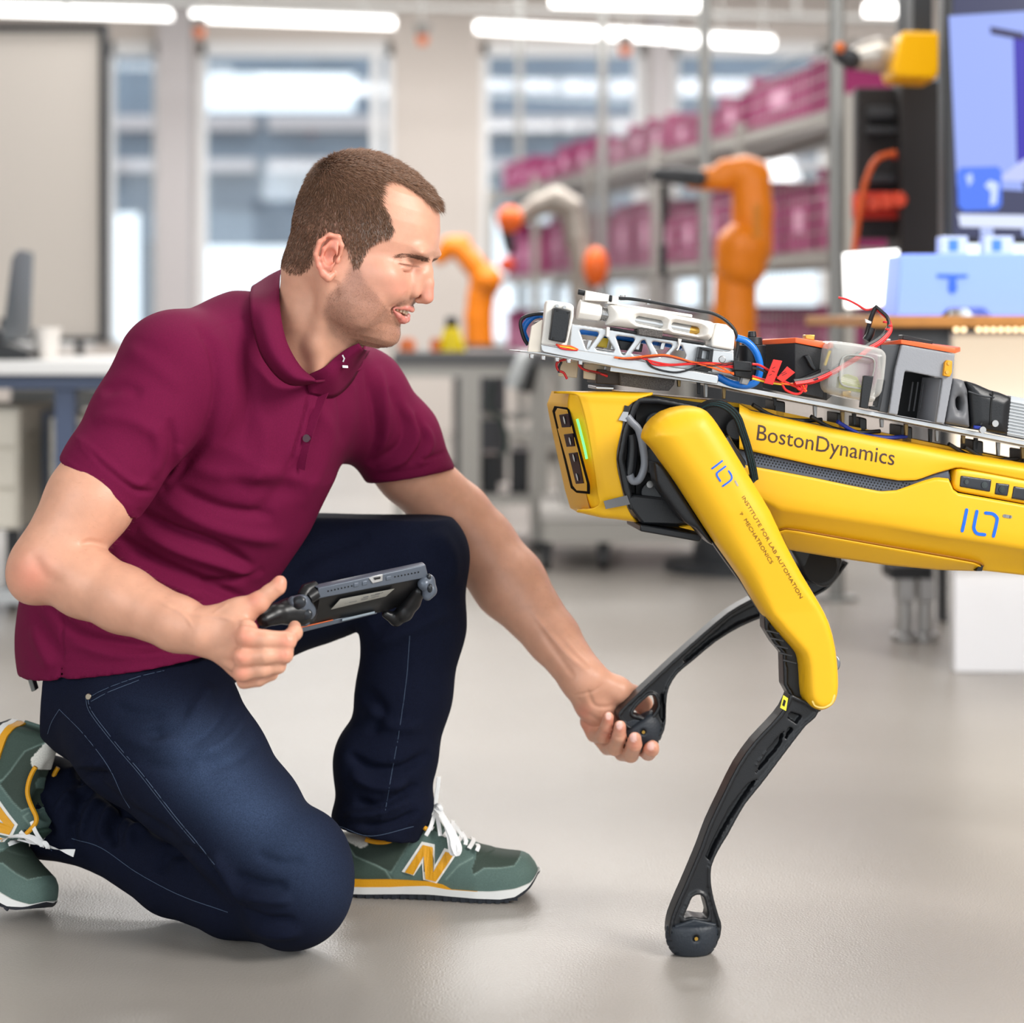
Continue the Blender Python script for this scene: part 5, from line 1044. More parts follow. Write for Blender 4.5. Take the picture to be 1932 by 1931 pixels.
quadbox('orange_strip', [(745,618,.040),(1000,560,.040),(1000,568,.040),(745,628,.040)], [(745,618,.043),(1000,560,.043),(1000,568,.043),(745,628,.043)], mat('strip_orange', srgb(196,92,40), .4), None, .0002)
quadbox('bright_strip', [(1070,556,.038),(1315,498,.038),(1318,514,.038),(1068,574,.038)], [(1070,556,.043),(1315,498,.043),(1318,514,.043),(1068,574,.043)], mat('strip_grey', srgb(128,140,150), .3), None, .0002)
quadbox('type_label', [(1055,406,.0015),(1468,326,.0005),(1400,386,.012),(982,486,.014)], [(1055,406,.004),(1468,326,.003),(1400,386,.015),(982,486,.017)], mat('label_silver', srgb(176,176,170), .5), None, .0002)
q = MB()
for u, v, w_, h_ in ((1250,388,40,20),(1100,440,30,4),(1150,432,60,4),(1240,412,50,4),(1320,395,60,4),(1320,380,70,4),(1350,368,60,4)):
    k = (v-330)/150*.013-.0002; q.prism([cpt(u-w_/2,v+h_/2,k), cpt(u+w_/2,v-w_*.2+h_/2,k), cpt(u+w_/2,v-w_*.2-h_/2,k), cpt(u-w_/2,v-h_/2,k)], (0,.0006,0))
o = q.build('label_print', mat('print_dark', srgb(84,84,84), .6), ctl); o['kind'] = 'stuff'
for i in range(8):
    for u0, v0 in ((963,345),(1470,236)):
        u = u0+i*25.5; v = v0-i*(5.6 if u0 < 1200 else 5.0); q = MB(); c0 = cpt(u, v, -.0036); q.tube([c0, c0-Vector((0,.0009,0))], .0010, 8); q.build('vent_hole', mat('hole_black', srgb(4,4,5), .8), ctl)
for u, v in ((1178,296),(1243,282),(1423,245)): cp('port_cover', [(u-20,v-10),(u+19,v-18),(u+19,v+14),(u-20,v+22)], -.0052, .002, cg)
quadbox('strap_bracket', [(1268,246,-.006),(1300,232,-.008),(1378,216,-.008),(1376,268,-.007),(1300,288,-.006)], [(1268,246,.0),(1300,232,.0),(1378,216,.0),(1376,268,.0),(1300,288,.0)], mat('bracket_silver', srgb(190,192,194), .3, .6)); cp('bracket_slot', [(1312,244),(1360,234),(1360,252),(1314,262)], -.0088, .001, cd)
# grips
def sdf(name, chain_, m, k=.004, h=.0018, cut=None):
    ch = [(cpt(u,v,o), r) for u,v,o,r in chain_]; a_ = np.array([p for p, r in ch]); r = max(r for p, r in ch); f = Field(a_.min(0)-r-.01, a_.max(0)+r+.01, h); f.chain(ch, k)
    V, Q = f.mesh(2); o = link(name, npmesh(name, V, Q), m, ctl); return o, V, Q
sdf('grip', [(480,560,.004,.0100),(560,520,.008,.0125),(660,500,.012,.0155),(740,500,.012,.0170),(790,510,.014,.0150)], cd)
lo_, lV, lQ = sdf('trigger_housing', [(700,430,.002,.0080),(760,440,.003,.0105),(800,500,.006,.0105),(780,560,.010,.0090)], cg)
lb_ = bvh(lV, lQ)
for u, v, r in ((742,430,.0088),(794,522,.0082)):
    x, y = C6(u, v); c0 = onsurf(lb_, x, y, 0, 2.43); f = Field(np.array(c0)-.012, np.array(c0)+.012, .0011); f.ell(c0, (r,.0042,r*.92), .001); V, Q = f.mesh(1); link('trigger_button', npmesh('trigger_button', V, Q), cb, ctl)
q = MB(); q.tube([cpt(770,390,.01), cpt(800,340,.012), cpt(870,300,.014)], [.008,.009,.006], 12); q.tube([cpt(810,400,.006), cpt(870,360,.006)], .0085, 12); q.build('shoulder', cd, ctl, smooth=True)
sdf('grip', [(1400,520,.050,.0055),(1480,560,.050,.0085),(1540,510,.040,.0110),(1600,430,.030,.0105),(1650,350,.016,.0085)], cd)
ro_, rV, rQ = sdf('trigger_housing', [(1690,290,.0,.0085),(1720,270,.004,.0085),(1735,340,.0,.0085),(1715,380,.0,.0065)], cg)
rb_ = bvh(rV, rQ)
for u, v, r in ((1735,322,.0052),(1728,238,.004)):
    x, y = C6(u, v); c0 = onsurf(rb_, x, y, 0, 2.55); f = Field(np.array(c0)-.010, np.array(c0)+.010, .0011); f.ell(c0, (r*.7,.0035,r*1.15), .001); V, Q = f.mesh(1); link('trigger_button', npmesh('trigger_button', V, Q), cb, ctl)
quadbox('screen', [(700,380,.062),(1680,150,.040),(1650,380,.070),(760,600,.085)], [(700,380,.065),(1680,150,.043),(1650,380,.073),(760,600,.088)], cd)
# ================================================================ the four-legged robot
TH = math.radians(8); e1 = np.array([math.cos(TH), math.sin(TH), 0]); eN = np.array([-math.sin(TH), math.cos(TH), 0]); R0 = np.array([.2285, 2.6, 0])
e1v = Vector(e1); eNv = Vector(eN)
def RP(px, py, off=0):                      # photograph pixel on the robot's side plane, shifted sideways by off (away from the camera)
    Y = (off+eN@R0)/(eN[0]*(px-966)/FPX+eN[1]); return P(px, py, Y)
def rloc(p): q = np.array(p)-R0; return np.array([q@e1, q@eN, q[2]])
def rw(V): return R0+np.outer(V[:,0], e1)+np.outer(V[:,1], eN)+np.outer(V[:,2], [0,0,1])
def sdpoly(X, Z, poly):
    poly = np.array(poly); d = np.full(np.broadcast(X, Z).shape, 1e9); s = np.ones(d.shape); j = len(poly)-1
    for i in range(len(poly)):
        a, b = poly[i], poly[j]; e = b-a; wx, wz = X-a[0], Z-a[1]; t = np.clip((wx*e[0]+wz*e[1])/(e@e), 0, 1)
        d = np.minimum(d, (wx-e[0]*t)**2+(wz-e[1]*t)**2)
        c1 = Z >= a[1]; c2 = Z < b[1]; c3 = e[0]*wz > e[1]*wx; f = (c1&c2&c3) | (~c1&~c2&~c3); s = np.where(f, -s, s); j = i
    return s*np.sqrt(d)
def slab(name, poly, off, prof, m, parent, holes=(), h=.0018, rnd_=.002, extra=None, sm=1):
    """solid from a traced outline: prof(depth inside the edge) -> (near, far) sideways extents round the plane at off"""
    pl = [rloc(RP(x, y, off))[[0,2]] for x, y in poly]; hl = [[rloc(RP(x, y, off))[[0,2]] for x, y in hh] for hh in holes]
    A_ = np.array(pl); lo, hi = A_.min(0)-.012, A_.max(0)+.012
    us = np.arange(lo[0], hi[0], h); zs = np.arange(lo[1], hi[1], h); U, Z = np.meshgrid(us, zs, indexing='ij'); d2 = sdpoly(U, Z, pl)
    for q in hl: d2 = np.maximum(d2, -sdpoly(U, Z, q))
    nr, fr = prof(np.maximum(-d2, 0), U, Z); mn, mx_ = float(nr.min()), float(fr.max())
    f = Field((lo[0], off+mn-.008, lo[1]), (lo[0]+h*(len(us)-1), off+mx_+.008, lo[1]+h*(len(zs)-1)), h)
    n0, n2 = min(len(us), f.v.shape[0]), min(len(zs), f.v.shape[2]); w_ = f.ax[1][None,:,None]-off
    D2 = d2[:n0,None,:n2]; a_ = (nr[:n0,None,:n2]-w_); b_ = (w_-fr[:n0,None,:n2]); m2 = np.maximum(a_, b_)
    q = np.maximum(D2+rnd_, 0)**2+np.maximum(m2+rnd_, 0)**2; f.v[:n0,:,:n2] = np.sqrt(q)+np.minimum(np.maximum(D2+rnd_, m2+rnd_), 0)-rnd_
    V, Q = f.mesh(sm); V = rw(V)
    return link(name, npmesh(name, V, Q), m, parent), V, Q
flat = lambda a, b: (lambda d, U, Z: (np.full(d.shape, -a), np.full(d.shape, b)))
def dome(hn, R, hf): return lambda d, U, Z: (-hn*np.sqrt(np.clip(1-(1-np.clip(d/R, 0, 1))**2, 0, 1)), np.full(d.shape, hf))
def rimmed(edge, hi, lo): return lambda d, U, Z: (np.where(d < edge, -hi, -lo), np.where(d < edge, hi, lo))
yel = mat('robot_yellow_shell', srgb(230,176,28), .42, spec=.4, noise=.02, nscale=8, bump=.04, bscale=600)
blk = mat('robot_black', srgb(24,26,30), .38, bump=.1, bscale=500); rub = mat('rubber', srgb(38,44,52), .5, bump=.3, bscale=300); blk2 = mat('matte_black', srgb(14,15,17), .6)
robot = thing('robot_dog', 'yellow four-legged robot with black legs carrying white and grey equipment', 'robot', RP(1300,1000,.1))
sm_ = lambda pts, n=3, closed=False: [tuple(q) for q in (spline(pts+[pts[0]], n)[:-1] if closed else spline(pts, n))]
def shell(name, rows, n, m, parent, smooth_rows=3, lab=None, thick=0):   # surface through rows of (px,py,off) traced along the robot
    xs0 = max(min(p[0] for p in r) for r in rows)
    R_ = []
    for r in rows:
        r = np.array(r, float); t = np.linspace(r[0,0], r[-1,0], n); R_.append([np.array(RP(x, np.interp(x, r[:,0], r[:,1]), np.interp(x, r[:,0], r[:,2]))) for x in t])
    cols = np.array([spline([R_[j][i] for j in range(len(R_))], smooth_rows) for i in range(n)]); a_, b_ = cols.shape[:2]
    V = cols.reshape(-1,3); Q = np.array([(i*b_+j, i*b_+j+1, (i+1)*b_+j+1, (i+1)*b_+j) for i in range(a_-1) for j in range(b_-1)])
    o = link(name, npmesh(name, V, Q), m, parent)
    if thick: s_ = o.modifiers.new('s', 'SOLIDIFY'); s_.thickness = thick; s_.offset = -1
    if lab: o['label'] = lab
    return o, V, Q
WB = .20                                                     # body width
XE = 2350
# ---- body core
up, upV, upQ = shell('upper_shell', [
  [(1395,760,.060),(1416,772,.060),(1565,805,.060),(1675,826,.060),(1785,846,.060),(1932,870,.060),(XE,952,.060)],
  [(1395,765,.012),(1416,777,.012),(1565,809,.012),(1675,831,.012),(1785,851,.012),(1932,877,.012),(XE,960,.012)],
  [(1395,790,.0),(1416,797,.0),(1565,826,.0),(1675,848,.0),(1785,864,.0),(1932,886,.0),(XE,970,.0)],
  [(1395,842,.0),(1416,846,.0),(1538,873,.0),(1660,896,.0),(1697,902,.0),(1730,901,.0),(1766,888,.0),(1807,877,.0),(1932,901,.0),(XE,985,.0)],
  [(1395,847,.003),(1416,851,.003),(1538,878,.003),(1660,901,.003),(1697,907,.003),(1730,906,.003),(1766,893,.003),(1807,882,.003),(1932,906,.003),(XE,990,.003)],
  [(1395,847,.02),(1416,851,.02),(1538,878,.02),(1660,901,.02),(1697,907,.02),(1730,906,.02),(1766,893,.02),(1807,882,.02),(1932,906,.02),(XE,990,.02)]], 90, yel, robot, 3)
low, lowV, lowQ = shell('lower_shell', [
  [(1380,874,.02),(1416,880,.02),(1538,903,.02),(1600,916,.02),(1661,928,.02),(1692,926,.02),(1744,909,.02),(1766,903,.02),(1791,906,.02),(1797,925,.02),(1807,932,.02),(1932,954,.02),(XE,1036,.02)],
  [(1380,874,.003),(1416,880,.003),(1538,903,.003),(1600,916,.003),(1661,928,.003),(1692,926,.003),(1744,909,.003),(1766,903,.003),(1791,906,.003),(1797,925,.003),(1807,932,.003),(1932,954,.003),(XE,1036,.003)],
  [(1380,879,.0),(1416,885,.0),(1538,908,.0),(1600,921,.0),(1661,933,.0),(1692,931,.0),(1744,914,.0),(1766,909,.0),(1791,912,.0),(1797,930,.0),(1807,937,.0),(1932,959,.0),(XE,1041,.0)],
  [(1380,922,.0),(1427,934,.0),(1469,952,.0),(1675,985,.0),(1932,1027,.0),(XE,1110,.0)],
  [(1380,930,.006),(1427,944,.008),(1469,972,.010),(1675,1004,.010),(1932,1044,.010),(XE,1120,.010)],
  [(1380,960,.030),(1469,1008,.032),(1675,1040,.032),(1854,1068,.034),(1932,1074,.034),(XE,1140,.034)],
  [(1380,980,.048),(1485,1034,.050),(1565,1049,.050),(1675,1065,.050),(1772,1074,.048),(1854,1077,.046),(1932,1086,.046),(XE,1150,.046)],
  [(1380,984,.10),(1485,1030,.10),(1565,1043,.10),(1675,1058,.10),(1772,1066,.10),(1854,1070,.10),(1932,1078,.10),(XE,1140,.10)],
  [(1380,984,.172),(1485,1022,.172),(1565,1034,.172),(1675,1046,.172),(1772,1054,.172),(1854,1060,.172),(1932,1066,.172),(XE,1132,.172)]], 110, yel, robot, 3)
# underside lid
shell('belly_panel', [[(1470,1003,.026),(1483,1000,.024),(1510,1004,.022),(1640,1027,.022),(1790,1053,.024),(1838,1062,.026),(1852,1069,.030)],
  [(1471,1005,.023),(1483,1002,.021),(1510,1006,.019),(1640,1029,.019),(1790,1055,.021),(1838,1064,.023),(1851,1070,.028)],
  [(1478,1022,.036),(1500,1028,.036),(1565,1038,.035),(1675,1053,.034),(1772,1066,.032),(1836,1071,.032),(1850,1073,.034)],
  [(1486,1037,.047),(1500,1040,.047),(1565,1051,.046),(1675,1067,.046),(1772,1076,.044),(1836,1078,.042),(1848,1078,.042)]], 70, yel, robot, 3, None, .003)
m = MB(); m.tube([RP(x,y,o) for x,y,o in [tuple(q) for q in spline([(1466,1003,.026),(1480,998,.022),(1508,1001,.019),(1640,1024,.0195),(1790,1050,.021),(1842,1060,.024),(1856,1068,.030)],4)]], .0012, 6); m.build('panel_groove', mat('groove', srgb(150,96,6), .6), robot)
m = MB(); m.prism([RP(1846,1070,.028),RP(1856,1066,.028),RP(1853,1078,.028),RP(1842,1078,.028)], eNv*.02); m.build('panel_notch', blk2, robot)
# inner body volume
m = MB(); m.prism([RP(x,y,.022) for x,y in ((1200,745),(1400,770),(1932,884),(XE,965),(XE,1070),(1932,1005),(1560,965),(1480,955),(1400,950),(1200,960))], eNv*(WB-.044)); m.build('inner_frame', blk2, robot)
m = MB(); m.prism([RP(x,y,.05) for x,y in ((1190,742),(1400,762),(1932,872),(XE,955),(XE,975),(1932,890),(1400,780),(1190,760))], eNv*.13); m.build('top_deck', yel, robot)
far_, _, _ = shell('far_shell', [[(1190,745,WB-.02),(1400,764,WB-.02),(1932,868,WB-.02),(XE,950,WB-.02)],[(1190,800,WB),(1400,800,WB),(1932,886,WB),(XE,970,WB)],[(1190,930,WB),(1400,930,WB),(1932,1020,WB),(XE,1100,WB)],[(1190,985,WB-.03),(1400,990,WB-.03),(1932,1072,WB-.03),(XE,1135,WB-.03)]], 20, yel, robot, 3)
# grille
gr, gV, gQ = slab('grille', sm_([(1392,846),(1416,851)],1)+[(1538,878),(1660,901),(1697,907),(1730,906),(1766,893),(1790,886),(1796,908),(1766,905),(1744,911),(1692,929),(1661,931),(1600,919),(1538,906),(1416,883),(1380,876)], .010, flat(.001,.004), mat('grille_grey', srgb(84,92,106), .45, .2), robot, h=.002, rnd_=.0008)
hm_ = MB(); r_ = 0
for j in range(5):
    for i in range(62):
        x = 1422+i*6.0+(3 if j % 2 else 0); top = np.interp(x,[1416,1538,1660,1697,1730,1766],[853,880,903,909,908,895]); bot = np.interp(x,[1416,1538,1600,1661,1692,1744],[879,902,915,927,925,910])
        y = 857+(x-1420)*.192+j*5.2
        if y < top+2 or y > bot-2 or x > 1750: continue
        c0 = RP(x,y,.0088); hm_.tube([c0, c0+eNv*.001], .00125, 6)
o = hm_.build('grille_hole', blk2, robot); o['kind'] = 'stuff'
# side sensor pod
pod, _, _ = slab('sensor_pod', sm_([(1800,888),(1812,884),(1870,893),(1932,905),(2100,936),(2112,945),(2110,975),(2096,982),(1932,951),(1840,934),(1806,927),(1797,915)],2,True), .006, lambda d,U,Z: (np.full(d.shape,-.004)-.002*np.clip(d/.006,0,1), np.full(d.shape,.02)), mat('pod_yellow', srgb(232,176,16), .4), robot, h=.0016, rnd_=.003)
for pts, name in (([(1812,897),(1871,905),(1868,929),(1810,919)],'camera_window'), ([(1879,911),(1905,914),(1901,937),(1876,933)],'camera_window'), ([(1912,917),(1975,928),(1972,952),(1908,941)],'camera_window')):
    o, _, _ = slab(name, pts, .000, flat(.0018,.004), mat('lens_panel', srgb(44,46,52), .2), robot, h=.0012, rnd_=.0022)
    cx = sum(p[0] for p in pts)/4; cy = sum(p[1] for p in pts)/4
    for dx, r in (((-17,4.5),(17,6.5)) if abs(cx-1840) < 5 else ((0,6.5),)):
        q = MB(); c0 = RP(cx+dx, cy+dx*.17, -.002); q.tube([c0, c0-eNv*.0012], r*.00066, 16); q.tube([c0, c0-eNv*.0018], r*.00040, 14)
        q.build('lens', mat('lens_glass', srgb(16,30,28), .05, coat=1), o, smooth=True)
# ---- head
hd, hdV, hdQ = shell('head_side', [
  [(1045,738,.03),(1100,738,.04),(1150,738,.04),(1212,740,.03),(1230,741,.03)],
  [(1082,741,.004),(1100,742,.0),(1150,743,-.001),(1200,745,-.001),(1228,743,.0)],
  [(1095,760,.0),(1112,764,-.003),(1150,766,-.004),(1178,768,-.004),(1184,768,-.003)],
  [(1108,811,-.001),(1122,811,-.004),(1150,811,-.005),(1168,811,-.005),(1173,811,-.004)],
  [(1118,866,-.001),(1134,866,-.004),(1146,866,-.005),(1158,866,-.005),(1163,866,-.004)],
  [(1126,925,.0),(1142,925,-.003),(1152,925,-.004),(1168,925,-.004),(1174,925,-.003)],
  [(1128,955,.004),(1150,956,.002),(1165,957,.001),(1178,958,.001),(1184,959,.001)],
  [(1090,966,.02),(1137,977,.012),(1160,979,.012),(1180,982,.012),(1200,985,.012)],
  [(1090,964,.08),(1137,974,.08),(1160,976,.08),(1190,980,.08),(1216,984,.08)]], 24, yel, robot, 4, None, .003)
# corner between side and front
fr_, frV, frQ = shell('head_corner', [
  [(1074,740,.012),(1084,741,.004),(1096,746,.0005)],
  [(1071,768,.013),(1090,768,.004),(1100,768,-.0005)],
  [(1079,811,.013),(1099,811,.004),(1110,811,-.001)],
  [(1090,866,.013),(1109,866,.004),(1120,866,-.001)],
  [(1104,925,.013),(1118,925,.005),(1130,925,-.0005)],
  [(1113,962,.02),(1122,964,.012),(1134,966,.006)]], 8, yel, robot, 4, None, .003)
# front face seen at a slant: from the ridge back to the far corner
FACE = [(1075,740,1041,738),(1071,768,1032,763),(1079,811,1041,811),(1090,866,1053,866),(1104,925,1066,925),(1112,960,1076,959),(1118,972,1092,968)]
def fp(t, s): # t down 0..1, s across 0 (near) .. 1 (far)
    i = t*(len(FACE)-1); j = min(int(i), len(FACE)-2); f_ = i-j; a = [FACE[j][k]*(1-f_)+FACE[j+1][k]*f_ for k in range(4)]
    n_ = np.array(RP(a[0], a[1], .013)); q = np.array(RP(a[2], a[3], .155)); return Vector(n_*(1-s)+q*s)
V = [fp(i/24, j/10) for i in range(25) for j in range(11)]; Q = [(i*11+j, (i+1)*11+j, (i+1)*11+j+1, i*11+j+1) for i in range(24) for j in range(10)]
link('head_front', npmesh('head_front', V, Q), yel, robot)
ps = Vector((-e1[0]*.5-eN[0]*.9, -e1[1]*.5-eN[1]*.9, .08)).normalized()
fn_ = (fp(.5,1)-fp(.5,0)).cross(fp(.8,.5)-fp(.3,.5)).normalized(); fn_ = fn_ if fn_.x < 0 else -fn_
T3 = lambda L: [(960+u/3.714, 520+v/3.714) for u, v in L]
def fq(x, y, lift=0):                        # a pixel on the front face
    i = 0
    while i < len(FACE)-2 and y > FACE[i+1][1]: i += 1
    f_ = (y-FACE[i][1])/(FACE[i+1][1]-FACE[i][1]); xn = FACE[i][0]*(1-f_)+FACE[i+1][0]*f_; xf = FACE[i][2]*(1-f_)+FACE[i+1][2]*f_
    return fp(min(max((i+f_)/(len(FACE)-1), 0), 1), (xn-x)/(xn-xf))+fn_*lift
def facepanel(name, pts, lift, th, m, parent, bv_=.0006):
    q = MB(); q.prism([fq(x,y,lift) for x,y in pts], fn_*-th); return q.build(name, m, parent, bv_, 2)
facepanel('face_groove', T3([(308,960),(322,926),(412,926),(425,960),(560,1470),(562,1532),(478,1524),(438,1490),(322,1010)]), .0006, .002, mat('groove_black', srgb(16,12,8), .9, spec=.1), robot)
ff = facepanel('face_plate', T3([(331,965),(345,938),(412,942),(548,1458),(550,1512),(482,1506),(456,1474),(340,1010)]), .0012, .003, yel, robot)
dkl = mat('lens_panel_dark', srgb(34,14,20), .5, spec=.2)
for pts, ls in (([(362,980),(425,965),(440,1060),(382,1065)],[(404,1012)]), ([(395,1112),(455,1105),(468,1195),(415,1200)],[(444,1158)]), ([(428,1245),(485,1238),(532,1455),(480,1460)],[(470,1275),(494,1410)])):
    cw = facepanel('camera_window', T3(pts), .0018, .002, dkl, ff, .0006)
    for u, v in ls: q = MB(); c0 = fq(*T3([(u,v)])[0], .0018); q.tube([c0, c0+fn_*.0012], .0052, 16); q.build('lens', mat('lens_glass', srgb(16,30,28), .05, coat=1), cw, smooth=True)
m = MB(); m.ribbon([RP(x,y,-.0025) for x,y in ((1089,791),(1093,806),(1098,826),(1103,846),(1107,866))], .0030, .0012, tuple(-eN)); m.build('status_light', mat('green_light', (0,0,0,1), .3, emit=srgb(90,255,110), estr=2.2), robot)
# tape pieces
tape = mat('grey_tape', srgb(112,112,114), .5)
m = MB(); m.prism([RP(1139,946,-.0062),RP(1183,935,-.0062),RP(1189,952,-.0062),RP(1143,961,-.0062)], eNv*.0012); m.build('grey_tape', tape, robot)
m = MB(); m.prism([RP(1176,777,-.0072),RP(1186,778,-.0072),RP(1182,796,-.0072),RP(1167,793,-.0072)], eNv*.002); m.build('cable_flag', mat('flag_grey', srgb(166,170,176), .5), robot)
m = MB(); m.prism([RP(1179,765,-.006),RP(1188,767,-.006),RP(1186,779,-.006),RP(1176,778,-.006)], eNv*.004); m.build('cable_clip', blk, robot)
# ---- hip bay
m = MB(); m.prism([RP(x,y,.030) for x,y in ((1190,750),(1215,744),(1400,772),(1420,800),(1420,900),(1400,1000),(1210,992),(1180,955),(1166,866),(1176,800))], eNv*.01); m.build('bay_wall', blk2, robot)
o, _, _ = slab('bay_frame', sm_([(1190,765),(1202,748),(1240,750),(1330,768),(1330,778),(1240,762),(1206,762),(1198,780),(1184,820),(1176,866),(1190,925),(1196,962),(1186,962),(1174,925),(1163,866),(1173,811)],1,True), .004, flat(.008,.03), blk, robot, h=.002, rnd_=.002)
m = MB(); m.prism([RP(x,y,-.004) for x,y in ((1182,940),(1198,934),(1330,948),(1330,992),(1213,990),(1192,962))], eNv*.05); m.build('bay_floor', blk, robot, .003)
m = MB(); m.prism([RP(x,y,-.01) for x,y in ((1208,990),(1327,1009),(1321,1023),(1208,1003))], eNv*.09); m.build('hip_block', blk, robot, .002)
m = MB(); m.prism([RP(x,y,-.012) for x,y in ((1285,996),(1318,988),(1326,1006))], eNv*.02); m.build('yellow_wedge', yel, robot, .001)
m = MB()
for x, y, r in ((1240,800,24),(1232,870,26),(1230,930,22),(1390,810,22)):
    m = MB(); m.tube([RP(x,y,.03), RP(x,y,.006)], PR(r,2.6), 20); m.build('hip_motor', blk, robot, .002)

m = MB(); c0 = RP(1225,914,.004); m.tube([c0, c0-eNv*.004], .0045, 16); m.tube([c0-eNv*.004, c0-eNv*.006], .0025, 6); m.build('bolt', alum, robot)
m = MB(); m.tube([RP(x,y,-.004) for x,y in sm_([(1183,786),(1192,797),(1205,812),(1213,845),(1216,878),(1207,904),(1194,908),(1188,896)],4)], .0050, 12); m.build('grey_cable', mat('cable_grey', srgb(128,132,140), .4), robot, smooth=True)
m = MB(); m.tube([RP(x,y,.004) for x,y in sm_([(1188,896),(1192,870),(1194,840),(1192,820)],3)], .0075, 12); m.build('cable_boot', blk, robot, smooth=True)
# shafts behind the thigh
o, _, _ = slab('hip_housing', sm_([(1232,870),(1248,878),(1262,900),(1345,1030),(1310,996),(1290,985),(1255,940),(1236,910)],2,True), -.045, flat(.012,.03), blk, robot, h=.0022, rnd_=.004)
m = MB(); m.tube([RP(1360,830,-.03), RP(1372,850,-.03), RP(1392,880,-.02)], .012, 14); m.tube([RP(1372,826,-.02), RP(1402,884,-.02)], .004, 8); m.build('thigh_actuator', mat('actuator_grey', srgb(70,72,76), .3, .8), robot, smooth=True)
m = MB(); pts = [RP(x,y,o_) for x,y,o_ in [tuple(q) for q in spline([(1318,772,-.02),(1342,761,-.03),(1368,766,-.035),(1390,786,-.03),(1402,818,-.025),(1412,850,-.02),(1419,880,-.02),(1424,907,-.015)],4)]]
m.ribbon(pts, .0105, .0045, tuple(-eN)); m.build('braided_cable', mat('braid', srgb(20,24,26), .6, bump=1, bscale=1200), robot, .0015)
m = MB()
for dy in (-.0022, .0, .0022): m.tube([p-eNv*.0026+Vector((dy,0,dy)) for p in pts], .00030, 4)
m.build('braid_thread', mat('braid_teal', srgb(40,84,90), .5), robot)
m = MB(); m.prism([RP(x,y,-.012) for x,y in ((1408,898),(1424,896),(1429,906),(1420,914),(1414,917))], eNv*.015); m.build('cable_foot', darkm, robot, .001)
# ---- near front leg
OL = -.066
leg = [(1213,828),(1220,804),(1248,778),(1290,766),(1322,770),(1340,784),(1362,816),(1390,862),(1420,912),(1450,962),(1478,1022),(1510,1082),(1540,1132),(1560,1172),(1572,1220),(1577,1270),(1576,1306),(1566,1328),(1545,1339),(1525,1332),(1512,1312),(1509,1272),(1505,1240),(1492,1220),(1440,1160),(1400,1094),(1355,1030),(1312,965),(1280,915),(1252,876),(1232,848)]
zk = rloc(RP(1500,1150,OL))[2]; zt_ = rloc(RP(1350,960,OL))[2]
def thighprof(d, U, Z):
    k = np.clip((Z-zk)/(zt_-zk), 0, 1); R_ = .012+.022*k; H_ = .022+.008*k
    return -H_*np.sqrt(np.clip(1-(1-np.clip(d/R_,0,1))**2,0,1))-.004, np.full(d.shape,.020)
thigh, tV, tQ = slab('thigh_shell', sm_(leg,2,True), OL, thighprof, yel, robot, h=.0019, rnd_=.004, sm=2)
tb_ = bvh(tV, tQ)
o, _, _ = slab('thigh_frame', sm_([(1290,905),(1330,960),(1380,1040),(1430,1120),(1470,1180),(1508,1240),(1520,1330),(1560,1335),(1572,1300),(1580,1262),(1576,1240),(1560,1200),(1500,1200),(1437,1168),(1436,1160),(1400,1104),(1355,1042),(1310,976),(1276,926),(1250,885)],1,True), OL+.024, flat(.006,.010), blk, robot, h=.0022, rnd_=.003)
o, _, _ = slab('knee_frame', [(1437,1160),(1438,1184),(1455,1212),(1472,1232),(1474,1290),(1486,1312),(1520,1350),(1545,1338),(1540,1230),(1480,1180)], OL+.012, rimmed(.005,.014,.006), blk, robot, h=.0019, rnd_=.001)
m = MB()
for i in range(5): m.tube([RP(1446+i*8,1190+i*14,OL-.004), RP(1470+i*8,1196+i*14,OL-.004)], .0012, 6)
m.build('knee_rib', mat('rib_grey', srgb(60,62,66), .4), robot)
m = MB(); m.tube([RP(1566,1252,OL+.016), RP(1566,1252,OL+.030)], .013, 24); m.build('knee_cap', mat('knee_metal', srgb(120,128,140), .25, .9), robot, .001)
near = sm_([(1486,1306),(1473,1334),(1450,1362),(1418,1396),(1387,1440),(1360,1494),(1333,1551),(1318,1592),(1302,1631),(1285,1671),(1268,1710),(1259,1741),(1262,1775),(1300,1792),(1345,1780),(1357,1745),(1352,1725),(1343,1694),(1337,1661),(1338,1630),(1352,1598),(1368,1572),(1382,1546),(1402,1512),(1428,1480),(1457,1442),(1487,1402),(1515,1366),(1541,1336)],2,True)
hole = sm_([(1314,1683),(1302,1688),(1294,1706),(1285,1728),(1300,1724),(1331,1728),(1328,1704),(1323,1688)],2,True)
def webprof(cuts, off):
    C_ = [[rloc(RP(x,y,off))[[0,2]] for x,y in q] for q in cuts]
    def f(d, U, Z):
        rec = np.zeros(d.shape, bool)
        for q in C_: rec |= sdpoly(U, Z, q) < 0
        w_ = np.where(rec, .003, np.where((d > .0045) & (d < .02), .0125, .015)); return -w_, w_
    return f
cuts = [[(1482,1352),(1486,1340),(1508,1348),(1498,1362)],[(1484,1368),(1492,1374),(1480,1388),(1476,1394)],[(1474,1376),(1468,1402),(1438,1438),(1420,1458),(1446,1408)],[(1424,1466),(1394,1508),(1368,1550),(1346,1590),(1334,1618),(1328,1612),(1344,1574),(1372,1520),(1406,1476)]]
o, nV, nQ = slab('shin', near, OL+.004, webprof(cuts, OL+.004), blk, robot, [hole], h=.0016, rnd_=.0012); o['label'] = 'black lower leg standing on the floor'
m = MB(); m.prism([RP(1478,1312,OL-.0118),RP(1487,1318,OL-.0118),RP(1483,1342,OL-.0118),RP(1472,1336,OL-.0118)], eNv*.001); m.build('warning_sticker', mat('sticker', srgb(222,214,60), .5), robot)
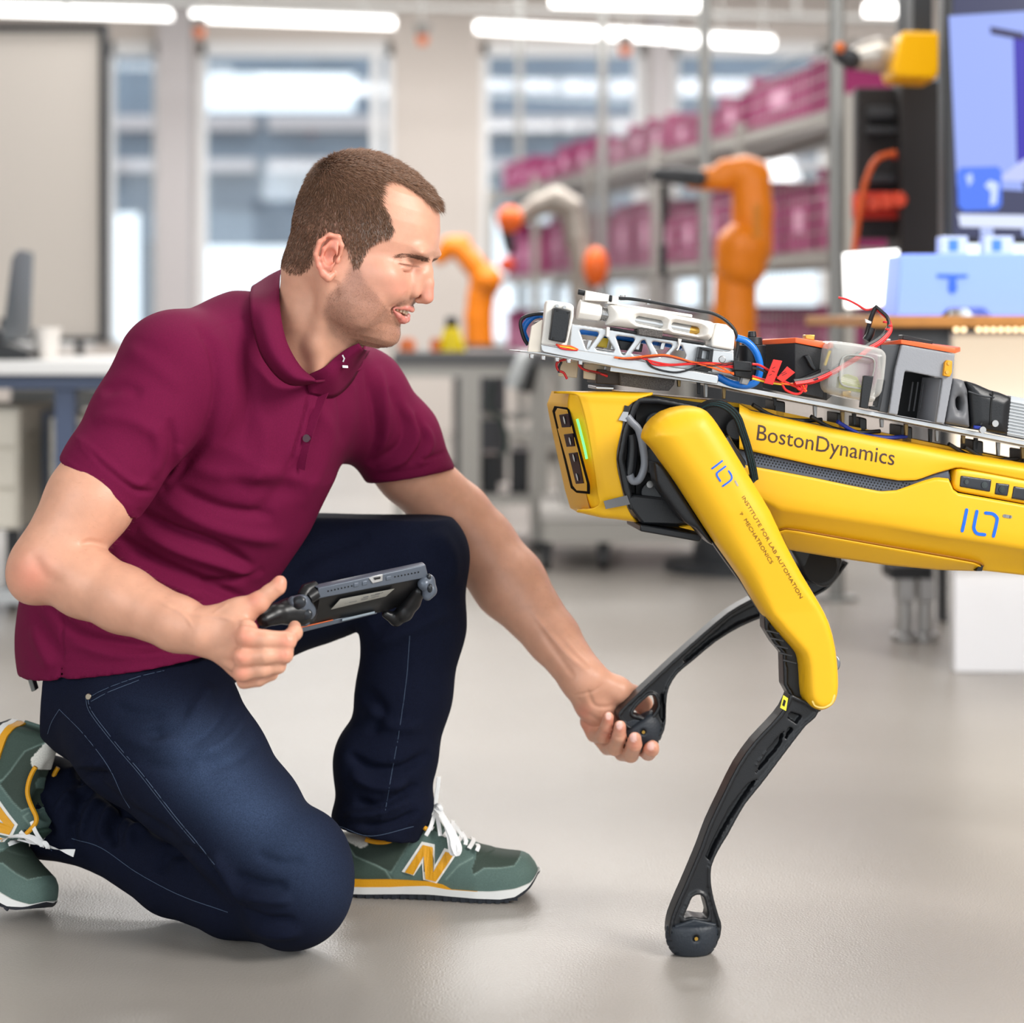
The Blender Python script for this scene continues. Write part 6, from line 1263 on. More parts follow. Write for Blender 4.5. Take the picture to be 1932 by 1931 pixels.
m = MB(); m.prism([RP(1479,1320,OL-.0122),RP(1483,1323,OL-.0122),RP(1480,1334,OL-.0122),RP(1476,1331,OL-.0122)], eNv*.001); m.build('warning_mark', blk2, robot)
def foot(cx, cy, off, r, ang, par=None):
    fo = bpy.data.objects.new('foot', None); S.collection.objects.link(fo); fo.parent = robot
    c0 = RP(cx, cy, off); f = Field(np.array(c0)-.055, np.array(c0)+.055, .0017)
    a_ = math.radians(ang); up = Vector((math.sin(a_)*e1[0], math.sin(a_)*e1[1], math.cos(a_)))
    f.ell(c0, (r, .022, r), .004, R=Matrix(((e1[0],eN[0],0),(e1[1],eN[1],0),(0,0,1)))); f.cut(c0+up*r*.42, up, k=.006)
    f.seg(c0-eNv*.0215, c0-eNv*.030, .0045, .0045, .0015, 's')
    V, Q = f.mesh(1)
    # tread blocks cut into the rim
    loc = V-np.array(c0); u = loc@e1; v = loc[:,2]; w_ = np.abs(loc@eN); an = np.arctan2(v, u)-a_; rr = np.hypot(u, v)
    gro = (np.abs(((an*180/math.pi) % 17)-8.5) > 6.8) & (rr > r*.84) & (w_ < .020); V = V-(loc*(gro*.045)[:,None]); V[:,2] = np.maximum(V[:,2], .001)
    link('sole', npmesh('sole', V, Q), rub, fo)
    q = MB(); q.tube([c0-eNv*.0200, c0-eNv*.0225], .0024, 12); q.build('pin', mat('brass', srgb(206,166,84), .3, 1), fo)
    q = MB(); q.prism([c0+up*r*.40+Vector(e1)*r*.75*s_-eNv*.013 for s_ in (-1,)]+[c0+up*r*.62-eNv*.013, c0+up*r*.40+Vector(e1)*r*.85-eNv*.013, c0+up*r*.2+Vector(e1)*r*.6-eNv*.013, c0+up*r*.2-Vector(e1)*r*.6-eNv*.013], eNv*.026); q.build('ankle_cap', rub, fo, .002)
    return fo
foot(1306, 1762, OL, .0345, 0)
# ---- far front leg, lifted and held
OF = .236
farl = sm_([(1596,1060),(1573,1054),(1500,1066),(1450,1108),(1413,1128),(1371,1152),(1323,1192),(1275,1235),(1228,1279),(1194,1311),(1170,1334),(1162,1350),(1180,1372),(1235,1388),(1250,1374),(1253,1345),(1254,1318),(1259,1294),(1275,1268),(1305,1243),(1347,1208),(1394,1180),(1432,1164),(1470,1150),(1535,1122),(1560,1106),(1580,1082)],2,True)
hole2 = sm_([(1222,1309),(1232,1312),(1237,1330),(1228,1345),(1217,1353),(1204,1348),(1191,1344),(1200,1328)],2,True)
o, _, _ = slab('shin', farl, OF, webprof([[(1432,1136),(1378,1163),(1332,1202),(1286,1243),(1291,1247),(1340,1206),(1390,1174),(1430,1158)],[(1246,1300),(1250,1330),(1249,1362),(1242,1350),(1243,1315)]], OF), blk, robot, [hole2], h=.0017, rnd_=.0012); o['label'] = 'black lifted lower leg held in the hand'
foot(1208, 1376, OF, .0325, -33)
o, _, _ = slab('knee_block', sm_([(1486,1036),(1500,1030),(1578,1044),(1577,1070),(1572,1090),(1556,1104),(1540,1104),(1526,1096),(1510,1076)],2,True), OF-.03, flat(.02,.04), blk, robot, h=.0022, rnd_=.004)
m = MB(); m.tube([RP(1547,1068,OF-.05), RP(1547,1068,OF-.056)], .024, 28); m.build('knee_cap', blk2, robot, .001)
o, _, _ = slab('thigh_shell', sm_([(1290,860),(1340,840),(1400,900),(1480,990),(1560,1050),(1580,1075),(1560,1095),(1530,1085),(1440,1010),(1340,930)],2,True), OF+.01, dome(.02,.03,.03), yel, robot, h=.003, rnd_=.004)
# ---- rear legs (outside the picture, needed to stand)
for of_ in (-.066, .236):
    o, _, _ = slab('rear_thigh', sm_([(2120,900),(2200,880),(2250,930),(2420,1180),(2440,1250),(2410,1280),(2370,1260),(2300,1180),(2150,970)],1,True), of_, dome(.03,.035,.02), yel, robot, h=.005, rnd_=.006)
    fy = RP(2180, 0, of_)[1]; yb = HOR+CAMH*FPX/fy
    o, _, _ = slab('rear_shin', sm_([(2420,1230),(2440,1270),(2260,1500),(2205,yb-40),(2175,yb-35),(2165,yb-60),(2230,1480),(2390,1250)],1,True), of_, flat(.012,.012), blk, robot, h=.004, rnd_=.004)
    m = MB(); c0 = RP(2185, yb, of_); m.tube([Vector((c0.x,c0.y-.018,.031)), Vector((c0.x,c0.y+.018,.031))], .031, 20); m.build('rear_foot', rub, robot, .005)
# ---- lettering
def lettering(name, s_, org, adv, upv, off, m, parent, b_, lift=.0004, squash=1):
    """text whose origin, advance of one em and rise of one em are given in photograph pixels"""
    cu = bpy.data.curves.new('t', 'FONT'); cu.body = s_; cu.size = 1; cu.resolution_u = 3; ob = bpy.data.objects.new('t', cu); S.collection.objects.link(ob)
    if squash != 1: cu.offset = squash-1
    dg = bpy.context.evaluated_depsgraph_get(); me = bpy.data.meshes.new_from_object(ob.evaluated_get(dg)); bpy.data.objects.remove(ob)
    bm = bmesh.new(); bm.from_mesh(me); bmesh.ops.triangulate(bm, faces=bm.faces)
    for _ in range(2):
        le = [e for e in bm.edges if e.calc_length() > .25]
        if le: bmesh.ops.subdivide_edges(bm, edges=le, cuts=1); bmesh.ops.triangulate(bm, faces=bm.faces)
    w0 = max(v.co.x for v in bm.verts)
    for v in bm.verts:
        x, y = v.co.x, v.co.y; q = RP(org[0]+adv[0]*x+upv[0]*y, org[1]+adv[1]*x+upv[1]*y, off)
        if b_ is not None:
            h_ = b_.ray_cast(q-eNv*.1, eNv)
            if h_[0] is not None: q = h_[0]
        v.co = q-eNv*lift
    bm.to_mesh(me); bm.free(); return link(name, me, m, parent, smooth=False)
ub = bvh(upV, upQ); lb = bvh(lowV, lowQ)
ink = mat('ink_dark', srgb(62,40,36), .5); brown = mat('ink_brown', srgb(96,54,8), .6); blue = mat('ink_blue', srgb(14,100,226), .5); gryi = mat('ink_grey', srgb(128,130,134), .5)
def fit(s_):                                 # width of a text in ems
    cu = bpy.data.curves.new('t', 'FONT'); cu.body = s_; ob = bpy.data.objects.new('t', cu); S.collection.objects.link(ob)
    dg = bpy.context.evaluated_depsgraph_get(); me = bpy.data.meshes.new_from_object(ob.evaluated_get(dg)); w_ = max(v.co.x for v in me.vertices); bpy.data.objects.remove(ob); return w_
w_ = fit('BostonDynamics'); ax_, ay_ = (1686-1424)/w_, (879-830)/w_
lettering('lettering', 'BostonDynamics', (1424,829.5), (ax_, ay_), (5,-42), 0, ink, robot, ub)
def strokes(name, L_, wpx, m, off, b_):      # rounded strokes laid on the surface
    k = MB()
    for pts in L_:
        pts = sm_(pts, 4) if len(pts) > 2 else [tuple(np.array(pts[0])*(1-t)+np.array(pts[1])*t) for t in np.linspace(0,1,6)]; q3 = []
        for x, y in pts:
            q = RP(x, y, off); h_ = b_.ray_cast(q-eNv*.1, eNv); q3.append((h_[0] if h_[0] is not None else q)-eNv*.0003)
        k.ribbon(q3, wpx*.00068, .0008, tuple(-eN))
        for e in (q3[0], q3[-1]): k.tube([e-eNv*.0004, e+eNv*.0004], wpx*.00034, 10)
    return k.build(name, m, robot)
B3 = lambda L: [(1400+u/3.632, 760+v/3.632) for u, v in L]
strokes('institute_mark', [B3([(1538,735),(1508,878)]), B3([(1608,745),(1590,830),(1588,865),(1610,897),(1662,905)]), B3([(1668,756),(1715,762),(1742,785),(1745,810),(1722,915)])], 6.4, blue, 0, lb)
strokes('institute_mark_dash', [B3([(1795,776),(1838,783)])], 6.4, gryi, 0, lb)
B5 = lambda L: [(1280+u/6.036, 840+v/6.036) for u, v in L]
strokes('institute_mark', [B5([(310,245),(425,160)]), B5([(462,222),(375,285),(362,310),(370,335),(402,385)]), B5([(500,275),(528,320),(532,355),(510,385),(430,442)])], 3.4, blue, OL, tb_)
strokes('institute_mark_dash', [B5([(572,388),(600,435)])], 3.4, mat('ink_grey_light', srgb(176,170,160), .5), OL, tb_)
s1 = 'INSTITUTE FOR LAB AUTOMATION'; w_ = fit(s1); a0 = B5([(640,565)])[0]; a1 = B5([(1315,1718)])[0]
ad = np.array([(a1[0]-a0[0])/w_, (a1[1]-a0[1])/w_]); L_ = math.hypot(*ad); upd = np.array([ad[1], -ad[0]])/L_
lettering('lettering', s1, a0, tuple(ad), tuple(upd*10), OL, brown, robot, tb_, squash=1)
s2 = 'MECHATRONICS'; w_ = fit(s2); a0 = B5([(662,822)])[0]; a1 = B5([(975,1325)])[0]; ad = np.array([(a1[0]-a0[0])/w_, (a1[1]-a0[1])/w_]); L_ = math.hypot(*ad); upd = np.array([ad[1], -ad[0]])/L_
lettering('lettering', s2, a0, tuple(ad), tuple(upd*10), OL, brown, robot, tb_, squash=1)
w_ = fit('P'); a0 = B5([(612,748)])[0]; lettering('lettering', "'P", a0, tuple(ad/L_*9.0), tuple(upd*9.0), OL, brown, robot, tb_)
# the worn ring at the end of the thigh shell
strokes('worn_patch', [[(1524,1318),(1530,1326),(1544,1328),(1558,1320),(1563,1306)]], 4, mat('worn', srgb(232,200,110), .7), OL, tb_)
# ================================================================ equipment on the robot's back (bolted on, part of it)
C2 = lambda L: [(960+u/3.864, 520+v/3.864) for u, v in L]
C3 = lambda L: [(1400+u/3.632, 560+v/3.632) for u, v in L]
def pr(name, poly, off, d, m, parent=None, bv=.001, seg=2, lab=None):
    q = MB(); q.prism([RP(x,y,off) for x,y in poly], eNv*d); o = q.build(name, m, parent or robot, bv, seg)
    if lab: o['label'] = lab
    return o
def tb(name, pts, off, r, m, parent=None, n=10, sp=4):
    if len(pts[0]) == 3: P_ = [RP(x,y,o_) for x,y,o_ in [tuple(q) for q in (spline(pts, sp) if len(pts) > 2 else pts)]]
    else: P_ = [RP(x,y,off) for x,y in (sm_(pts, sp) if len(pts) > 2 else pts)]
    q = MB(); q.tube(P_, r, n); return q.build(name, m, parent or robot, smooth=True)
wht = mat('white_print', srgb(226,222,216), .5); al2 = mat('machined_aluminium', srgb(196,198,200), .34, .85, bump=.05, bscale=80); foam = mat('grey_foam', srgb(96,92,90), .9, noise=.5, nscale=900, bump=1, bscale=900)
plate = pr('mounting_plate', C3([(-900,480),(-200,570),(0,618),(1000,808),(1932,988),(3400,1290),(3400,1322),(1932,1020),(1000,838),(0,648),(-180,606),(-905,512)]), .005, .19, al2, None, .0006, lab='long perforated aluminium plate')
m = MB()
for i in range(90):
    for j in range(4):
        x = 1290+i*8.5; y = 731+(x-1400)*.1915+ (5 if x > 1400 else 3); c0 = RP(x, y, .005+.012+j*.02); m.tube([c0-Vector((0,0,.0008)), c0+Vector((0,0,-.0018))], .0018, 6)
o = m.build('plate_hole', blk2, plate); o['kind'] = 'stuff'
for i, x in enumerate((1281,1318,1332,1366,1462,1538,1590,1612,1664,1710,1756,1768,1818,1842,1884,1930,1990,2060)):
    y0 = 738+(x-1400)*.2; h_ = (16,22,26,22)[i%4]; o = pr('standoff', [(x-3,y0),(x+4,y0+1),(x+3,y0+h_),(x-2,y0+h_)], .03+.02*(i%3), .006, [mat('brass_dark', srgb(120,100,66), .35, .9), blk, alum][i%3], plate, .0006)
for x, w_ in ((1462,20),(1580,12),(1622,14),(1700,22),(1836,20),(1930,26)):
    y0 = 742+(x-1400)*.2; pr('support_post', [(x,y0),(x+w_,y0+4),(x+w_,y0+46),(x,y0+42)], .05, .05, blk, plate, .002)
for k, (x0, c_) in enumerate(((1590, blk), (1640, mat('blue_lead', srgb(20,44,140), .4)), (1850, blk), (1880, blk), (1480, blk))):
    y0 = 756+(x0-1400)*.2; tb('under_cable', [(x0-60,y0-8,.02),(x0-20,y0+14,.03),(x0+30,y0+22,.03),(x0+70,y0+20,.04)], 0, .0028, c_, plate)
# foam pads
pr('foam_pad', [(1170,701),(1190,702),(1274,716),(1272,726),(1262,738),(1240,737),(1172,728)], .02, .10, foam); pr('pad_block', [(1128,697),(1170,700),(1172,727),(1125,724)], .03, .07, mat('brown_block', srgb(50,38,28), .5)); pr('pad_shim', C2([(635,808),(770,815),(765,835),(635,830)]), .03, .06, al2)
pr('beige_tab', C2([(365,615),(510,628),(498,748),(362,735)]), .05, .004, mat('beige_print', srgb(206,192,166), .5)); pr('beige_tab', C2([(548,640),(700,652),(685,772),(545,752)]), .04, .004, mat('beige_print', None))
# ---- the white carriage
car = bpy.data.objects.new('probe_carriage', None); S.collection.objects.link(car); car.parent = robot; car['label'] = 'white and aluminium probe carriage on top of the front'
pr('base_rail', C2([(235,500),(250,505),(800,590),(1520,730),(1530,745),(1522,792),(1500,790),(800,672),(255,560),(238,545)]), -.012, .012, al2, car)
pr('base_rail', C2([(235,500),(800,590),(1520,730),(1520,780),(800,660),(235,550)]), .075, .01, al2, car); pr('base_tray', C2([(80,548),(240,560),(800,660),(1500,780),(1500,790),(800,676),(240,576),(80,558)]), -.008, .10, al2, car)
TR = lambda *L: [sm_(C2(list(q)),1,True) for q in L]
o, _, _ = slab('truss_plate', C2([(452,352),(520,360),(1100,450),(1640,545),(1642,738),(1300,690),(900,620),(440,545)]), .004, flat(.0018,.0018), al2, car, TR([(515,400),(530,395),(650,412),(655,430),(585,530),(565,540)],[(700,440),(715,450),(772,545),(760,560),(640,545),(630,530)],[(780,450),(790,440),(912,455),(918,470),(845,575),(825,578)],[(968,475),(990,470),(1035,575),(1025,590),(905,580),(895,570)],[(1042,490),(1055,480),(1185,500),(1190,515),(1120,590),(1100,595)],[(1240,515),(1260,512),(1290,590),(1280,606),(1185,595),(1175,580)]), h=.0011, rnd_=.0007)
pr('back_truss', C2([(452,352),(1640,545),(1642,600),(455,410)]), .06, .003, al2, car); pr('back_truss', C2([(452,500),(1642,690),(1642,738),(455,545)]), .06, .003, al2, car)
for x in (580,760,940,1120,1300): pr('cross_bar', C2([(x,470),(x+30,474),(x+10,545),(x-20,540)]), .008, .05, al2, car)
pr('yellow_block', C2([(650,450),(730,460),(715,530),(640,515)]), .02, .02, mat('tag_yellow', srgb(206,176,40), .4), car); pr('dark_block', C2([(800,470),(980,500),(970,560),(810,540)]), .02, .03, blk, car)
br, _, _ = slab('servo_bracket', sm_(C2([(268,215),(275,188),(300,180),(450,205),(474,225),(472,300),(420,520),(330,512),(235,500),(250,400)]),1,True), -.010, flat(.002,.014), wht, car, [C2([(318,248),(345,238),(448,258),(442,300),(412,480),(300,466)])], h=.0013, rnd_=.001)
sv_ = pr('servo', C2([(330,236),(448,258),(412,492),(296,470)]), -.022, .03, blk, car, .0012)
for u, v in ((355,256),(434,272),(326,458),(404,470)):
    q = MB(); c0 = RP(*C2([(u,v)])[0], -.022); q.tube([c0, c0-eNv*.0008], .0016, 8); q.build('screw', blk2, sv_)
for u, v in ((350,222),(404,232)):
    q = MB(); c0 = RP(*C2([(u,v)])[0], -.012); q.tube([c0, c0-eNv*.0025], .0022, 8); q.build('screw', alum, br)
m = MB(); m.prism([RP(x,y,-.008) for x,y in C2([(165,370),(245,320),(232,560),(135,560)])], eNv*.003); m.build('end_bracket', mat('beige_light', srgb(206,198,186), .5), car, .001)
m = MB(); m.prism([RP(x,y,.05) for x,y in C2([(190,350),(250,325),(238,560),(150,560)])], eNv*.004); m.build('end_bracket', mat('beige_light', None), car, .001); pr('dark_plate', C2([(198,340),(240,325),(232,440),(180,450)]), .02, .02, mat('grey_mid', srgb(90,84,80), .5), car)
for i in range(5):
    x, y = 1000+i*22+(4 if i > 1 else 0), 668+i*3; pr('hex_bolt', [(x,y),(x+7,y+1),(x+7,y+9),(x,y+8)], -.01, .008, alum, car, .0006)
# probe tube
def ptube(name, p0, p1, r, off, m_, parent, n=24, r2=None):
    q = MB(); q.tube([RP(*p0, off), RP(*p1, off)], [r, r2 or r], n); return q.build(name, m_, parent, .0008, smooth=False)
axp = lambda u: (960+u/3.864, 520+(283+(u-700)*.178)/3.864)
f = 2.59/FPX
o = ptube('probe_cap', axp(506), axp(655), 19.5*f, .010, wht, car, 10, 17.5*f); ptube('cap_ring', axp(650), axp(668), 15*f, .010, wht, car)
m = MB()
for i in range(6): m.tube([RP(*axp(664+i*11), .010), RP(*axp(670+i*11), .010)], 13*f, 18)
m.tube([RP(*axp(660), .010), RP(*axp(735), .010)], 11*f, 18); m.build('spring', alum, car)
o, _, _ = slab('probe_tube', sm_(C2([(700,360),(716,300),(716,216),(740,208),(1100,262),(1470,335),(1500,352),(1488,420),(1470,462),(1440,480),(1380,468),(1000,402),(720,368)]),1,True), .008, lambda d,U,Z: (-.020*np.sqrt(np.clip(1-(1-np.clip(d/.0135,0,1))**2,0,1))-.0005, .012*np.sqrt(np.clip(1-(1-np.clip(d/.0135,0,1))**2,0,1))+.0005), wht, car, [sm_(C2([(915,330),(925,305),(945,300),(1105,330),(1115,345),(1110,375),(1095,382),(925,345)]),1,True), sm_(C2([(1178,370),(1186,348),(1200,344),(1370,376),(1380,388),(1376,418),(1362,426),(1188,392)]),1,True)], h=.0011, rnd_=.0008)
m = MB(); m.tube([RP(*C2([(900,322)])[0], .008), RP(*C2([(1320,398)])[0], .008)], 9*f, 18); m.build('inner_rod', al2, car, smooth=True); m = MB(); m.tube([RP(*C2([(1315,397)])[0], .007), RP(*C2([(1385,410)])[0], .007)], 8*f, 12); m.build('brass_end', mat('brass', None), car)
pr('tube_bed', C2([(740,375),(1100,436),(1430,490),(1430,505),(1100,462),(740,392)]), .0, .03, blk, car); pr('end_block', C2([(1512,345),(1590,358),(1640,400),(1652,440),(1642,548),(1474,520),(1480,460)]), -.006, .034, wht, car, .003, 3)
pr('foam_pad', C2([(945,388),(1125,402),(1118,458),(945,432)]), -.010, .03, foam, car)
pr('top_rail', C2([(562,108),(735,140),(728,192),(552,182)]), .0, .018, wht, car); pr('top_strip', C2([(760,196),(1340,285),(1338,308),(770,216)]), .0, .016, wht, car); pr('top_clip', C2([(755,148),(802,156),(798,212),(715,206),(720,192),(752,196)]), -.002, .018, wht, car)
ptube('black_tip', C2([(505,118)])[0], C2([(562,130)])[0], 5.5*f, .008, blk, car); pr('black_band', C2([(737,142),(757,146),(752,188),(734,184)]), -.001, .018, blk, car)
tb('sensor_cable', C2([(800,165),(900,172),(1050,195),(1220,228),(1380,258),(1480,275),(1570,320),(1640,390),(1668,470),(1668,540),(1655,600)]), .004, .0022, blk, car)
m = MB()
for u in (830, 1020):
    c0 = RP(*C2([(u, 182+(u-830)*.16)])[0], .008); m.tube([c0, c0+Vector((0,0,.007))], .0035, 8)
m.build('hex_nut', alum, car)
for pts in ([(715,375),(738,380),(730,450),(712,445)],[(1235,460),(1262,465),(1252,500),(1238,500)]): pr('zip_tie', C2(pts), -.004, .004, wht, car, .0005)
tb('zip_tail', C2([(1245,500),(1235,530),(1225,545)]), -.003, .0012, wht, car)
for pts in ([(1392,520),(1418,524),(1405,610),(1378,604)],[(1392,520),(1496,534),(1488,556),(1390,542)],[(1465,535),(1496,538),(1474,700),(1440,694)],[(1378,600),(1470,615),(1455,706),(1362,690)]): pr('black_clip', C2(pts), -.012, .016, blk, car)
q = MB(); c0 = RP(*C2([(1550,612)])[0], .002); q.tube([c0, c0-eNv*.005], .0048, 14); q.build('screw', alum, car, .001)
pr('end_plate', C2([(1480,540),(1640,560),(1640,730),(1478,706)]), -.002, .004, al2, car)
# blue hoses and leads
bh = mat('blue_hose', srgb(24,112,206), .25)
tb('blue_hose', C2([(330,300),(250,288),(180,300),(130,345),(105,400),(118,450),(145,500)]), .03, .0042, bh); tb('black_lead', C2([(260,280),(190,282),(110,305),(85,345),(95,410),(115,470),(140,505)]), .02, .0024, blk)
tb('blue_hose', [(x,y,o_) for (x,y),o_ in zip(C2([(500,400),(640,420),(900,460),(1170,500),(1300,530)]), (.03,.03,.03,.03,.04))], 0, .0048, bh)
tb('blue_hose', C2([(1660,455),(1730,480),(1790,540),(1825,620),(1830,700),(1805,770),(1750,800),(1680,800),(1600,778),(1520,735)]), .004, .0048, bh)
W_ = {'red': mat('wire_red', srgb(206,28,30), .4), 'orange': mat('wire_orange', srgb(234,96,22), .4), 'brown': mat('wire_brown', srgb(110,32,20), .4), 'black': blk, 'yellow': mat('wire_yellow', srgb(230,196,50), .4)}
for c_, pts in (('orange',[(770,597),(850,605),(1000,588),(1130,580),(1230,600),(1350,635),(1500,650),(1640,722)]),('red',[(960,600),(1060,630),(1180,650),(1350,640),(1500,640),(1640,660)]),('brown',[(800,604),(900,612),(1020,598),(1130,588),(1250,612),(1400,650),(1640,640)]),
  ('orange',[(350,505),(400,515),(450,518),(505,542)]),('red',[(345,500),(380,530),(430,540),(500,545)]),('yellow',[(370,515),(430,525),(490,540)]),('black',[(1000,615),(1050,670),(1150,700),(1250,705),(1400,665),(1640,650)]),('red',[(1000,605),(1060,650),(1200,655),(1400,645),(1640,672)]),('orange',[(1330,632),(1480,672),(1560,700),(1640,712)])):
    tb('wire', C2(pts), -.016, .0013, W_[c_], None, 6)
for c_, pts in (('red',[(475,610),(400,615),(350,640),(360,690),(400,710),(425,755)]),('black',[(385,630),(368,665),(365,710)]),('red',[(510,625),(515,660),(560,690),(650,710),(720,735)]),('brown',[(520,630),(540,680),(620,705),(715,725)])): tb('wire', C2(pts), .03, .0016, W_[c_], None, 6)
pr('connector', C2([(1638,620),(1770,630),(1775,700),(1640,690)]), -.02, .016, blk); pr('connector', C2([(1648,692),(1775,700),(1770,758),(1650,735)]), -.018, .014, blk2); pr('connector', C2([(1710,740),(1765,752),(1740,800),(1695,790)]), -.015, .012, mat('grey_clear', srgb(150,150,150), .3))
# ---- black case with orange lid
lid = mat('orange_lid', srgb(238,102,52), .45); bc = mat('case_black', srgb(30,30,33), .55, bump=.15, bscale=600)
def case(name, plan, zt, zb, m_, parent, bvl=.001):   # plan: list of (px, off); heights as photograph rows at those columns
    q = MB(); n = len(plan); vs = [RP(px, zt[i], o_) for i, (px, o_) in enumerate(plan)]+[RP(px, zb[i], o_) for i, (px, o_) in enumerate(plan)]
    q.add(vs, [tuple(range(n)), tuple(range(2*n-1, n-1, -1))]+[(i, i+n, (i+1)%n+n, (i+1)%n) for i in range(n)]); return q.build(name, m_, parent, bvl)
bx_ = bpy.data.objects.new('black_case', None); S.collection.objects.link(bx_); bx_.parent = robot; bx_['label'] = 'black case with orange lid'
case('case_body', [(1438,.06),(1500,.004),(1560,.004),(1570,.10),(1440,.12)], [651,647,660,658,649], [732,746,756,748,734], bc, bx_); case('lid', [(1437,.062),(1501,.002),(1562,.002),(1572,.10),(1440,.12)], [642,637,648,646,640], [651,647,659,657,650], lid, bx_, .0008)
pr('lever', C3([(430,405),(460,398),(510,490),(500,510),(470,480)]), -.006, .01, blk, bx_); pr('rear_wedge', C3([(400,560),(560,490),(560,700),(390,660)]), -.004, .02, bc, bx_); pr('brass_nut', [(1520,632),(1538,632),(1537,643),(1520,640)], .03, .015, mat('brass', None), bx_)
q = MB(); c0 = RP(1419,651,.03); q.tube([c0, c0+Vector((0,0,.010))], [.014,.013], 20); q.tube([c0+Vector((0,0,.010)), c0+Vector((0,0,.018))], [.006,.005], 16); q.tube([c0, c0-Vector((0,0,.05))], .018, 20); q.build('black_knob', blk, robot, .001)
# ---- clear plastic pot
clear = bpy.data.materials.new('clear_plastic'); clear.use_nodes = True; nt = clear.node_tree; nt.nodes.clear(); o_ = nt.nodes.new('ShaderNodeOutputMaterial'); mx = nt.nodes.new('ShaderNodeMixShader'); tr = nt.nodes.new('ShaderNodeBsdfTransparent'); gl = nt.nodes.new('ShaderNodeBsdfPrincipled'); fr = nt.nodes.new('ShaderNodeLayerWeight'); fr.inputs[0].default_value = .35; mr = nt.nodes.new('ShaderNodeMapRange'); mr.inputs[3].default_value = .30; mr.inputs[4].default_value = .85
tr.inputs[0].default_value = (.95,.96,.95,1); gl.inputs['Base Color'].default_value = (.66,.66,.64,1); gl.inputs['Roughness'].default_value = .12; nt.links.new(fr.outputs['Facing'], mr.inputs[0]); nt.links.new(mr.outputs[0], mx.inputs[0]); nt.links.new(tr.outputs[0], mx.inputs[1]); nt.links.new(gl.outputs[0], mx.inputs[2]); nt.links.new(mx.outputs[0], o_.inputs[0])
pot = bpy.data.objects.new('clear_pot', None); S.collection.objects.link(pot); pot.parent = robot; pot['label'] = 'clear plastic pot lying on its side'
po = sm_([(1556,660),(1562,646),(1580,644),(1648,654),(1668,664),(1670,684),(1662,740),(1650,752),(1640,760),(1570,745),(1552,735),(1550,715)],2,True)
o, _, _ = slab('pot_body', po, -.010, lambda d,U,Z: (-.016*np.sqrt(np.clip(1-(1-np.clip(d/.016,0,1))**2,0,1))-.001+.006*np.clip((d-.020)/.004,0,1), np.full(d.shape,.03)), clear, pot, h=.0016, rnd_=.003)
pr('pot_content', [(1584,712),(1600,706),(1618,712),(1630,742),(1600,738),(1582,732)], .0, .012, mat('olive_part', srgb(150,152,40), .5), pot); pr('pot_content', [(1590,738),(1606,738),(1606,750),(1590,748)], -.004, .01, mat('brass', None), pot); tb('pot_content', [(1556,690),(1562,672),(1566,662)], .0, .002, W_['yellow'], pot)
m = MB(); m.tube([RP(x,y,-.0285) for x,y in sm_([(1585,690),(1590,676),(1604,670),(1640,674),(1650,684),(1646,710),(1636,732),(1600,730),(1586,722),(1585,700)],3)], .0012, 6); m.build('pot_rim', mat('clear_rim', srgb(150,150,146), .1, coat=1), pot)
pr('pot_clip', C3([(835,540),(903,545),(862,770),(808,760)]), -.034, .006, blk, pot); pr('pot_clip', C3([(960,565),(985,570),(945,785),(870,768),(880,750),(925,755)]), -.018, .02, blk, pot)
# ---- grey case with orange lid and open bay
gb = bpy.data.objects.new('grey_case', None); S.collection.objects.link(gb); gb.parent = robot; gb['label'] = 'grey case with orange lid and open bay'
gm = mat('case_grey', srgb(140,142,148), .5, bump=.12, bscale=400); gd = mat('case_side', srgb(70,72,76), .5)
o, _, _ = slab('case_front', C3([(1090,328),(1455,393),(1440,560),(1382,872),(1325,862),(1372,560),(1112,508),(1062,812),(1000,802),(1045,500)]), -.004, flat(.003,.004), gm, gb, h=.0014, rnd_=.0008)
pr('case_body', C3([(1090,328),(1455,393),(1440,545),(1100,510)]), .0, .10, gm, gb); pr('case_side', C3([(950,330),(1085,328),(1040,520),(1000,800),(930,785),(960,600)]), .0, .004, gd, gb); pr('bay_back', C3([(1100,505),(1380,560),(1335,862),(1055,815)]), .07, .003, blk2, gb); pr('bay_floor', C3([(1000,800),(1390,872),(1390,878),(1000,806)]), .0, .08, gm, gb, .0004)
pr('case_wall', C3([(1360,560),(1382,565),(1335,865),(1318,862)]), .0, .08, gm, gb)
for u in (1165,1200,1240): tb('bay_rib', C3([(u+6,585),(u-24,785)]), .045, .0012, mat('rib_grey', None), gb, 6)
o = case('lid', [(1661,.05),(1700,-.006),(1803,-.006),(1812,.11),(1670,.11)], [646,641,657,655,645], [652,649,667,664,652], lid, gb, .0008)
pr('lid_bar', C3([(1105,262),(1310,300),(1306,330),(1100,295)]), .02, .02, blk, gb); pr('lid_bolt', C3([(965,285),(1020,290),(1018,305),(962,300)]), .02, .006, alum, gb, .0005)
pc_ = pr('power_socket', C3([(1392,450),(1405,435),(1442,440),(1440,520),(1425,550),(1380,542)]), -.012, .008, mat('socket_yellow', srgb(226,156,24), .4), gb)
for u, v in ((1416,457),(1404,517)):
    q = MB(); c0 = RP(*C3([(u,v)])[0], -.012); q.tube([c0, c0-eNv*.0012], .0024, 10); q.build('contact', mat('brass', None), pc_)
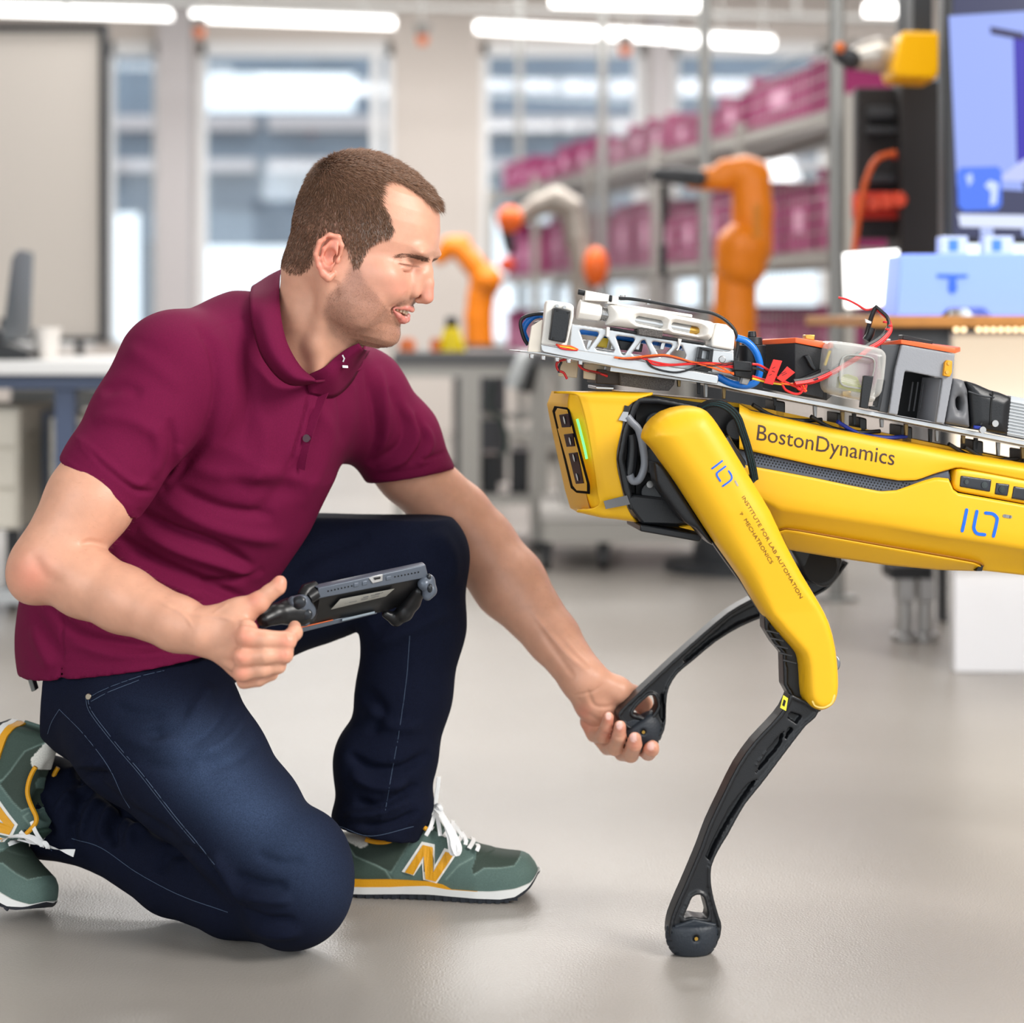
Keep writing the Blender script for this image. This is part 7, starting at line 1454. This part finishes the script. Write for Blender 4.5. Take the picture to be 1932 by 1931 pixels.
# ---- lidar-like black unit and finned box
lu = bpy.data.objects.new('scanner_unit', None); S.collection.objects.link(lu); lu.parent = robot; lu['label'] = 'grey and black rounded unit behind the grey case'
o, _, _ = slab('front_cover', sm_(C3([(1440,560),(1480,563),(1520,574),(1545,640),(1562,900),(1480,885),(1390,868),(1410,720)]),1,True), -.002, lambda d,U,Z: (-.010*np.clip(d/.02,0,1)**.6, np.full(d.shape,.10)), mat('cover_grey', srgb(98,99,103), .45), lu, [sm_(C3([(1484,680),(1500,690),(1510,730),(1498,780),(1486,785),(1466,750),(1464,700)]),1,True)], h=.002, rnd_=.003)
o, _, _ = slab('black_cover', C3([(1525,574),(1600,596),(1700,640),(1760,655),(1835,685),(1842,700),(1818,945),(1760,938),(1570,905),(1548,640)]), .0, lambda d,U,Z: (-.008*np.clip(d/.012,0,1)**.6-.001, np.full(d.shape,.10)), blk, lu, h=.002, rnd_=.003)
tb('cover_edge', C3([(1552,650),(1650,680),(1730,690)]), -.009, .0011, mat('rib_grey', None), lu, 6); tb('cover_edge', C3([(1720,650),(1706,740),(1700,880)]), -.009, .0014, blk2, lu, 6); pr('cover_slot', C3([(1590,882),(1660,892),(1658,915),(1588,905)]), -.010, .004, mat('blue_lead', None), lu)
for u, v in ((1725,868),(1640,912)):
    q = MB(); c0 = RP(*C3([(u,v)])[0], -.008); q.tube([c0, c0-eNv*.006], .0045, 12); q.build('hex_nut', alum, lu)
fb_ = bpy.data.objects.new('finned_box', None); S.collection.objects.link(fb_); fb_.parent = robot; fb_['label'] = 'silver box with horizontal cooling fins'
pr('box_body', C3([(1842,678),(3000,900),(2980,1180),(1815,952)]), .006, .09, al2, fb_)
for i in range(11):
    v = 712+i*21.5; u0 = 1840-i*2.4; pr('fin', C3([(u0,v),(u0+1100,v+212),(u0+1100,v+222),(u0,v+10)]), -.002, .009, al2, fb_, .0003)
# ---- red and black lead bundle
red2 = W_['red']
for k, (c_, o_, dx) in enumerate(((red2,-.034,0),(red2,-.036,5),(blk,-.033,-6),(red2,-.032,9))):
    tb('power_lead', [(x+dx*.3,y+dx*.5,z) for (x,y),z in zip(C3([(360,590),(480,570),(600,520),(700,460),(800,400),(860,350),(930,310),(985,260),(1012,210),(1000,150),(960,110),(920,75)]), np.linspace(o_,.03,12))], 0, .0019 if c_ is red2 else .0024, c_, None, 8)
tb('power_lead', [(x,y,z) for (x,y),z in zip(C3([(660,5),(720,20),(790,55),(850,90),(905,80),(925,72)]), np.linspace(.05,.03,6))], 0, .0015, red2, None, 6)
tb('black_lead', [(x,y,z) for (x,y),z in zip(C3([(915,75),(890,130),(872,190),(858,240),(845,290)]), np.linspace(.03,.04,5))], 0, .0032, blk); tb('black_lead', C3([(890,215),(876,260),(850,300)]), .03, .0052, blk)
pr('white_tie', C3([(845,152),(888,172),(884,186),(848,178)]), .03, .003, wht, None, .0004)
for u, v in ((975,165),(1012,190),(990,215),(895,345)): pr('red_tie', C3([(u,v),(u+22,v+4),(u+18,v+18),(u-3,v+14)]), -.0, .006, red2, None, .0006)
for c_, pts in (('red',[(70,462),(120,470),(190,510),(250,560),(330,600),(400,630),(430,650)]),('black',[(70,490),(130,500),(200,545),(260,580)]),('yellow',[(70,560),(130,575),(200,590),(280,600)]),('red',[(70,545),(150,570),(260,590),(300,640),(370,668),(410,650),(400,600)]),('orange',[(250,590),(330,600),(400,590),(440,650)]),('red',[(350,590),(400,640),(440,600),(430,655)]),('black',[(350,588),(430,600),(520,560)])):
    tb('wire', C3(pts), -.030, .0016, W_[c_], None, 6)
for pts in ([(215,430),(276,440),(212,605),(150,592)],[(310,478),(364,520),(280,588),(238,560)]): pr('red_label', C3(pts), -.038, .0012, mat('label_red', srgb(222,42,36), .5), None, .0003)
m = MB()
for (u0,v0,u1,v1) in ((208,492,228,482),(206,508,226,516),(186,540,204,530),(268,530,300,514),(274,540,308,524)): m.ribbon([RP(*C3([(u0,v0)])[0],-.0385), RP(*C3([(u1,v1)])[0],-.0385)], .0008, .0003, tuple(-eN))
m.build('label_scrawl', mat('scrawl', srgb(90,12,20), .5), robot)
